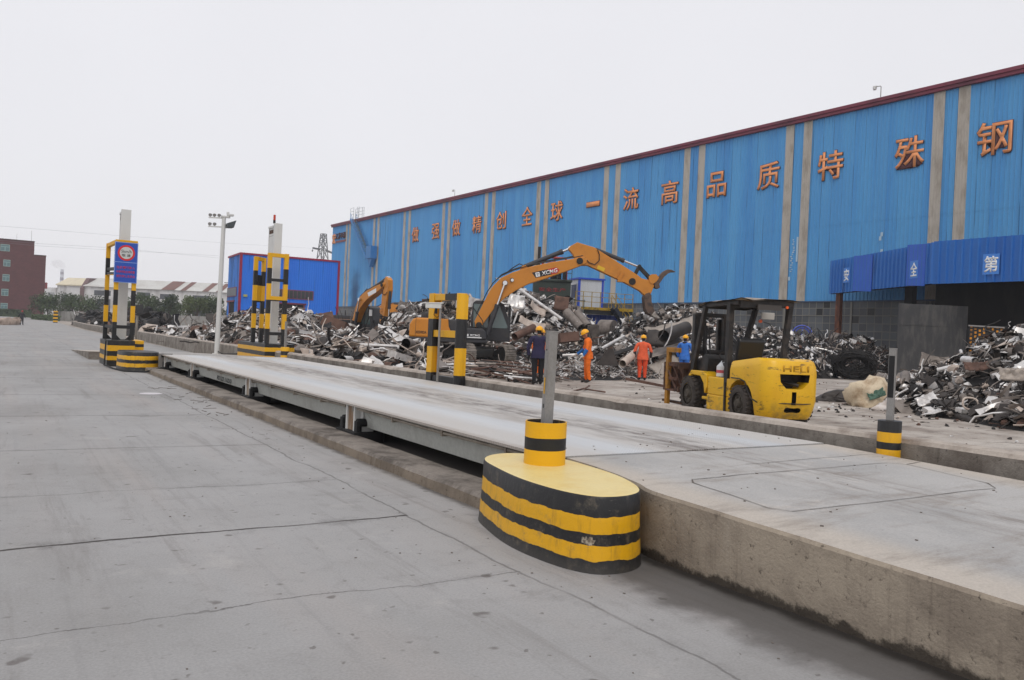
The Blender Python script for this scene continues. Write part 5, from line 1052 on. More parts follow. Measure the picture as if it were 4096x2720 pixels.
# guard
for s in (-1, 1):
    gy = .5 if s > 0 else -.66
    b = MB(); b.bar((1.98, s*.5, .80), (1.56, gy*.98, 2.18), .08, .10); b.build('guard_post', FK, fl, bevel=.008)
    b = MB(); b.bar((.55, s*.5, .62), (.60, s*.48, 2.2), .13, .10) if s > 0 else b.bar((.38, -.54, .9), (.36, gy, 2.24), .10, .10)
    if s > 0: b.bar((.50, .53, .1), (.54, .515, .7), .05, .12)
    b.build('guard_post', FK, fl, bevel=.008)
b = MB(); b.bar((1.9, .46, 2.2), (.3, .46, 2.23), .06, .08); b.bar((1.9, -.64, 2.2), (.25, -.64, 2.26), .06, .08)
for x in (.35, .62, .9, 1.18, 1.46, 1.74): b.bar((x, -.64, 2.23), (x, .46, 2.21), .05, .07)
b.bar((1.9, -.64, 2.2), (1.9, .46, 2.2), .06, .1); b.bar((.25, -.64, 2.24), (.25, .46, 2.21), .06, .16); b.build('guard_grille', FK, fl)
b = MB(); nx, ny = 9, 6; vs = []
for i in range(nx):
    for j in range(ny):
        x = .12+1.9*i/(nx-1); y = -.74+1.28*j/(ny-1); e = 1 if (j in (0, ny-1) or i in (0, nx-1)) else 0
        vs.append((x+.02*math.sin(j*2.1)*e, y, 2.30+.02*noise.noise(V((x*2, y*3, 0)))-.045*e*(.6+noise.noise(V((x*3, y*3, 4)))) + (.02 if i < 3 else 0)-.05*(i > 6)))
q = [(i*ny+j, i*ny+j+1, (i+1)*ny+j+1, (i+1)*ny+j) for i in range(nx-1) for j in range(ny-1)]
b.add(vs, q, 0, True); b.add([(x, y, z-.02) for x, y, z in vs], q, 0, True); b.build('roof_sheet', worn('weathered_board', srgb(176, 164, 150)[:3], srgb(92, 78, 70)[:3], .85, sc=2.5, amt=.9, obj=True), fl)
b = MB(); b.box((.17, -.35, 2.10), (.2, .15, 2.2)); b.build('plate', plain('old_plate', srgb(70, 66, 64)[:3], .6), fl)
b = MB(); b.cyl((.2, -.48, 2.17), (.18, -.48, 2.17), .028, n=10); b.cyl((1.50, -.72, 1.93), (1.47, -.72, 1.93), .035, n=10); b.build('indicator', plain('amber', srgb(236, 96, 30)[:3], .3), fl)
b = MB(); b.box((1.38, -.98, 1.97), (1.41, -.68, 2.11)); b.bar((1.5, -.66, 2.1), (1.4, -.72, 2.06), .02); b.build('mirror', plain('mirror_grey', srgb(176, 172, 166)[:3], .25), fl, bevel=.012)
b = MB(); b.tube([(2.1, .2, 1.9), (2.0, .22, 1.4), (1.9, .2, 1.0), (1.6, .2, .9)], .018, 6); b.tube([(2.12, .1, 1.7), (2.02, .1, 1.2), (1.9, .12, .95)], .018, 6); b.tube([(.7, .3, .98), (1.0, .35, 1.1), (1.3, .3, .95)], .015, 6); b.build('hose', FK, fl)
b = MB(); b.box((.1, .42, 1.09), (.34, .5, 1.13)); b.box((1.28, .1, .64), (1.45, .2, .74)); b.bar((1.30, .3, .8), (1.2, .32, 1.05), .02); b.bar((1.34, .25, .8), (1.24, .27, 1.02), .02); b.build('lever', FK, fl)
# mast, carriage, basket
b = MB()
for s in (-1, 1): b.box((2.18, s*.34-.06, .12), (2.30, s*.34+.06, 2.05)); b.box((2.32, s*.26-.04, .12), (2.40, s*.26+.04, 1.95))
for z in (.5, 1.2, 1.98): b.box((2.2, -.34, z), (2.3, .34, z+.09))
b.cyl((2.24, .12, .2), (2.24, .12, 1.8), .045, n=10); b.build('mast', FK, fl, bevel=.006)
b = MB(); b.box((2.42, -.6, .35), (2.48, .6, .47)); b.box((2.42, -.6, .85), (2.48, .6, .97))
for s in (-.4, .4): b.box((2.49, s-.06, .1), (2.54, s+.06, .95)); b.box((2.54, s-.06, .08), (3.5, s+.06, .13))
b.build('fork', M['rust'], fl); yo = worn('old_yellow', srgb(176, 122, 36)[:3], srgb(104, 78, 46)[:3], .6, sc=4, amt=.9)
b = MB()
for y in (-.62, .58):
    b.box((2.92, y-.04, .05), (3.04, y+.04, 1.30)); b.box((2.46, y-.04, 1.20), (2.92, y+.04, 1.30))
b.build('frame', yo, fl, bevel=.006)
bk_ = worn('rust_mesh', srgb(104, 72, 58)[:3], srgb(52, 38, 34)[:3], .8, sc=5, amt=.9); b = MB()
b.box((3.08, -.7, .36), (3.12, .62, .98))
for i in range(9): b.bar((2.5, -.6+.15*i, .38), (3.1, -.6+.15*i, .95), .03)
b.box((2.5, -.68, .36), (3.1, .62, .4)); b.box((2.5, .57, .9), (3.1, .60, .98)); b.box((2.5, .57, .6), (3.1, .6, .66)); b.build('basket', bk_, fl)
def wheel(x, y, r, w, side):
    n = 30; b = MB(); tread = worn('dusty_tyre', srgb(74, 68, 64)[:3], srgb(44, 40, 38)[:3], .9, sc=5, amt=.8)
    pf = [(-w/2, .60*r), (-w/2-.012, .78*r), (-w/2+.012, .93*r), (-w/2+.05, r*.97), (0, r*.98), (w/2-.05, r*.97), (w/2-.012, .93*r), (w/2+.012, .78*r), (w/2, .60*r)]
    b.loft([[V((x+rr*math.cos(2*PI*k/n), y+yy, r+rr*math.sin(2*PI*k/n))) for k in range(n)] for yy, rr in pf], caps=False)
    for k in range(24):
        a = 2*PI*k/24
        for s in (-1, 1):
            a2 = a+(.13 if s > 0 else 0)
            Mx = Matrix.Translation(V((x, y, r))) @ rot('Y', -a2) @ Matrix.Translation(V((r*.96, s*w*.27, 0))) @ rot('X', s*.45)
            b.box((-.02, -w*.25, -.022), (r*.045, w*.25, .022), Mx)
    ty = b.build('wheel', tread, fl)
    b = MB(); yo_ = y+side*w*.5; b.cyl((x, y-side*w*.3, r), (x, yo_-side*.03, r), .60*r, n=24); b.cyl((x, yo_-side*.03, r), (x, yo_+side*.005, r), .60*r, .53*r, n=24, caps=False); b.cyl((x, yo_-side*.029, r), (x, yo_+side*.03, r), .26*r, .2*r, n=14)
    for k in range(6): a = 2*PI*k/6; b.cyl((x+.38*r*math.cos(a), yo_-side*.03, r+.38*r*math.sin(a)), (x+.38*r*math.cos(a), yo_-side*.005, r+.38*r*math.sin(a)), .018, n=6)
    b.build('rim', worn('dusty_rim', srgb(82, 76, 68)[:3], srgb(52, 46, 42)[:3], .8, sc=6), ty)
for s in (-1, 1): wheel(-.02, (.505 if s > 0 else -.67), .34, .2, s); wheel(1.98, s*.47, .37, .27, s)
jug = thing('plastic_jug', 'white plastic jug with a red label standing behind the forklift step', 'jug', fl.matrix_basis @ V((1.08, .32, .78)), RAD(80))
b = MB(); b.cyl((0, 0, 0), (0, 0, .2), .12, n=16); b.cyl((0, 0, .2), (0, 0, .28), .12, .05, n=16, caps=False); b.cyl((0, 0, .28), (0, 0, .31), .04, n=10); b.build('body', plain('jug_white', (.7, .72, .74), .35), jug); b = MB(); b.cyl((0, 0, .07), (0, 0, .13), .1215, n=16, caps=False); b.build('label', plain('jug_label', srgb(190, 80, 90)[:3], .5), jug)
# ================================================================ people
HELM = plain('helmet_yellow', srgb(246, 176, 26)[:3], .3); SKIN = worn('skin', srgb(172, 120, 92)[:3], srgb(150, 98, 76)[:3], .55, sc=9, amt=.4); HAIR = plain('hair', (.012, .011, .011), .6); EYE = plain('eye', (.01, .01, .01), .2)
def cloth(name, c, k=.62): return worn(name, srgb(*c)[:3], tuple(v*k for v in srgb(*c)[:3]), .85, sc=9, amt=.7, lo=.4, hi=.7, bump=.01)
GLOVE = cloth('work_glove', (198, 196, 190)); BOOT = cloth('boot', (56, 52, 50))
def person(label, loc, az, H, jacket, trousers, sleeve=None, glove=GLOVE, arms=((.06, .05), (.06, .05)), head_tilt=0, head_turn=0, helmet=HELM, hood=None, lean=0, step=.04, bulk=1.12, extra=None, fold=None):
    t = thing('person', label, 'person', loc, RAD(-az)); k = H/1.70
    P = []; E_ = []; Rr = []; B = []
    def j(p, r, par=None, m=None):
        P.append(V(p)*k); Rr.append((r if isinstance(r, tuple) else (r, r))); i = len(P)-1
        if par is not None: E_.append((par, i)); B.append(m)
        return i
    bk = bulk; yl = lambda z: lean*(z-.9)
    pel = j((0, 0, .93), (.155*bk, .115*bk)); wa = j((0, yl(1.08), 1.08), (.15*bk, .11*bk), pel, 0); ch = j((0, yl(1.28)-.005, 1.28), (.17*bk, .115*bk), wa, 0); up = j((0, yl(1.40), 1.40), (.12*bk, .085), ch, 0)
    nk = j((0, yl(1.47)+.01, 1.475), .056, up, 4); ht = head_tilt; hy = yl(1.55)
    h1 = j((0, hy+.02+.05*ht, 1.545), (.070, .082), nk, 4); h2 = j((0, hy+.015+.09*ht, 1.615), (.076, .092), h1, 4); j((0, hy+.0+.11*ht, 1.675), (.06, .072), h2, 4); j((.0+.06*head_turn, hy+.125+.10*ht, 1.565-.05*ht), .013, h1, 4); j((.03*head_turn, hy+.08+.09*ht, 1.50-.05*ht), .03, h1, 4)
    for s, (fw, out) in zip((-1, 1), arms):
        sh = j((s*.185*bk, yl(1.37), 1.375), .068*bk, up, 0); el = j((s*(.235+out*.5)*bk, yl(1.1)+fw*.35-.02, 1.11), .052*bk, sh, 0); wr = j((s*(.235+out), yl(.9)+fw, .88+abs(fw)*.12), .040*bk, el, 1)
        hx = s*(.235+out*1.05); d = V((0, fw*.35+.012, -.06)); h = V((hx, yl(.9)+fw, .88+abs(fw)*.12)); pm = j(h+d, (.036, .024), wr, 3); pe = j(h+d*1.9, (.034, .02), pm, 3)
        for q, (dx, ln) in enumerate(((-.028, .062), (-.009, .07), (.010, .066), (.027, .052))):
            f1 = j(h+d*2.0+V((dx*.6, dx*.7, -ln*.5)), .0095, pe, 3); j(h+d*2.0+V((dx*.6-s*.012, dx*.7+.012, -ln)), .0085, f1, 3)
        th = j(h+d*.9+V((-s*.03, .028, -.015)), .011, pm, 3); j(h+d*.9+V((-s*.035, .045, -.05)), .009, th, 3)
    for s in (-1, 1):
        hp = j((s*.088*bk, .0, .86), (.105*bk, .105*bk), pel, 2); kn = j((s*.098, s*step*.3+.015, .49), .078*bk, hp, 2); an = j((s*.105, s*step-.03, .10), .056, kn, 2)
        hl = j((s*.105, s*step-.07, .05), .045, an, 5); j((s*.115, s*step+.07, .045), (.05, .04), an, 5); j((s*.12, s*step+.15, .035), (.042, .032), len(P)-1, 5)
    me = bpy.data.meshes.new('body'); me.from_pydata(P, E_, []); o = link('body', me, t)
    md = o.modifiers.new('s', 'SKIN'); md.use_smooth_shade = True
    for i, sv in enumerate(me.skin_vertices[0].data): sv.radius = tuple(x*k for x in Rr[i]); sv.use_root = (i == pel)
    ss = o.modifiers.new('d', 'SUBSURF'); ss.levels = ss.render_levels = 2
    dg = bpy.context.evaluated_depsgraph_get(); dg.update(); m2 = bpy.data.meshes.new_from_object(o.evaluated_get(dg)); o.modifiers.clear(); o.data = m2
    for mt in (jacket, sleeve or jacket, trousers, glove, SKIN, BOOT, HAIR, EYE): m2.materials.append(mt)
    for p in m2.polygons:
        c = p.center; best = 9e9; mi = 0
        for (a, b_), mm in zip(E_, B):
            A, D = P[a], P[b_]-P[a]; u = max(0, min(1, (c-A).dot(D)/max(D.length_squared, 1e-9))); dd = (c-A-D*u).length-.5*(Rr[a][0]*(1-u)+Rr[b_][0]*u)*k
            if dd < best: best = dd; mi = mm
        if mi == 2 and c.z > .80*k: mi = 0
        if mi == 0 and c.z < .79*k: mi = 2
        if mi == 4 and c.y < (hy+.01)*k and c.z > 1.5*k: mi = 6
        p.material_index = mi; p.use_smooth = True
    # wrinkles in the cloth
    for v in m2.vertices:
        if v.co.z < 1.42*k and v.co.z > .08*k:
            n_ = noise.noise(V((v.co.x*9, v.co.y*9, v.co.z*16+loc[0])))*.011+noise.noise(V((v.co.x*4, v.co.y*4, v.co.z*30+loc[1])))*.006; v.co += v.normal*n_
    # hem of the jacket, eyes, ears
    b = MB(); n_ = 20
    def el(z, a, c): return [V((a*math.cos(2*PI*i/n_), c*math.sin(2*PI*i/n_)+yl(.9), z))*k for i in range(n_)]
    b.loft([el(1.02, .165*bk, .125*bk), el(.90, .182*bk, .14*bk), el(.80, .19*bk, .145*bk), el(.795, .17*bk, .125*bk)], caps=False); b.build('jacket_hem', jacket, t)
    b = MB()
    for s in (-1, 1): b.cyl(V((s*.03+.02*head_turn, hy+.10+.09*ht, 1.60))*k, V((s*.03+.02*head_turn, hy+.107+.09*ht, 1.60))*k, .011*k, n=8)
    b.build('eye', EYE, t); b = MB()
    for s in (-1, 1): b.cyl(V((s*.076, hy+.01+.08*ht, 1.575))*k, V((s*.094, hy+.0+.08*ht, 1.58))*k, .026*k, .03*k, n=10)
    b.build('ear', SKIN, t)
    if helmet:
        b = MB(); c = V((0, hy+.02+.10*ht, 1.638-.01*abs(ht)))*k; rg = []
        for (z, r) in ((-.012, 1.0), (.0, 1.02), (.04, .98), (.075, .84), (.10, .6), (.115, .3), (.118, .05)):
            rg.append([c+rot('X', -ht*.6).to_3x3() @ V((.112*r*math.cos(a), .135*r*math.sin(a), z))*k for a in [2*PI*i/20 for i in range(20)]])
        b.loft(rg, caps=False); br_ = []
        for a in [PI*i/10 for i in range(11)]: br_ += [c+rot('X', -ht*.6).to_3x3() @ V((.112*math.cos(a), .135*math.sin(a), -.008))*k, c+rot('X', -ht*.6).to_3x3() @ V((.118*math.cos(a), .135*math.sin(a)+.055*math.sin(a), -.022))*k]
        b.add(br_, [(2*i, 2*i+1, 2*i+3, 2*i+2) for i in range(10)], 0, True); b.tube([c+rot('X', -ht*.6).to_3x3() @ V((0, y, z))*k for y, z in ((.12, .055), (.06, .108), (0, .123), (-.06, .108), (-.12, .055))], .012*k, 6); b.build('helmet', helmet, t)
    if hood:
        b = MB(); b.loft([el(1.38, .115, .10), el(1.43, .125, .115), el(1.47, .105, .10), el(1.485, .08, .08)], caps=False); b.build('hood', hood, t)
    return t
NAVY = cloth('navy_jacket', (46, 42, 74)); BLACKC = cloth('black_trousers', (30, 31, 36)); ORG = cloth('orange_overall', (246, 118, 32), .7); SAL = cloth('faded_orange_overall', (238, 104, 66), .75); RED_ = cloth('red_orange_trousers', (232, 84, 48), .75)
BLS = cloth('blue_sleeve', (46, 120, 200)); RAIN = cloth('blue_raincoat', (62, 124, 214)); HOODG = cloth('grey_hood', (86, 84, 84)); DKS = cloth('dark_sleeve', (52, 48, 50))
person('person in a navy jacket and black trousers with a yellow helmet, seen from behind', (13.28, 19.55, 0), 25, 1.67, NAVY, BLACKC, glove=cloth('dark_glove', (52, 50, 52)), hood=HOODG, bulk=1.22, arms=((.04, .05), (.03, .07)))
person('person in orange mostly hidden behind the worker in the navy jacket', (14.55, 21.3, 0), 60, 1.62, ORG, ORG, arms=((.05, .05), (.14, .08)))
person('person in orange overalls with blue sleeve covers and white gloves, looking down to the left', (15.95, 20.65, 0), 305, 1.66, ORG, ORG, BLS, arms=((.16, .03), (.34, .08)), head_tilt=.7, lean=.06, bulk=1.2, step=.05)
person('person in faded orange jacket and red trousers seen from behind, dark sleeve covers', (19.6, 22.15, 0), 38, 1.60, SAL, RED_, DKS, arms=((.03, .06), (.05, .06)), bulk=1.2)
person('person in a blue raincoat and orange helmet half hidden by the forklift', (22.1, 22.6, 0), 62, 1.68, RAIN, RAIN, arms=((.1, .05), (.15, .05)), hood=cloth('dark_hood', (30, 30, 34)), bulk=1.15)
person('person in dark clothes and a red cap far up the road, dragging a tarpaulin', (1.95, 110.5, gz(110.5)), 20, 1.66, cloth('dark_coat', (48, 48, 54)), cloth('dark_trousers', (38, 38, 44)), helmet=plain('cap_red', srgb(176, 54, 64)[:3], .6), arms=((.18, .2), (.05, .1)), lean=.08, step=.12, bulk=1.1)
b = MB(); nu, nv = 16, 10; vs = []
for i in range(nu):
    u = i/(nu-1); cx = 1.75-u*3.6; cy = 110.3-u*6; w = .1+1.25*u**.8
    for jj in range(nv):
        a = PI*jj/(nv-1); vs.append((cx+.25*noise.noise(V((i*.6, jj*.7, 0))), cy+w*math.cos(a), gz(cy)+.02+max(.0, (.95-1.1*u if u < .25 else .85*(1-(u-.25)**1.5*1.1)))*math.sin(a)*(1+.35*noise.noise(V((i*.5, jj*.9, 3))))))
b.add(vs, [(i*nv+jj, i*nv+jj+1, (i+1)*nv+jj+1, (i+1)*nv+jj) for i in range(nu-1) for jj in range(nv-1)], 0, True)
tag(b.build('tarpaulin', worn('tarp_beige', srgb(196, 176, 160)[:3], srgb(150, 128, 114)[:3], .8, sc=1.5, amt=.8)), 'crumpled beige tarpaulin dragged along the far road', 'tarpaulin')
# ================================================================ scrap
def metal(name, c, c2, rough=.45, met=.35, sc=6):
    return worn(name, srgb(*c)[:3], srgb(*c2)[:3], rough, met, sc=sc*.5, amt=.75, lo=.35, hi=.75, grain=.1)
S_W = metal('scrap_bright', (226, 224, 222), (172, 164, 158), .35, .3); S_G = metal('scrap_grey', (136, 127, 120), (88, 79, 73), .5); S_D = metal('scrap_dark', (66, 60, 57), (44, 40, 38), .55, .25)
S_R = metal('scrap_rust', (112, 84, 72), (66, 50, 44), .75, .1); S_K = metal('scrap_black', (28, 27, 28), (48, 44, 42), .7, .1); S_B = metal('scrap_beige', (198, 184, 172), (140, 122, 110), .6, .1)
S_P = metal('plate_grey', (168, 158, 148), (122, 112, 104), .5, .3); SM = [S_W, S_G, S_D, S_R, S_K, S_B]
def pal(rng, w):
    r = rng.random()*sum(w)
    for i, x in enumerate(w):
        r -= x
        if r <= 0: return i
    return 0
def rmat(rng, pos, tilt=1.0, nrm=None):
    q = (nrm or V((0, 0, 1))).to_track_quat('Z', 'Y').to_matrix().to_4x4()
    return Matrix.Translation(pos) @ q @ Euler((rng.gauss(0, .5)*tilt, rng.gauss(0, .5)*tilt, rng.uniform(0, 6.28))).to_matrix().to_4x4()
def piece(b, rng, kind, s, Mx, mi):
    if kind == 'sheet':     # bent, torn sheet with a little thickness
        w, l = s*rng.uniform(.3, .7), s*rng.uniform(.6, 1.3); n = 5; k = rng.uniform(-1.6, 1.6); tw = rng.uniform(-.5, .5); vs = []
        for i in range(n):
            u = i/(n-1)-.5; a = u*k; x = l*u; z = l*.35*(math.cos(a)-1)*(1 if k > 0 else -1)+rng.uniform(-.04, .04)*s
            for v in (-.5, 0, .5): vs.append(V((x, v*w*(1+rng.uniform(-.25, .25)), z+v*w*tw*u*2+rng.uniform(-.03, .03)*s)))
        N = len(vs); th = .006+.008*s; vs2 = vs+[v-V((0, 0, th)) for v in vs]; fs = []
        for i in range(n-1):
            for j in range(2): q = (i*3+j, i*3+j+1, i*3+j+4, i*3+j+3); fs += [q, tuple(N+x for x in reversed(q))]
            for j in (0, 2): fs.append((i*3+j, (i+1)*3+j, N+(i+1)*3+j, N+i*3+j))
        for i in (0, n-1):
            for j in range(2): fs.append((i*3+j, i*3+j+1, N+i*3+j+1, N+i*3+j))
        b.add([Mx @ v for v in vs2], fs, mi)
    elif kind == 'bar':
        l = s*rng.uniform(.8, 1.8); w = s*rng.uniform(.03, .08); k = rng.uniform(-.25, .25)*l; kz = .5 if s < 10 and Mx.to_3x3().col[2].z < .97 else .06
        pts = [Mx @ V((l*(u-.5), k*math.sin(u*3.1)*rng.uniform(.6, 1), k*kz*u*u)) for u in (0, .35, .7, 1)]
        b.tube(pts, w*.6, 4 if rng.random() < .6 else 6, mi)
    elif kind == 'pipe':
        l = s*rng.uniform(.5, 1.2); r = s*rng.uniform(.09, .2); n = 10
        for rr in (r, r*.9): b.cyl(Mx @ V((-l/2, 0, 0)), Mx @ V((l/2, 0, 0)), rr, n=n, caps=False, mi=mi if rr == r else 4)
    elif kind == 'curl':
        n = rng.randint(9, 16); r = s*rng.uniform(.12, .3); w = s*rng.uniform(.04, .1); vs = []; pit = rng.uniform(.02, .12)*s
        for i in range(n):
            a = i*.62; q = r*(1+.12*rng.uniform(-1, 1)); vs += [V((q*math.cos(a), q*math.sin(a), pit*i*.5)), V((q*1.05*math.cos(a), q*1.05*math.sin(a), pit*i*.5+w))]
        b.add([Mx @ v for v in vs], [(2*i, 2*i+1, 2*i+3, 2*i+2) for i in range(n-1)], mi, True)
    elif kind == 'chunk':
        vs = []; r = s*.28
        for z, q in ((-1, .6), (-.2, 1), (.5, .85), (1, .4)):
            for i in range(6): a = 2*PI*i/6; e = 1+rng.uniform(-.35, .35); vs.append(Mx @ V((r*q*e*math.cos(a), r*q*e*math.sin(a), r*z*.7+rng.uniform(-.1, .1)*r)))
        b.add(vs, [(i*6+k, i*6+(k+1) % 6, (i+1)*6+(k+1) % 6, (i+1)*6+k) for i in range(3) for k in range(6)]+[tuple(range(5, -1, -1)), tuple(range(18, 24))], mi)
    elif kind == 'wire':
        p = V((0, 0, 0)); d = V((rng.gauss(0, 1), rng.gauss(0, 1), rng.gauss(0, .4))).normalized(); pts = []
        for i in range(8): pts.append(Mx @ p); d = (d+V((rng.gauss(0, .5), rng.gauss(0, .5), rng.gauss(0, .3)))).normalized(); p = p+d*s*.22
        b.tube(pts, s*.022+.004, 4, mi)
    elif kind == 'angle':
        l = s*rng.uniform(.7, 1.6); w = s*rng.uniform(.06, .12); vs = [Mx @ V(v) for v in ((-l/2, 0, 0), (-l/2, w, 0), (-l/2, 0, w), (l/2, 0, 0), (l/2, w, 0), (l/2, 0, w))]
        b.add(vs, [(0, 1, 4, 3), (0, 3, 5, 2)], mi)
    elif kind == 'box':
        w, l, h = s*rng.uniform(.3, .6), s*rng.uniform(.4, .8), s*rng.uniform(.15, .4); b.box((-l/2, -w/2, -h/2), (l/2, w/2, h/2), Mx, mi)
def hmap(mounds, x, y):
    h = 0
    for cx, cy, rx, ry, hh in mounds:
        q = ((x-cx)/rx)**2+((y-cy)/ry)**2
        if q < 1: h = max(h, hh*(1-q)**.75)
    return h*(1+.22*noise.noise(V((x*.55, y*.55, 0)))+.12*noise.noise(V((x*1.6, y*1.6, 4))))
KINDS = dict(mixed=[('sheet', 5), ('bar', 4), ('pipe', 1.3), ('curl', 1.5), ('chunk', 2.2), ('wire', 1.6), ('angle', 2), ('box', .5)], shreds=[('curl', 3), ('sheet', 4), ('chunk', 3), ('bar', 2)], rods=[('bar', 9), ('wire', .15), ('angle', .4)], wires=[('wire', 9), ('bar', 1), ('chunk', 1)], tangle=[('curl', 5), ('wire', 5), ('bar', 3), ('sheet', .5)], cloth=[('sheet', 6), ('chunk', 5), ('wire', 1), ('bar', 1)])
def heap(label, mounds, n, size, w, seed, kinds='mixed', base=S_K, cut=None, tilt=.8):  # black base sheet paints shade into the gaps between pieces
    rng = random.Random(seed); b = MB()
    x0 = min(m[0]-m[2] for m in mounds); x1 = max(m[0]+m[2] for m in mounds); y0 = min(m[1]-m[3] for m in mounds); y1 = max(m[1]+m[3] for m in mounds)
    st = .35 if (x1-x0) < 16 else .5; nx, ny = int((x1-x0)/st)+1, int((y1-y0)/st)+1
    vs = [(x0+i*st, y0+j*st, hmap(mounds, x0+i*st, y0+j*st)*.9+.12*noise.noise(V((i*.9, j*.9, 1)))-.06) for i in range(nx) for j in range(ny)]
    fs = [(i*ny+j, (i+1)*ny+j, (i+1)*ny+j+1, i*ny+j+1) for i in range(nx-1) for j in range(ny-1) if max(vs[i*ny+j][2], vs[(i+1)*ny+j+1][2]) > 0]
    b.add(vs, fs, SM.index(base)); K, Wt = zip(*KINDS[kinds]); c = 0; tries = 0
    while c < n and tries < n*30:
        tries += 1; x, y = rng.uniform(x0, x1), rng.uniform(y0, y1); h = hmap(mounds, x, y)
        if h < .03 or (cut and cut(x, y)): continue
        e = .3; nr = V((hmap(mounds, x-e, y)-hmap(mounds, x+e, y), hmap(mounds, x, y-e)-hmap(mounds, x, y+e), 2*e)).normalized()
        if nr.dot(V((-x, -y, 1.5-h))) < -6 and rng.random() < .85: continue     # far side of the heap, unseen
        s = rng.uniform(*size)*rng.choice((.6, .8, 1, 1, 1.35)); k = rng.choices(K, Wt)[0]
        piece(b, rng, k, s, rmat(rng, V((x, y, h*.93+rng.uniform(.0, .2)*s)), tilt, nr), pal(rng, w)); c += 1
    return tag(b.build('scrap_heap', SM), label, 'scrap heap', None, 'stuff')
off_wall = lambda x, y: x < 7.75
digger = lambda x, y: x < 7.75 or (16.2 < x < 23 and 31.6 < y < 38.5)
heap('near scrap heap of bright pipes and bent sheet along the low wall, left of the excavator', [(10.9, 27, 2.5, 4.2, .75), (12.3, 31, 2.5, 5, .95), (13.2, 38, 4.0, 5.5, 1.05), (11.2, 35, 3.6, 7, .9), (16.5, 44, 3.5, 4, .95), (21, 43.5, 3.4, 4, 2.2), (10.0, 33, 2.3, 7, .75)], 2600, (.24, .95), (3.4, 3.2, 2.4, 1.3, 1.8, 2), 11, cut=digger, tilt=.6)
heap('left scrap heap of white turnings and tubs in front of the blue shed', [(15.5, 53, 5.5, 8, 2.3), (11.5, 47, 3.8, 8, 1.3), (19, 58, 3.5, 6, .7), (10.5, 54, 2.6, 6, .8)], 2800, (.24, .95), (4.2, 3, 2.4, .7, 2, 1.6), 12, cut=off_wall, tilt=.7)
heap('black heap of rubber and dark sheet by the far wall at the left', [(12.6, 92, 3.2, 9, 2.1), (10.8, 100, 2.6, 16, 1.5), (11.0, 76, 2.6, 9, .7), (10.4, 122, 2.2, 12, 1.6)], 900, (.7, 1.8), (.4, .8, 3, .5, 6, .3), 13, 'cloth', S_K, cut=lambda x, y: x < 8.3)
heap('main scrap mountain of pipes, ducts and plates behind the big excavator', [(29, 44.5, 6, 6, 4.3), (24.5, 47.5, 5, 4.5, 3.6), (32, 43, 4.5, 5, 1.8), (27, 40, 4.6, 5, 2.1), (25.5, 37, 4.5, 3.6, .9), (30.5, 36.5, 5, 4.5, 1.2)], 4200, (.22, .95), (4, 3.3, 3, 1.3, 2.4, 1.1), 14, cut=digger, tilt=.75)
heap('scrap heap under the claw topped with shiny shredded turnings', [(30.2, 31.2, 4.8, 5, 3.35), (33.5, 29, 4, 4, 2.3), (27.5, 29.5, 4, 4.5, 1.8)], 3400, (.16, .5), (4.6, 4, 3.8, .4, 3.6, .4), 15, 'shreds')
heap('front slope of plates and dark offcuts behind the workers', [(24.5, 28, 4.3, 4.2, 1.2), (23, 28.4, 3.2, 3.2, .7), (23.6, 31.5, 2.6, 3.0, .8), (28.5, 25.8, 3.5, 2.8, .9)], 1500, (.2, .8), (2.8, 3, 3.6, 1.2, 2.2, .8), 16, cut=digger, tilt=.5)
heap('dark matted wire and mesh heap behind the forklift', [(40.5, 31, 4.5, 3.4, 1.75), (36.5, 31.5, 3.6, 3.2, 1.9), (43.5, 33.5, 4.5, 3.5, 2.1), (46.5, 31.5, 3, 3, 1.5)], 2600, (.3, .8), (.7, 1.2, 3.5, .6, 5, .3), 17, 'wires', S_K)
heap('loose bright offcuts on top of the wire heap near the hall windows', [(42.5, 35.2, 6, 2.6, 2.45), (37.5, 34.5, 4.5, 2.6, 2.0), (47.5, 33.2, 3.6, 2.6, 2.4)], 1200, (.25, .9), (4, 3, 2.4, 1.4, 1.4, 1.2), 18)
heap('right scrap heap of plates, pipes and tangled offcuts at the edge of the yard', [(25.5, 8.5, 6.2, 6.5, 2.75), (20.6, 10, 3.0, 2.4, .6), (22.2, 12.2, 3.4, 2.2, .85), (19.6, 7.4, 3.0, 2.6, .85)], 5200, (.12, .55), (4, 3.4, 3.2, .5, 3, 1), 19, tilt=.75)
heap('flat bed of thin rusty rods in front of the big excavator', [(13.4, 23.0, 2.6, 2.8, .18), (15.2, 26.3, 2.8, 3.4, .16), (17.2, 29.3, 3.2, 2.2, .1), (12.2, 22.0, 1.5, 1.8, .15), (20, 30.2, 2.4, 1.8, .1)], 2400, (.3, .9), (1.6, 3.4, 2.2, 2.2, 1, 1.6), 20, 'rods', S_K, cut=digger, tilt=.05)
heap('tangle of pale wire and strip on the ground beside the orange workers', [(17.2, 23.5, 2.6, 1.8, .3), (20.2, 25.2, 2.6, 2.2, .36), (15.6, 23.8, 1.4, 1.2, .2), (22.4, 24.8, 1.8, 1.2, .26)], 1500, (.16, .45), (4.4, 3.4, 1.8, 1, .8, 1.2), 21, 'tangle', S_K, tilt=.4)
b = MB(); rng = random.Random(9)
for i in range(900):
    x = rng.uniform(9, 30); y = rng.uniform(3, 32); z_ = .0
    if y > 28-x*.1 and rng.random() < .4: continue
    if rng.random() < .5: x, y = rng.gauss(19.5, 2.2), rng.gauss(11, 1.8)
    piece(b, rng, rng.choice(('bar', 'chunk', 'chunk', 'sheet', 'chunk')), rng.uniform(.04, .16), rmat(rng, V((x, y, .015)), .3), pal(rng, (2, 2, 3, 1.5, 1.5, 1)))
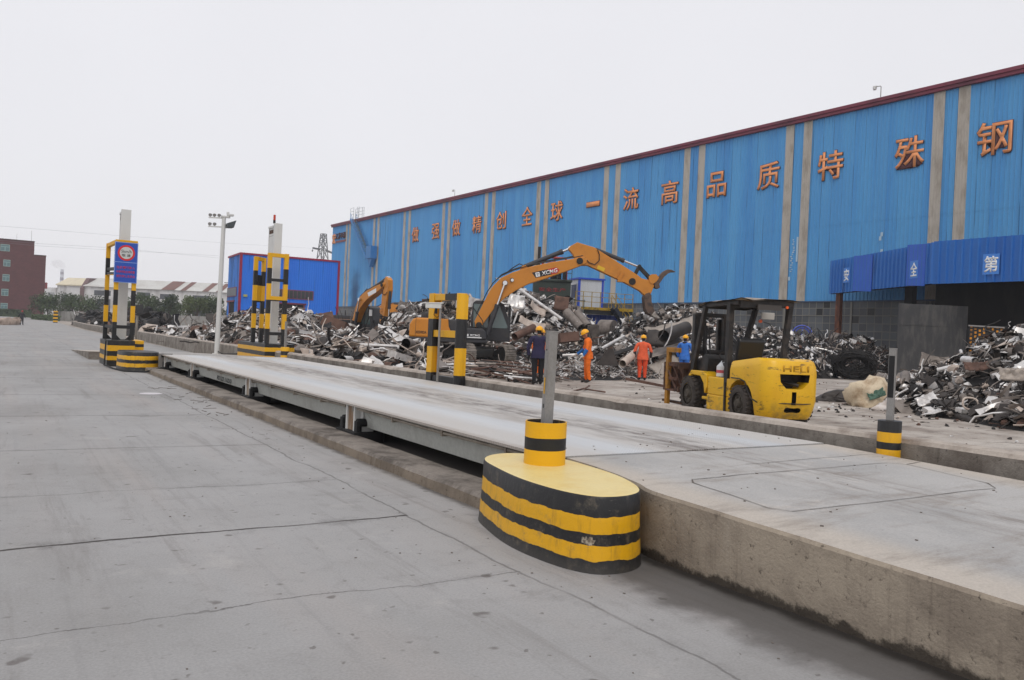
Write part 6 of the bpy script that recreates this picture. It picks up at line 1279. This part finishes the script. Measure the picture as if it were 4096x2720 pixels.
tag(b.build('scrap_litter', SM), 'small loose scrap bits littering the yard concrete', 'litter', None, 'stuff')

# -------- large single pieces one can point to
def big(name, label, cat, loc, e=(0, 0, 0), group=None):
    return thing(name, label, cat, loc, 0, group), Euler(e)
def one(b, name, mats, label, cat, loc, e=(0, 0, 0), group=None, smooth=None, solid=0, bevel=0):
    o = b.build(name, mats, None, bevel); o.location = loc; o.rotation_euler = e
    if solid: m_ = o.modifiers.new('s', 'SOLIDIFY'); m_.thickness = solid
    return tag(o, label, cat, group)
def tubewall(L, R_, t=.012, n=24, mi=0):
    b = MB(); k = n
    def rg(x, r): return [V((x, r*math.cos(2*PI*i/k), r*math.sin(2*PI*i/k))) for i in range(k)]
    b.loft([rg(-L/2, R_-t), rg(-L/2, R_), rg(L/2, R_), rg(L/2, R_-t), rg(-L/2, R_-t)], caps=False); return b
def aim(p, q):
    "rotation that lays a piece's x axis along p->q"
    d = (V(q)-V(p)).normalized(); return d.to_track_quat('X', 'Z').to_euler()
def pipe_between(p, q, R_, mat, label, name='pipe', cat='pipe'):
    p, q = V(p), V(q); return one(tubewall((q-p).length, R_), name, mat, label, cat, (p+q)/2, aim(p, q))
def bent(L, W, bend, rip=.06, nx=14, ny=7, seed=0, curl=0):
    b = MB(); vs = []
    for i in range(nx):
        u = i/(nx-1)-.5
        for j in range(ny):
            v = j/(ny-1)-.5; e = rip*noise.noise(V((i*.7+seed, j*.9, seed)))
            x = L*u+rip*noise.noise(V((j*1.7, seed, i*.1)))*(abs(u) > .48); y = W*v*(1+.12*noise.noise(V((i*.5, seed+3, 0))))
            vs.append((x, y, bend*L*(u*u*4-1)*.25+curl*W*(v*v*4-1)*.25+e))
    return b.add(vs, [(i*ny+j, (i+1)*ny+j, (i+1)*ny+j+1, i*ny+j+1) for i in range(nx-1) for j in range(ny-1)], 0, True)
A_ = at
# near heap
p = A_(1648, 1470, 29.0); b = MB(); pts = [V((0, 0, 0)), V((0, 0, .62)), V((-.03, 0, .8)), V((-.14, -.02, .93)), V((-.34, -.05, .98)), V((-.62, -.1, .97))]
b.tube(pts, .175, 20, caps=False); b.tube(pts, .155, 20, 1, caps=False); one(b, 'elbow_pipe', [S_G, S_K], 'fat grey elbow pipe standing behind the low wall, mouth to the left', 'pipe', (p.x, p.y, .0), (0, 0, RAD(32)))
one(bent(1.7, .8, .35, .04, curl=-.5, seed=2), 'trough_sheet', S_D, 'dark curved trough of sheet metal beside the elbow pipe', 'sheet metal', A_(1545, 1412, 30.5)+V((0, 0, .05)), (RAD(35), RAD(-6), RAD(-28)), solid=.03)
one(bent(1.4, .7, .1, .05, seed=5), 'sheet', S_B, 'pale triangular sheet leaning in the heap left of the dark trough', 'sheet metal', A_(1420, 1402, 32), (RAD(42), RAD(-20), RAD(-20)), solid=.015)
pipe_between(A_(1345, 1375, 33), A_(1392, 1395, 32), .15, S_G, 'short fat grey pipe in the heap behind the pale sheet')
pipe_between(A_(1430, 1452, 27), A_(1520, 1456, 26.5), .16, S_B, 'short pale drum lying along the low wall under the dark trough', 'drum', 'drum')
pipe_between(A_(1672, 1462, 28), A_(1760, 1478, 27), .15, S_B, 'beige pipe lying right of the elbow pipe, open end toward the road')
one(bent(1.2, .5, .2, .08, seed=8), 'sheet', S_W, 'white sheet with a folded edge under the excavator counterweight', 'sheet metal', A_(1590, 1345, 36), (RAD(30), RAD(28), RAD(-25)), solid=.015)
for k, (x, y) in enumerate(((1590, 1382), (1618, 1374))): pipe_between(A_(x, y, 33), A_(x+60, y-14, 32.6), .085, S_W, ('left', 'right')[k]+' one of two white tubes side by side left of the excavator track')
p = A_(1190, 1360, 36); b = MB(); b.loft([[V((x, r*math.cos(2*PI*i/16), r*math.sin(2*PI*i/16)*.75)) for i in range(16)] for x, r in ((-.75, .12), (-.62, .3), (.5, .33), (.72, .22))]); one(b, 'sack', [worn('sack_white', srgb(206, 196, 190)[:3], srgb(160, 146, 138)[:3], .8, sc=3)], 'fat whitish roll with an orange end lying right of the gantry', 'roll', p, (0, RAD(6), RAD(-30)))
o = p-V((.66, -.38, -.02)); b = MB(); b.cyl((-.03, 0, 0), (.03, 0, 0), .2, n=14); one(b, 'cap', [plain('orange_cap', srgb(206, 96, 66)[:3], .6)], 'orange cap on the end of the white roll', 'cap', o, (0, 0, RAD(-30)))
def crate(w, l, h, t=.03):
    b = MB(); b.box((-l/2, -w/2, 0), (l/2, w/2, t)); b.box((-l/2, -w/2, t), (l/2, -w/2+t, h)); b.box((-l/2, w/2-t, t), (l/2, w/2, h)); b.box((-l/2, -w/2+t, t), (-l/2+t, w/2-t, h)); b.box((l/2-t, -w/2+t, t), (l/2, w/2-t, h)); return b
one(crate(1.2, 1.6, .9), 'scrap_bin', S_R, 'tilted rusty steel bin standing on the heap in front of the shed', 'bin', A_(1335, 1335, 50), (RAD(-12), RAD(16), RAD(-50)))
one(crate(1.2, 2.0, .6), 'scrap_bin', S_R, 'low brown steel bin left of the tilted bin', 'bin', A_(1225, 1300, 54)-V((0, 0, .2)), (0, 0, RAD(-30)))
one(bent(1.4, .7, .2, .05, seed=12), 'sheet', S_R, 'brown plate sloping down in front of the tilted bin', 'sheet metal', A_(1290, 1345, 44), (RAD(38), RAD(14), RAD(-30)), solid=.03)
one(bent(1.7, .7, .3, .04, seed=17, curl=.3), 'sheet', S_K, 'black plate lying under the rusty bins', 'sheet metal', A_(1265, 1308, 47), (RAD(30), RAD(-10), RAD(-30)), solid=.03)
b = tubewall(.2, .34, .04); one(b, 'ring', S_G, 'grey ring tub lying on the left heap beside the gantry', 'ring', A_(968, 1278, 54), (0, RAD(70), RAD(30)))
one(tubewall(.5, .62, .03, 28), 'tub', S_G, 'large shallow grey tub half buried behind the gantry posts', 'tub', A_(990, 1330, 45), (0, RAD(76), RAD(-20)))
b = MB(); b.tube([V((.75*math.cos(a), 0, .42*math.sin(a))) for a in [PI*i/10 for i in range(11)]], .035, 8); one(b, 'hose', S_K, 'black hose arching over the heap behind the low wall', 'hose', A_(1268, 1424, 30), (0, 0, RAD(-25)))
b = MB(); b.tube([V((0, 0, 0)), V((.05, 0, .35)), V((-.02, 0, .7)), V((.02, 0, .95))], .05, 6); one(b, 'pipe', S_K, 'thin dark pipe standing up beside the black hose', 'pipe', A_(1318, 1412, 29.5), (RAD(8), RAD(-8), 0))
b = MB(); b.tube([V((0, 0, 0)), V((.35, 0, .05)), V((.5, 0, -.08)), V((.75, 0, -.12))], .07, 10); one(b, 'pipe', S_W, 'white bent exhaust pipe in the heap right of the gantry', 'pipe', A_(1210, 1338, 38), (0, 0, RAD(-30)))
# main mountain
pipe_between(A_(2076, 1155, 49), A_(2250, 1278, 46.5), .09, S_W, 'long bright steel channel slanting down the main scrap mountain', 'steel_channel', 'channel')
one(bent(1.0, .95, .12, .16, seed=21), 'sheet', S_W, 'large crumpled white sheet near the top of the main mountain', 'sheet metal', A_(2066, 1205, 47.5), (RAD(62), RAD(6), RAD(-26)), solid=.02)
one(bent(.85, .85, .05, .03, seed=23), 'plate', S_R, 'brown plate with rounded corners standing right of the white channel', 'plate', A_(2246, 1213, 48), (RAD(78), RAD(5), RAD(-36)), solid=.03)
for k, (a, c) in enumerate((((2266, 1248), (2325, 1312)), ((2309, 1252), (2352, 1308)))): pipe_between(A_(*a, 47), A_(*c, 46), .27-.03*k, S_G, ('left', 'right')[k]+' of two wide open pipes sloping down in front of the blue platform')
one(tubewall(.8, .31, .02), 'drum_shell', S_G, 'upright grey drum shell left of the lying drum', 'drum', A_(2375, 1330, 43), (0, RAD(80), RAD(20)))
p = A_(2430, 1318, 45); b = MB(); b.cyl((-.4, 0, 0), (.4, 0, 0), .54, n=32); b.cyl((.4, 0, 0), (.42, 0, 0), .52, n=32, mi=1); b.cyl((.42, -.17, .17), (.425, -.17, .17), .06, n=10, mi=2); b.cyl((.42, .14, -.17), (.425, .14, -.17), .06, n=10, mi=2)
one(b, 'drum', [S_G, S_G, S_D], 'big grey drum lying on its side at the foot of the stair platform', 'drum', p, (0, 0, RAD(-68)))
pipe_between(A_(2058, 1348, 38), A_(2135, 1310, 39), .19, S_R, 'rusty tapered pipe pointing up behind the worker in navy')
one(tubewall(.08, .36, .03, 28), 'ring', S_G, 'flat grey hoop standing in the scrap behind the near steel post', 'ring', A_(2205, 1338, 38), (RAD(10), RAD(72), RAD(50)))
one(crate(.55, .85, .4), 'scrap_box', S_R, 'brown box lying open between the near post and the orange worker', 'box', A_(2275, 1368, 35), (RAD(-8), RAD(-8), RAD(-20)))
pipe_between(A_(2268, 1318, 40), A_(2325, 1365, 37), .09, S_G, 'slim grey pipe slanting above the brown box')
pipe_between(A_(2250, 1422, 33), A_(2330, 1418, 33), .06, S_W, 'straight white bar lying level behind the bowed worker', 'bar', 'bar')
one(bent(1.1, .6, .6, .04, seed=31, curl=.4), 'duct_shell', S_B, 'curved pale duct shell in the middle of the main mountain', 'duct', A_(2155, 1232, 47), (RAD(50), RAD(30), RAD(-10)), solid=.02)
one(bent(1.5, .5, .5, .05, seed=33), 'sheet', S_B, 'long curved beige sheet low on the main mountain above the workers', 'sheet metal', A_(2130, 1290, 44), (RAD(46), RAD(16), RAD(-35)), solid=.02)
for k, x in enumerate((1838, 1880, 1906)): pipe_between(A_(x, 1232-4*(k == 1), 50), A_(x+3, 1195-6*(k == 1), 50), .26, S_W, ('first', 'second', 'third')[k]+' white pot on the heap between the short guard frame and the cab', 'pot', 'pot')
one(crate(1.2, 2.0, 1.0), 'scrap_bin', S_R, 'brown open bin high behind the short guard frame', 'bin', A_(1745, 1222, 58)-V((0, 0, .6)), (0, 0, RAD(-30)))
# plates under the claw
one(bent(2.3, .9, .25, .08, seed=41), 'plate', S_P, 'wide grey plate sloping across the heap under the claw', 'plate', A_(2690, 1312, 35), (RAD(38), RAD(-16), RAD(-22)), solid=.03)
one(bent(1.4, .8, -.5, .06, seed=42, curl=-.4), 'plate', S_D, 'dark curved plate under the wide pale plate', 'plate', A_(2650, 1366, 33.5), (RAD(58), RAD(12), RAD(-36)), solid=.03)
one(bent(2.2, .6, .15, .06, seed=43), 'plate', S_G, 'long grey plate jutting left behind the worker in faded orange', 'plate', A_(2625, 1405, 32.5), (RAD(26), RAD(-14), RAD(-30)), solid=.03)
one(bent(1.2, .9, .1, .06, seed=44), 'plate', S_P, 'pale plate leaning to the ground between the worker and the forklift', 'plate', A_(2668, 1464, 32), (RAD(34), RAD(-26), RAD(-16)), solid=.02)
pipe_between(A_(2655, 1345, 32), A_(2745, 1310, 33.5), .26, S_D, 'dark wide pipe between the plates under the claw')
for k, (a, c, mt) in enumerate((((2632, 1352), (2655, 1306), S_D), ((2662, 1372), (2682, 1298), S_W))): one(bent((A_(*a, 30.5)-A_(*c, 30.5)).length+.3, .16, .4, .01, ny=3), 'strap', mt, ('dark curved strap hanging over the wide pale plate', 'bright strap hanging beside the dark strap')[k], 'strap', (A_(*a, 30.5)+A_(*c, 30.5))/2, aim(A_(*a, 30.5), A_(*c, 30.5)), solid=.02)
pipe_between(A_(2405, 1395, 31), A_(2495, 1345, 33), .06, S_W, 'thin bright pipe bent over the scrap right of the bowed worker')
one(bent(1.8, .3, .1, .03, seed=47), 'plate', S_K, 'narrow black plate pointing at the worker in faded orange', 'plate', A_(2470, 1408, 30), (RAD(20), RAD(-20), RAD(-30)), solid=.03)
pipe_between(A_(2490, 1455, 28.5), A_(2560, 1395, 30), .14, S_B, 'pale pipe leaning behind the worker in faded orange')
b = MB(); b.prism([(-.38, 0), (.38, 0), (.15, .6), (-.05, .55)], -.02, .02); one(b, 'plate', S_D, 'dark triangular plate standing on the tangle between the two orange workers', 'plate', A_(2430, 1462, 27.5), (RAD(-8), 0, RAD(-35)))
# right heap
one(bent(.85, .75, .55, .05, seed=51, curl=.3), 'shell', S_G, 'rounded grey shell plate at the left shoulder of the right heap', 'plate', A_(3735, 1458, 27), (RAD(64), RAD(10), RAD(-50)), solid=.03)
one(bent(.7, .4, .2, .07, seed=52), 'sheet', S_W, 'bright white sheet at the left foot of the right heap', 'sheet metal', A_(3645, 1508, 23.5), (RAD(30), RAD(-16), RAD(-50)), solid=.015)
pipe_between(A_(3920, 1412, 21.8), A_(3965, 1418, 21), .11, S_G, 'short grey pipe with a dark mouth in the right heap')
pipe_between(A_(3855, 1438, 21.6), A_(3900, 1444, 21), .10, S_W, 'short whitish pipe below the grey pipe in the right heap')
one(bent(.55, .3, .3, .06, seed=54), 'sheet', S_R, 'rusty orange sheet in the upper right heap', 'sheet metal', A_(3905, 1462, 20), (RAD(40), RAD(-6), RAD(-50)), solid=.015)
one(bent(.5, .4, .7, .04, seed=55, curl=.4), 'sheet', worn('ochre', srgb(196, 160, 116)[:3], srgb(140, 106, 76)[:3], .7), 'ochre curved shell beside the grey pipe', 'sheet metal', A_(3985, 1410, 21.5), (RAD(50), RAD(20), RAD(-60)), solid=.02)
one(bent(.62, .34, .35, .10, seed=56), 'plate', S_P, 'large pale plate with holes at the right edge of the photo', 'plate', A_(4058, 1495, 18.0), (RAD(52), RAD(-2), RAD(-56)), solid=.02)
one(bent(.55, .34, .3, .07, seed=57), 'plate', S_P, 'beige disc plate high at the right edge', 'plate', A_(4075, 1374, 21.5), (RAD(40), RAD(0), RAD(-60)), solid=.02)
one(bent(.42, .28, .25, .05, seed=58), 'sheet', S_W, 'small folded white sheet below the middle of the right heap', 'sheet metal', A_(3705, 1597, 18.8), (RAD(44), RAD(-28), RAD(-50)), solid=.012)
one(bent(.65, .35, .3, .07, seed=59), 'sheet', S_W, 'bluish white crumpled sheet near the top of the right heap', 'sheet metal', A_(3958, 1384, 23.5), (RAD(40), RAD(-12), RAD(-56)), solid=.012)
b = MB(); b.tube([V((.16*math.cos(a), .16*math.sin(a), .02*math.sin(a*3))) for a in [2*PI*i/18 for i in range(19)]], .022, 8); one(b, 'ring', S_B, 'small pale ring in the lower right heap', 'ring', A_(3882, 1615, 17.6), (RAD(58), 0, RAD(-40)))
b = MB(); pts = [A_(x, y, d) for x, y, d in ((3700, 1645, 18.9), (3780, 1655, 18.3), (3850, 1672, 17.6), (3910, 1690, 17.0))]; b.tube(pts, [.06, .1, .09, .11], 10); tag(b.build('log_pipe', S_D), 'long dark pipe lying on the ground along the front of the right heap', 'pipe')
b = MB(); pts = [A_(x, y, d) for x, y, d in ((3650, 1630, 19.4), (3735, 1632, 19.2))]; b.tube(pts, .09, 10); tag(b.build('log_pipe', S_G), 'grey pipe on the ground behind the long dark pipe', 'pipe')
def lump(name, label, cat, loc, r, mat, seed, amp=.35, sub=4, e=(0, 0, 0), fold=5):
    bm = bmesh.new(); bmesh.ops.create_icosphere(bm, subdivisions=sub, radius=1)
    for v in bm.verts:
        n_ = noise.fractal(v.co*1.3+V((seed, 0, 0)), 1, 2, 4)*amp+.12*abs(noise.noise(v.co*fold+V((0, seed, 0)))); c = v.co*(1+n_); v.co = V((c.x*r[0], c.y*r[1], max(c.z, -.35)*r[2]))
    me = bpy.data.meshes.new(name); bm.to_mesh(me); bm.free(); me.materials.append(mat)
    for p in me.polygons: p.use_smooth = True
    o = link(name, me, None, loc); o.rotation_euler = e; return tag(o, label, cat)
bagm = worn('sack_cloth', srgb(206, 190, 164)[:3], srgb(150, 122, 92)[:3], .85, sc=3, amt=.8); nt = bagm
lump('bulk_bag', 'crumpled beige sack with a green patch lying at the foot of the right heap', 'sack', A_(3495, 1604, 20.8)-V((0, 0, .0)), (.76, .5, .6), bagm, 3)
b = bent(.4, .2, .4, .06, seed=77); one(b, 'cloth_patch', plain('green_cloth', srgb(84, 112, 98)[:3], .85), 'green cloth strip hanging on the beige sack', 'cloth', A_(3505, 1575, 20.15), (RAD(66), RAD(-25), RAD(-56)), solid=.02)
lump('white_sack', 'flat white plastic sack in front of the beige sack', 'sack', A_(3585, 1630, 19.8), (.6, .4, .2), worn('white_plastic', srgb(214, 206, 200)[:3], srgb(170, 152, 140)[:3], .5, sc=4), 8)
lump('rubber_slab', 'dark grey rubber slab on the ground left of the beige sack', 'rubber slab', A_(3382, 1585, 22.6)-V((0, 0, .12)), (1.05, .5, .3), S_D, 12, .25)
# coil of black wire
b = MB(); rng = random.Random(4)
for i in range(150):
    r1 = rng.uniform(.55, 1.05); r2 = rng.uniform(.35, .66); off = V((rng.gauss(0, .12), rng.gauss(0, .25), rng.gauss(.0, .10))); t0 = rng.uniform(0, 6.28); ar = rng.uniform(2.5, 6.2); tl = rng.gauss(0, .15)
    b.tube([V((r1*math.cos(t0+ar*k/14), off.y+rng.gauss(0, .02), .68+r2*math.sin(t0+ar*k/14)+tl*math.cos(t0+ar*k/14)))+off*.5 for k in range(15)], .018, 4)
one(b, 'wire_coil', S_K, 'big loose coil of black wire in front of the rusty canopy post', 'wire coil', V((A_(3415, 1500, 40).x, A_(3415, 1500, 40).y, 0.05)), (0, 0, RAD(-54)))
b = MB(); b.tube([V((.6*math.cos(a), 0, .6*math.sin(a))) for a in [.3+2.6*i/12 for i in range(13)]], .05, 6); b.tube([V((.45*math.cos(a), .1, .45*math.sin(a))) for a in [.2+2.4*i/12 for i in range(13)]], .05, 6); b.bar((.05, .05, .6), (-.05, .05, 0), .05)
one(b, 'blue_hoop', plain('hoop_blue', srgb(82, 98, 188)[:3], .5), 'blue plastic hoop sticking out of the heap by the hall windows', 'hoop', A_(3208, 1340, 51), (0, 0, RAD(-54)))
b = MB(); b.bar(A_(2505, 1505, 26.2)*1, A_(2690, 1540, 24.6), .07, .08); o_ = b.build('rail', S_R); o_.location.z -= min(v.co.z for v in o_.data.vertices)-.001; tag(o_, 'rusty rail lying on the yard floor left of the forklift', 'rail')
b = MB(); q1, q2 = gz, 0; A2, B2 = V((36.9, 27.8, .08)), V((44.5, 27.9, .08)); b.bar(A2, B2, .2, .16); tag(b.build('rail', S_R), 'long rusty beam lying on the ground in front of the wire heap', 'rail')
for k, (a, c) in enumerate((((2285, 1570), (2335, 1557)), ((2335, 1562), (2420, 1575)), ((2335, 1566), (2358, 1552)))):
    P1_, P2_ = A_(*a, 19.5), A_(*c, 19.5); s_ = 1; g = lambda q: V((q.x*1.0, q.y, .03))
    def ground(px, py): d = A_(px, py, 1)-V((0, 0, HC)); return V((0, 0, HC))+d*(-HC/d.z)
    p1, p2 = ground(*a), ground(*c); p1.z = p2.z = .025+.02*k; b = MB(); b.cyl(p1, p2, .022, n=8); tag(b.build('steel_rod', S_R), ('short rusty rod on the yard floor, left one', 'longest rusty rod on the yard floor below the bowed worker', 'rusty rod crossing the end of the longest one')[k], 'rod')
# ================================================================ trees and hedge
def leaf_mat(name, c1, c2):
    n = NT(name, .7, 0, .2); p = n.pos()
    return n.col(n.mix(n.ramp(n.noise(p, 1.2, 4), .35, .65), c1, c2))
LF = [leaf_mat('leaf_grey_green', (.06, .09, .045), (.095, .125, .06)), leaf_mat('leaf_dark', (.042, .062, .036), (.065, .088, .045)), leaf_mat('leaf_olive', (.085, .115, .05), (.12, .15, .065))]
BARK = worn('bark', (.09, .07, .055), (.05, .04, .03), .9, sc=4)
def tree(label, base, h, w, seed, mat, n=1500, lobes=9):
    rng = random.Random(seed); t = thing('tree', label, 'tree', base, 0, 'trees before the factory'); b = MB()
    th = h*.42; lean = V((rng.uniform(-.25, .25), rng.uniform(-.25, .25), 0)); b.tube([V((0, 0, -.1)), V((.05, 0, th*.5))+lean*.4, V((0, 0, th))+lean], [.16, .13, .09], 8)
    C = []
    for i in range(lobes):
        a = rng.uniform(0, 6.28); rr = w*.36*rng.random()**.5; z = h*(.40+.48*rng.random()); q = 1-max(0, (z/h-.55))*1.2
        c = V((rr*q*math.cos(a), rr*q*math.sin(a), z))+lean; C.append((c, w*rng.uniform(.16, .27))); b.tube([V((0, 0, th*rng.uniform(.6, 1)))+lean*.7, (c+V((0, 0, th))+lean)*.5, c], [.06, .04, .02], 5)
    b.build('trunk', BARK, t); f = MB()
    for i in range(n):
        c, r = rng.choice(C); d = V((rng.gauss(0, 1), rng.gauss(0, 1), rng.gauss(0, .8))).normalized()*r*(rng.random()**.33); p = c+d
        s = rng.uniform(.07, .17); e = Euler((rng.uniform(-1.2, 1.2), rng.uniform(-1.2, 1.2), rng.uniform(0, 6.28))).to_matrix()
        f.add([p+e @ V(v) for v in ((-s, -s*.5, 0), (s, -s*.6, .03), (s*.8, s*.5, 0), (-s*.7, s*.6, .04))], [(0, 1, 2, 3)])
    f.build('crown', mat, t); return t
TR = [(352, 155, 4.7, 4.6, 'first bushy tree, nearest the brick block'), (398, 150, 5.0, 4.2, 'second tree from the brick block'), (452, 158, 5.2, 5.6, 'broad tree left of the speed sign'), (505, 150, 4.6, 4.4, 'low tree just left of the speed sign posts'),
      (1285/2.2402, 140, 5.9, 4.4, 'tall round tree right of the speed sign'), (1370/2.2402, 150, 5.4, 4.0, 'second tree right of the speed sign'), (1510/2.2402, 138, 5.5, 4.2, 'middle tree of the right group'), (1600/2.2402, 150, 4.6, 3.6, 'small tree in the right group'), (1690/2.2402, 142, 5.6, 4.0, 'spreading tree left of the lamp pole'), (1765/2.2402, 138, 5.9, 4.4, 'tall tree just left of the lamp pole'), (1880/2.2402, 140, 5.9, 4.6, 'tree behind the lamp pole')]
px_fix = {352: 352/2.2402*1, 398: 425/2.2402, 452: 555/2.2402, 505: 770/2.2402}
for i, (px, d, h, w, lb) in enumerate(TR):
    px = px_fix.get(px, px); 
    if i == 0: px = 365/2.2402
    q = at(px, 1275, d); tree('grey-green '+lb if i % 2 else 'dark green '+lb, (q.x, q.y, gz(q.y)), h, w*1.15, 40+i, LF[(1, 0, 1, 0, 0, 1, 1, 0, 2, 2, 0)[i]], 1500 if w < 5 else 1900)
for i, (px, d, h, w, lb) in enumerate(((640/2.2402, 152, 5.0, 4.6, 'tree between the two nearest the sign'), (840/2.2402, 156, 4.9, 4.4, 'tree close behind the left guard frame'), (1190/2.2402, 158, 5.1, 3.8, 'thin tree seen between the sign posts'), (1960/2.2402, 146, 5.6, 4.4, 'last tree at the right, by the shed wall'))):
    q = at(px, 1275, d); tree('dark green '+lb, (q.x, q.y, gz(q.y)), h, w*1.1, 70+i, LF[i % 2], 1400)
def leaf_row(name, label, cat, A, B, h, w, n, mat, seed):
    rng = random.Random(seed); b = MB(); core = (B-A).normalized(); nn = V((-core.y, core.x, 0)); L = (B-A).length
    b.bar(A+V((0, 0, h*.45)), B+V((0, 0, h*.45)), w*.8, h*.85)
    for i in range(n):
        p = A.lerp(B, rng.random())+nn*rng.uniform(-.5, .5)*w+V((0, 0, h*(rng.random()**.7)*(1+.08*noise.noise(V((i*.01, 0, 0)))))); s = rng.uniform(.06, .14); e = Euler((rng.uniform(-1.3, 1.3), rng.uniform(-1.3, 1.3), rng.uniform(0, 6.28))).to_matrix()
        b.add([p+e @ V(v) for v in ((-s, -s, 0), (s, -s, 0), (s, s, 0), (-s, s, 0))], [(0, 1, 2, 3)])
    return tag(b.build(name, mat), label, cat)
A, B = at(-160, 1262, 182), at(118, 1268, 178); A.z = B.z = .5
leaf_row('hedge', 'clipped dark green hedge in front of the brick block', 'hedge', A, B, 1.75, 1.2, 5000, LF[1], 3)
A, B = at(140, 1283, 150), at(222, 1286, 140); A.z = B.z = .25
leaf_row('hedge', 'low scrubby bushes beside the far road, right of the walking person', 'bushes', A, B, 1.1, 1.6, 2200, LF[0], 5)
# thin haze over the yard and the far buildings
def haze(dens):
    n = NT('haze', 1); n.n.remove(n.b); v = n.new('ShaderNodeVolumePrincipled'); v.inputs['Color'].default_value = (.93, .95, 1, 1); v.inputs['Density'].default_value = dens
    n.l(v.outputs[0], n.n['Material Output'].inputs['Volume']); b = MB(); b.box((-420, -90, -1.0), (420, 950, 58)); return tag(b.build('haze', n.mat), 'thin grey haze over the yard', 'haze', None, 'stuff')
HAZE = haze(.0004)
# ================================================================ daylight: bright overcast
w = bpy.data.worlds.new('World'); SC.world = w; w.use_nodes = True; nt = w.node_tree
bg = nt.nodes['Background']; sky = nt.nodes.new('ShaderNodeTexSky'); sky.sky_type = 'NISHITA'; sky.sun_disc = False
SE, SR = RAD(56), RAD(205)
sky.sun_elevation = SE; sky.sun_rotation = SR; sky.dust_density = 4; sky.air_density = 1.2
mx = nt.nodes.new('ShaderNodeMix'); mx.data_type = 'RGBA'; mx.inputs['Factor'].default_value = .9
tc = nt.nodes.new('ShaderNodeTexCoord'); nz = nt.nodes.new('ShaderNodeTexNoise'); nz.inputs['Scale'].default_value = 1.6; nz.inputs['Detail'].default_value = 5
nt.links.new(tc.outputs['Generated'], nz.inputs['Vector'])
cr = nt.nodes.new('ShaderNodeMapRange'); cr.inputs['From Min'].default_value = .3; cr.inputs['From Max'].default_value = .7; cr.inputs['To Min'].default_value = .97; cr.inputs['To Max'].default_value = 1.03
nt.links.new(nz.outputs['Fac'], cr.inputs['Value'])
cl = nt.nodes.new('ShaderNodeVectorMath'); cl.operation = 'SCALE'; cl.inputs[0].default_value = (9.05, 8.98, 9.3); nt.links.new(cr.outputs[0], cl.inputs['Scale'])
nt.links.new(sky.outputs[0], mx.inputs['A']); nt.links.new(cl.outputs[0], mx.inputs['B'])
nt.links.new(mx.outputs['Result'], bg.inputs['Color']); bg.inputs['Strength'].default_value = .1
sd = bpy.data.lights.new('sun', 'SUN'); sd.energy = 1.0; sd.angle = RAD(25); sd.color = (1, .96, .9)
so = bpy.data.objects.new('sun', sd); COL.objects.link(so)
az = SR  # sky rotation is measured clockwise from +Y seen from above
dirn = V((math.sin(az)*math.cos(SE), math.cos(az)*math.cos(SE), math.sin(SE)))
so.rotation_euler = dirn.to_track_quat('Z', 'Y').to_euler()
SC.view_settings.view_transform = 'Standard'; SC.view_settings.look = 'None'; SC.view_settings.exposure = 0; SC.view_settings.gamma = 1
SC.cycles.use_denoising = True; SC.cycles.max_bounces = 6; SC.cycles.diffuse_bounces = 3; SC.cycles.glossy_bounces = 3; SC.cycles.volume_bounces = 1
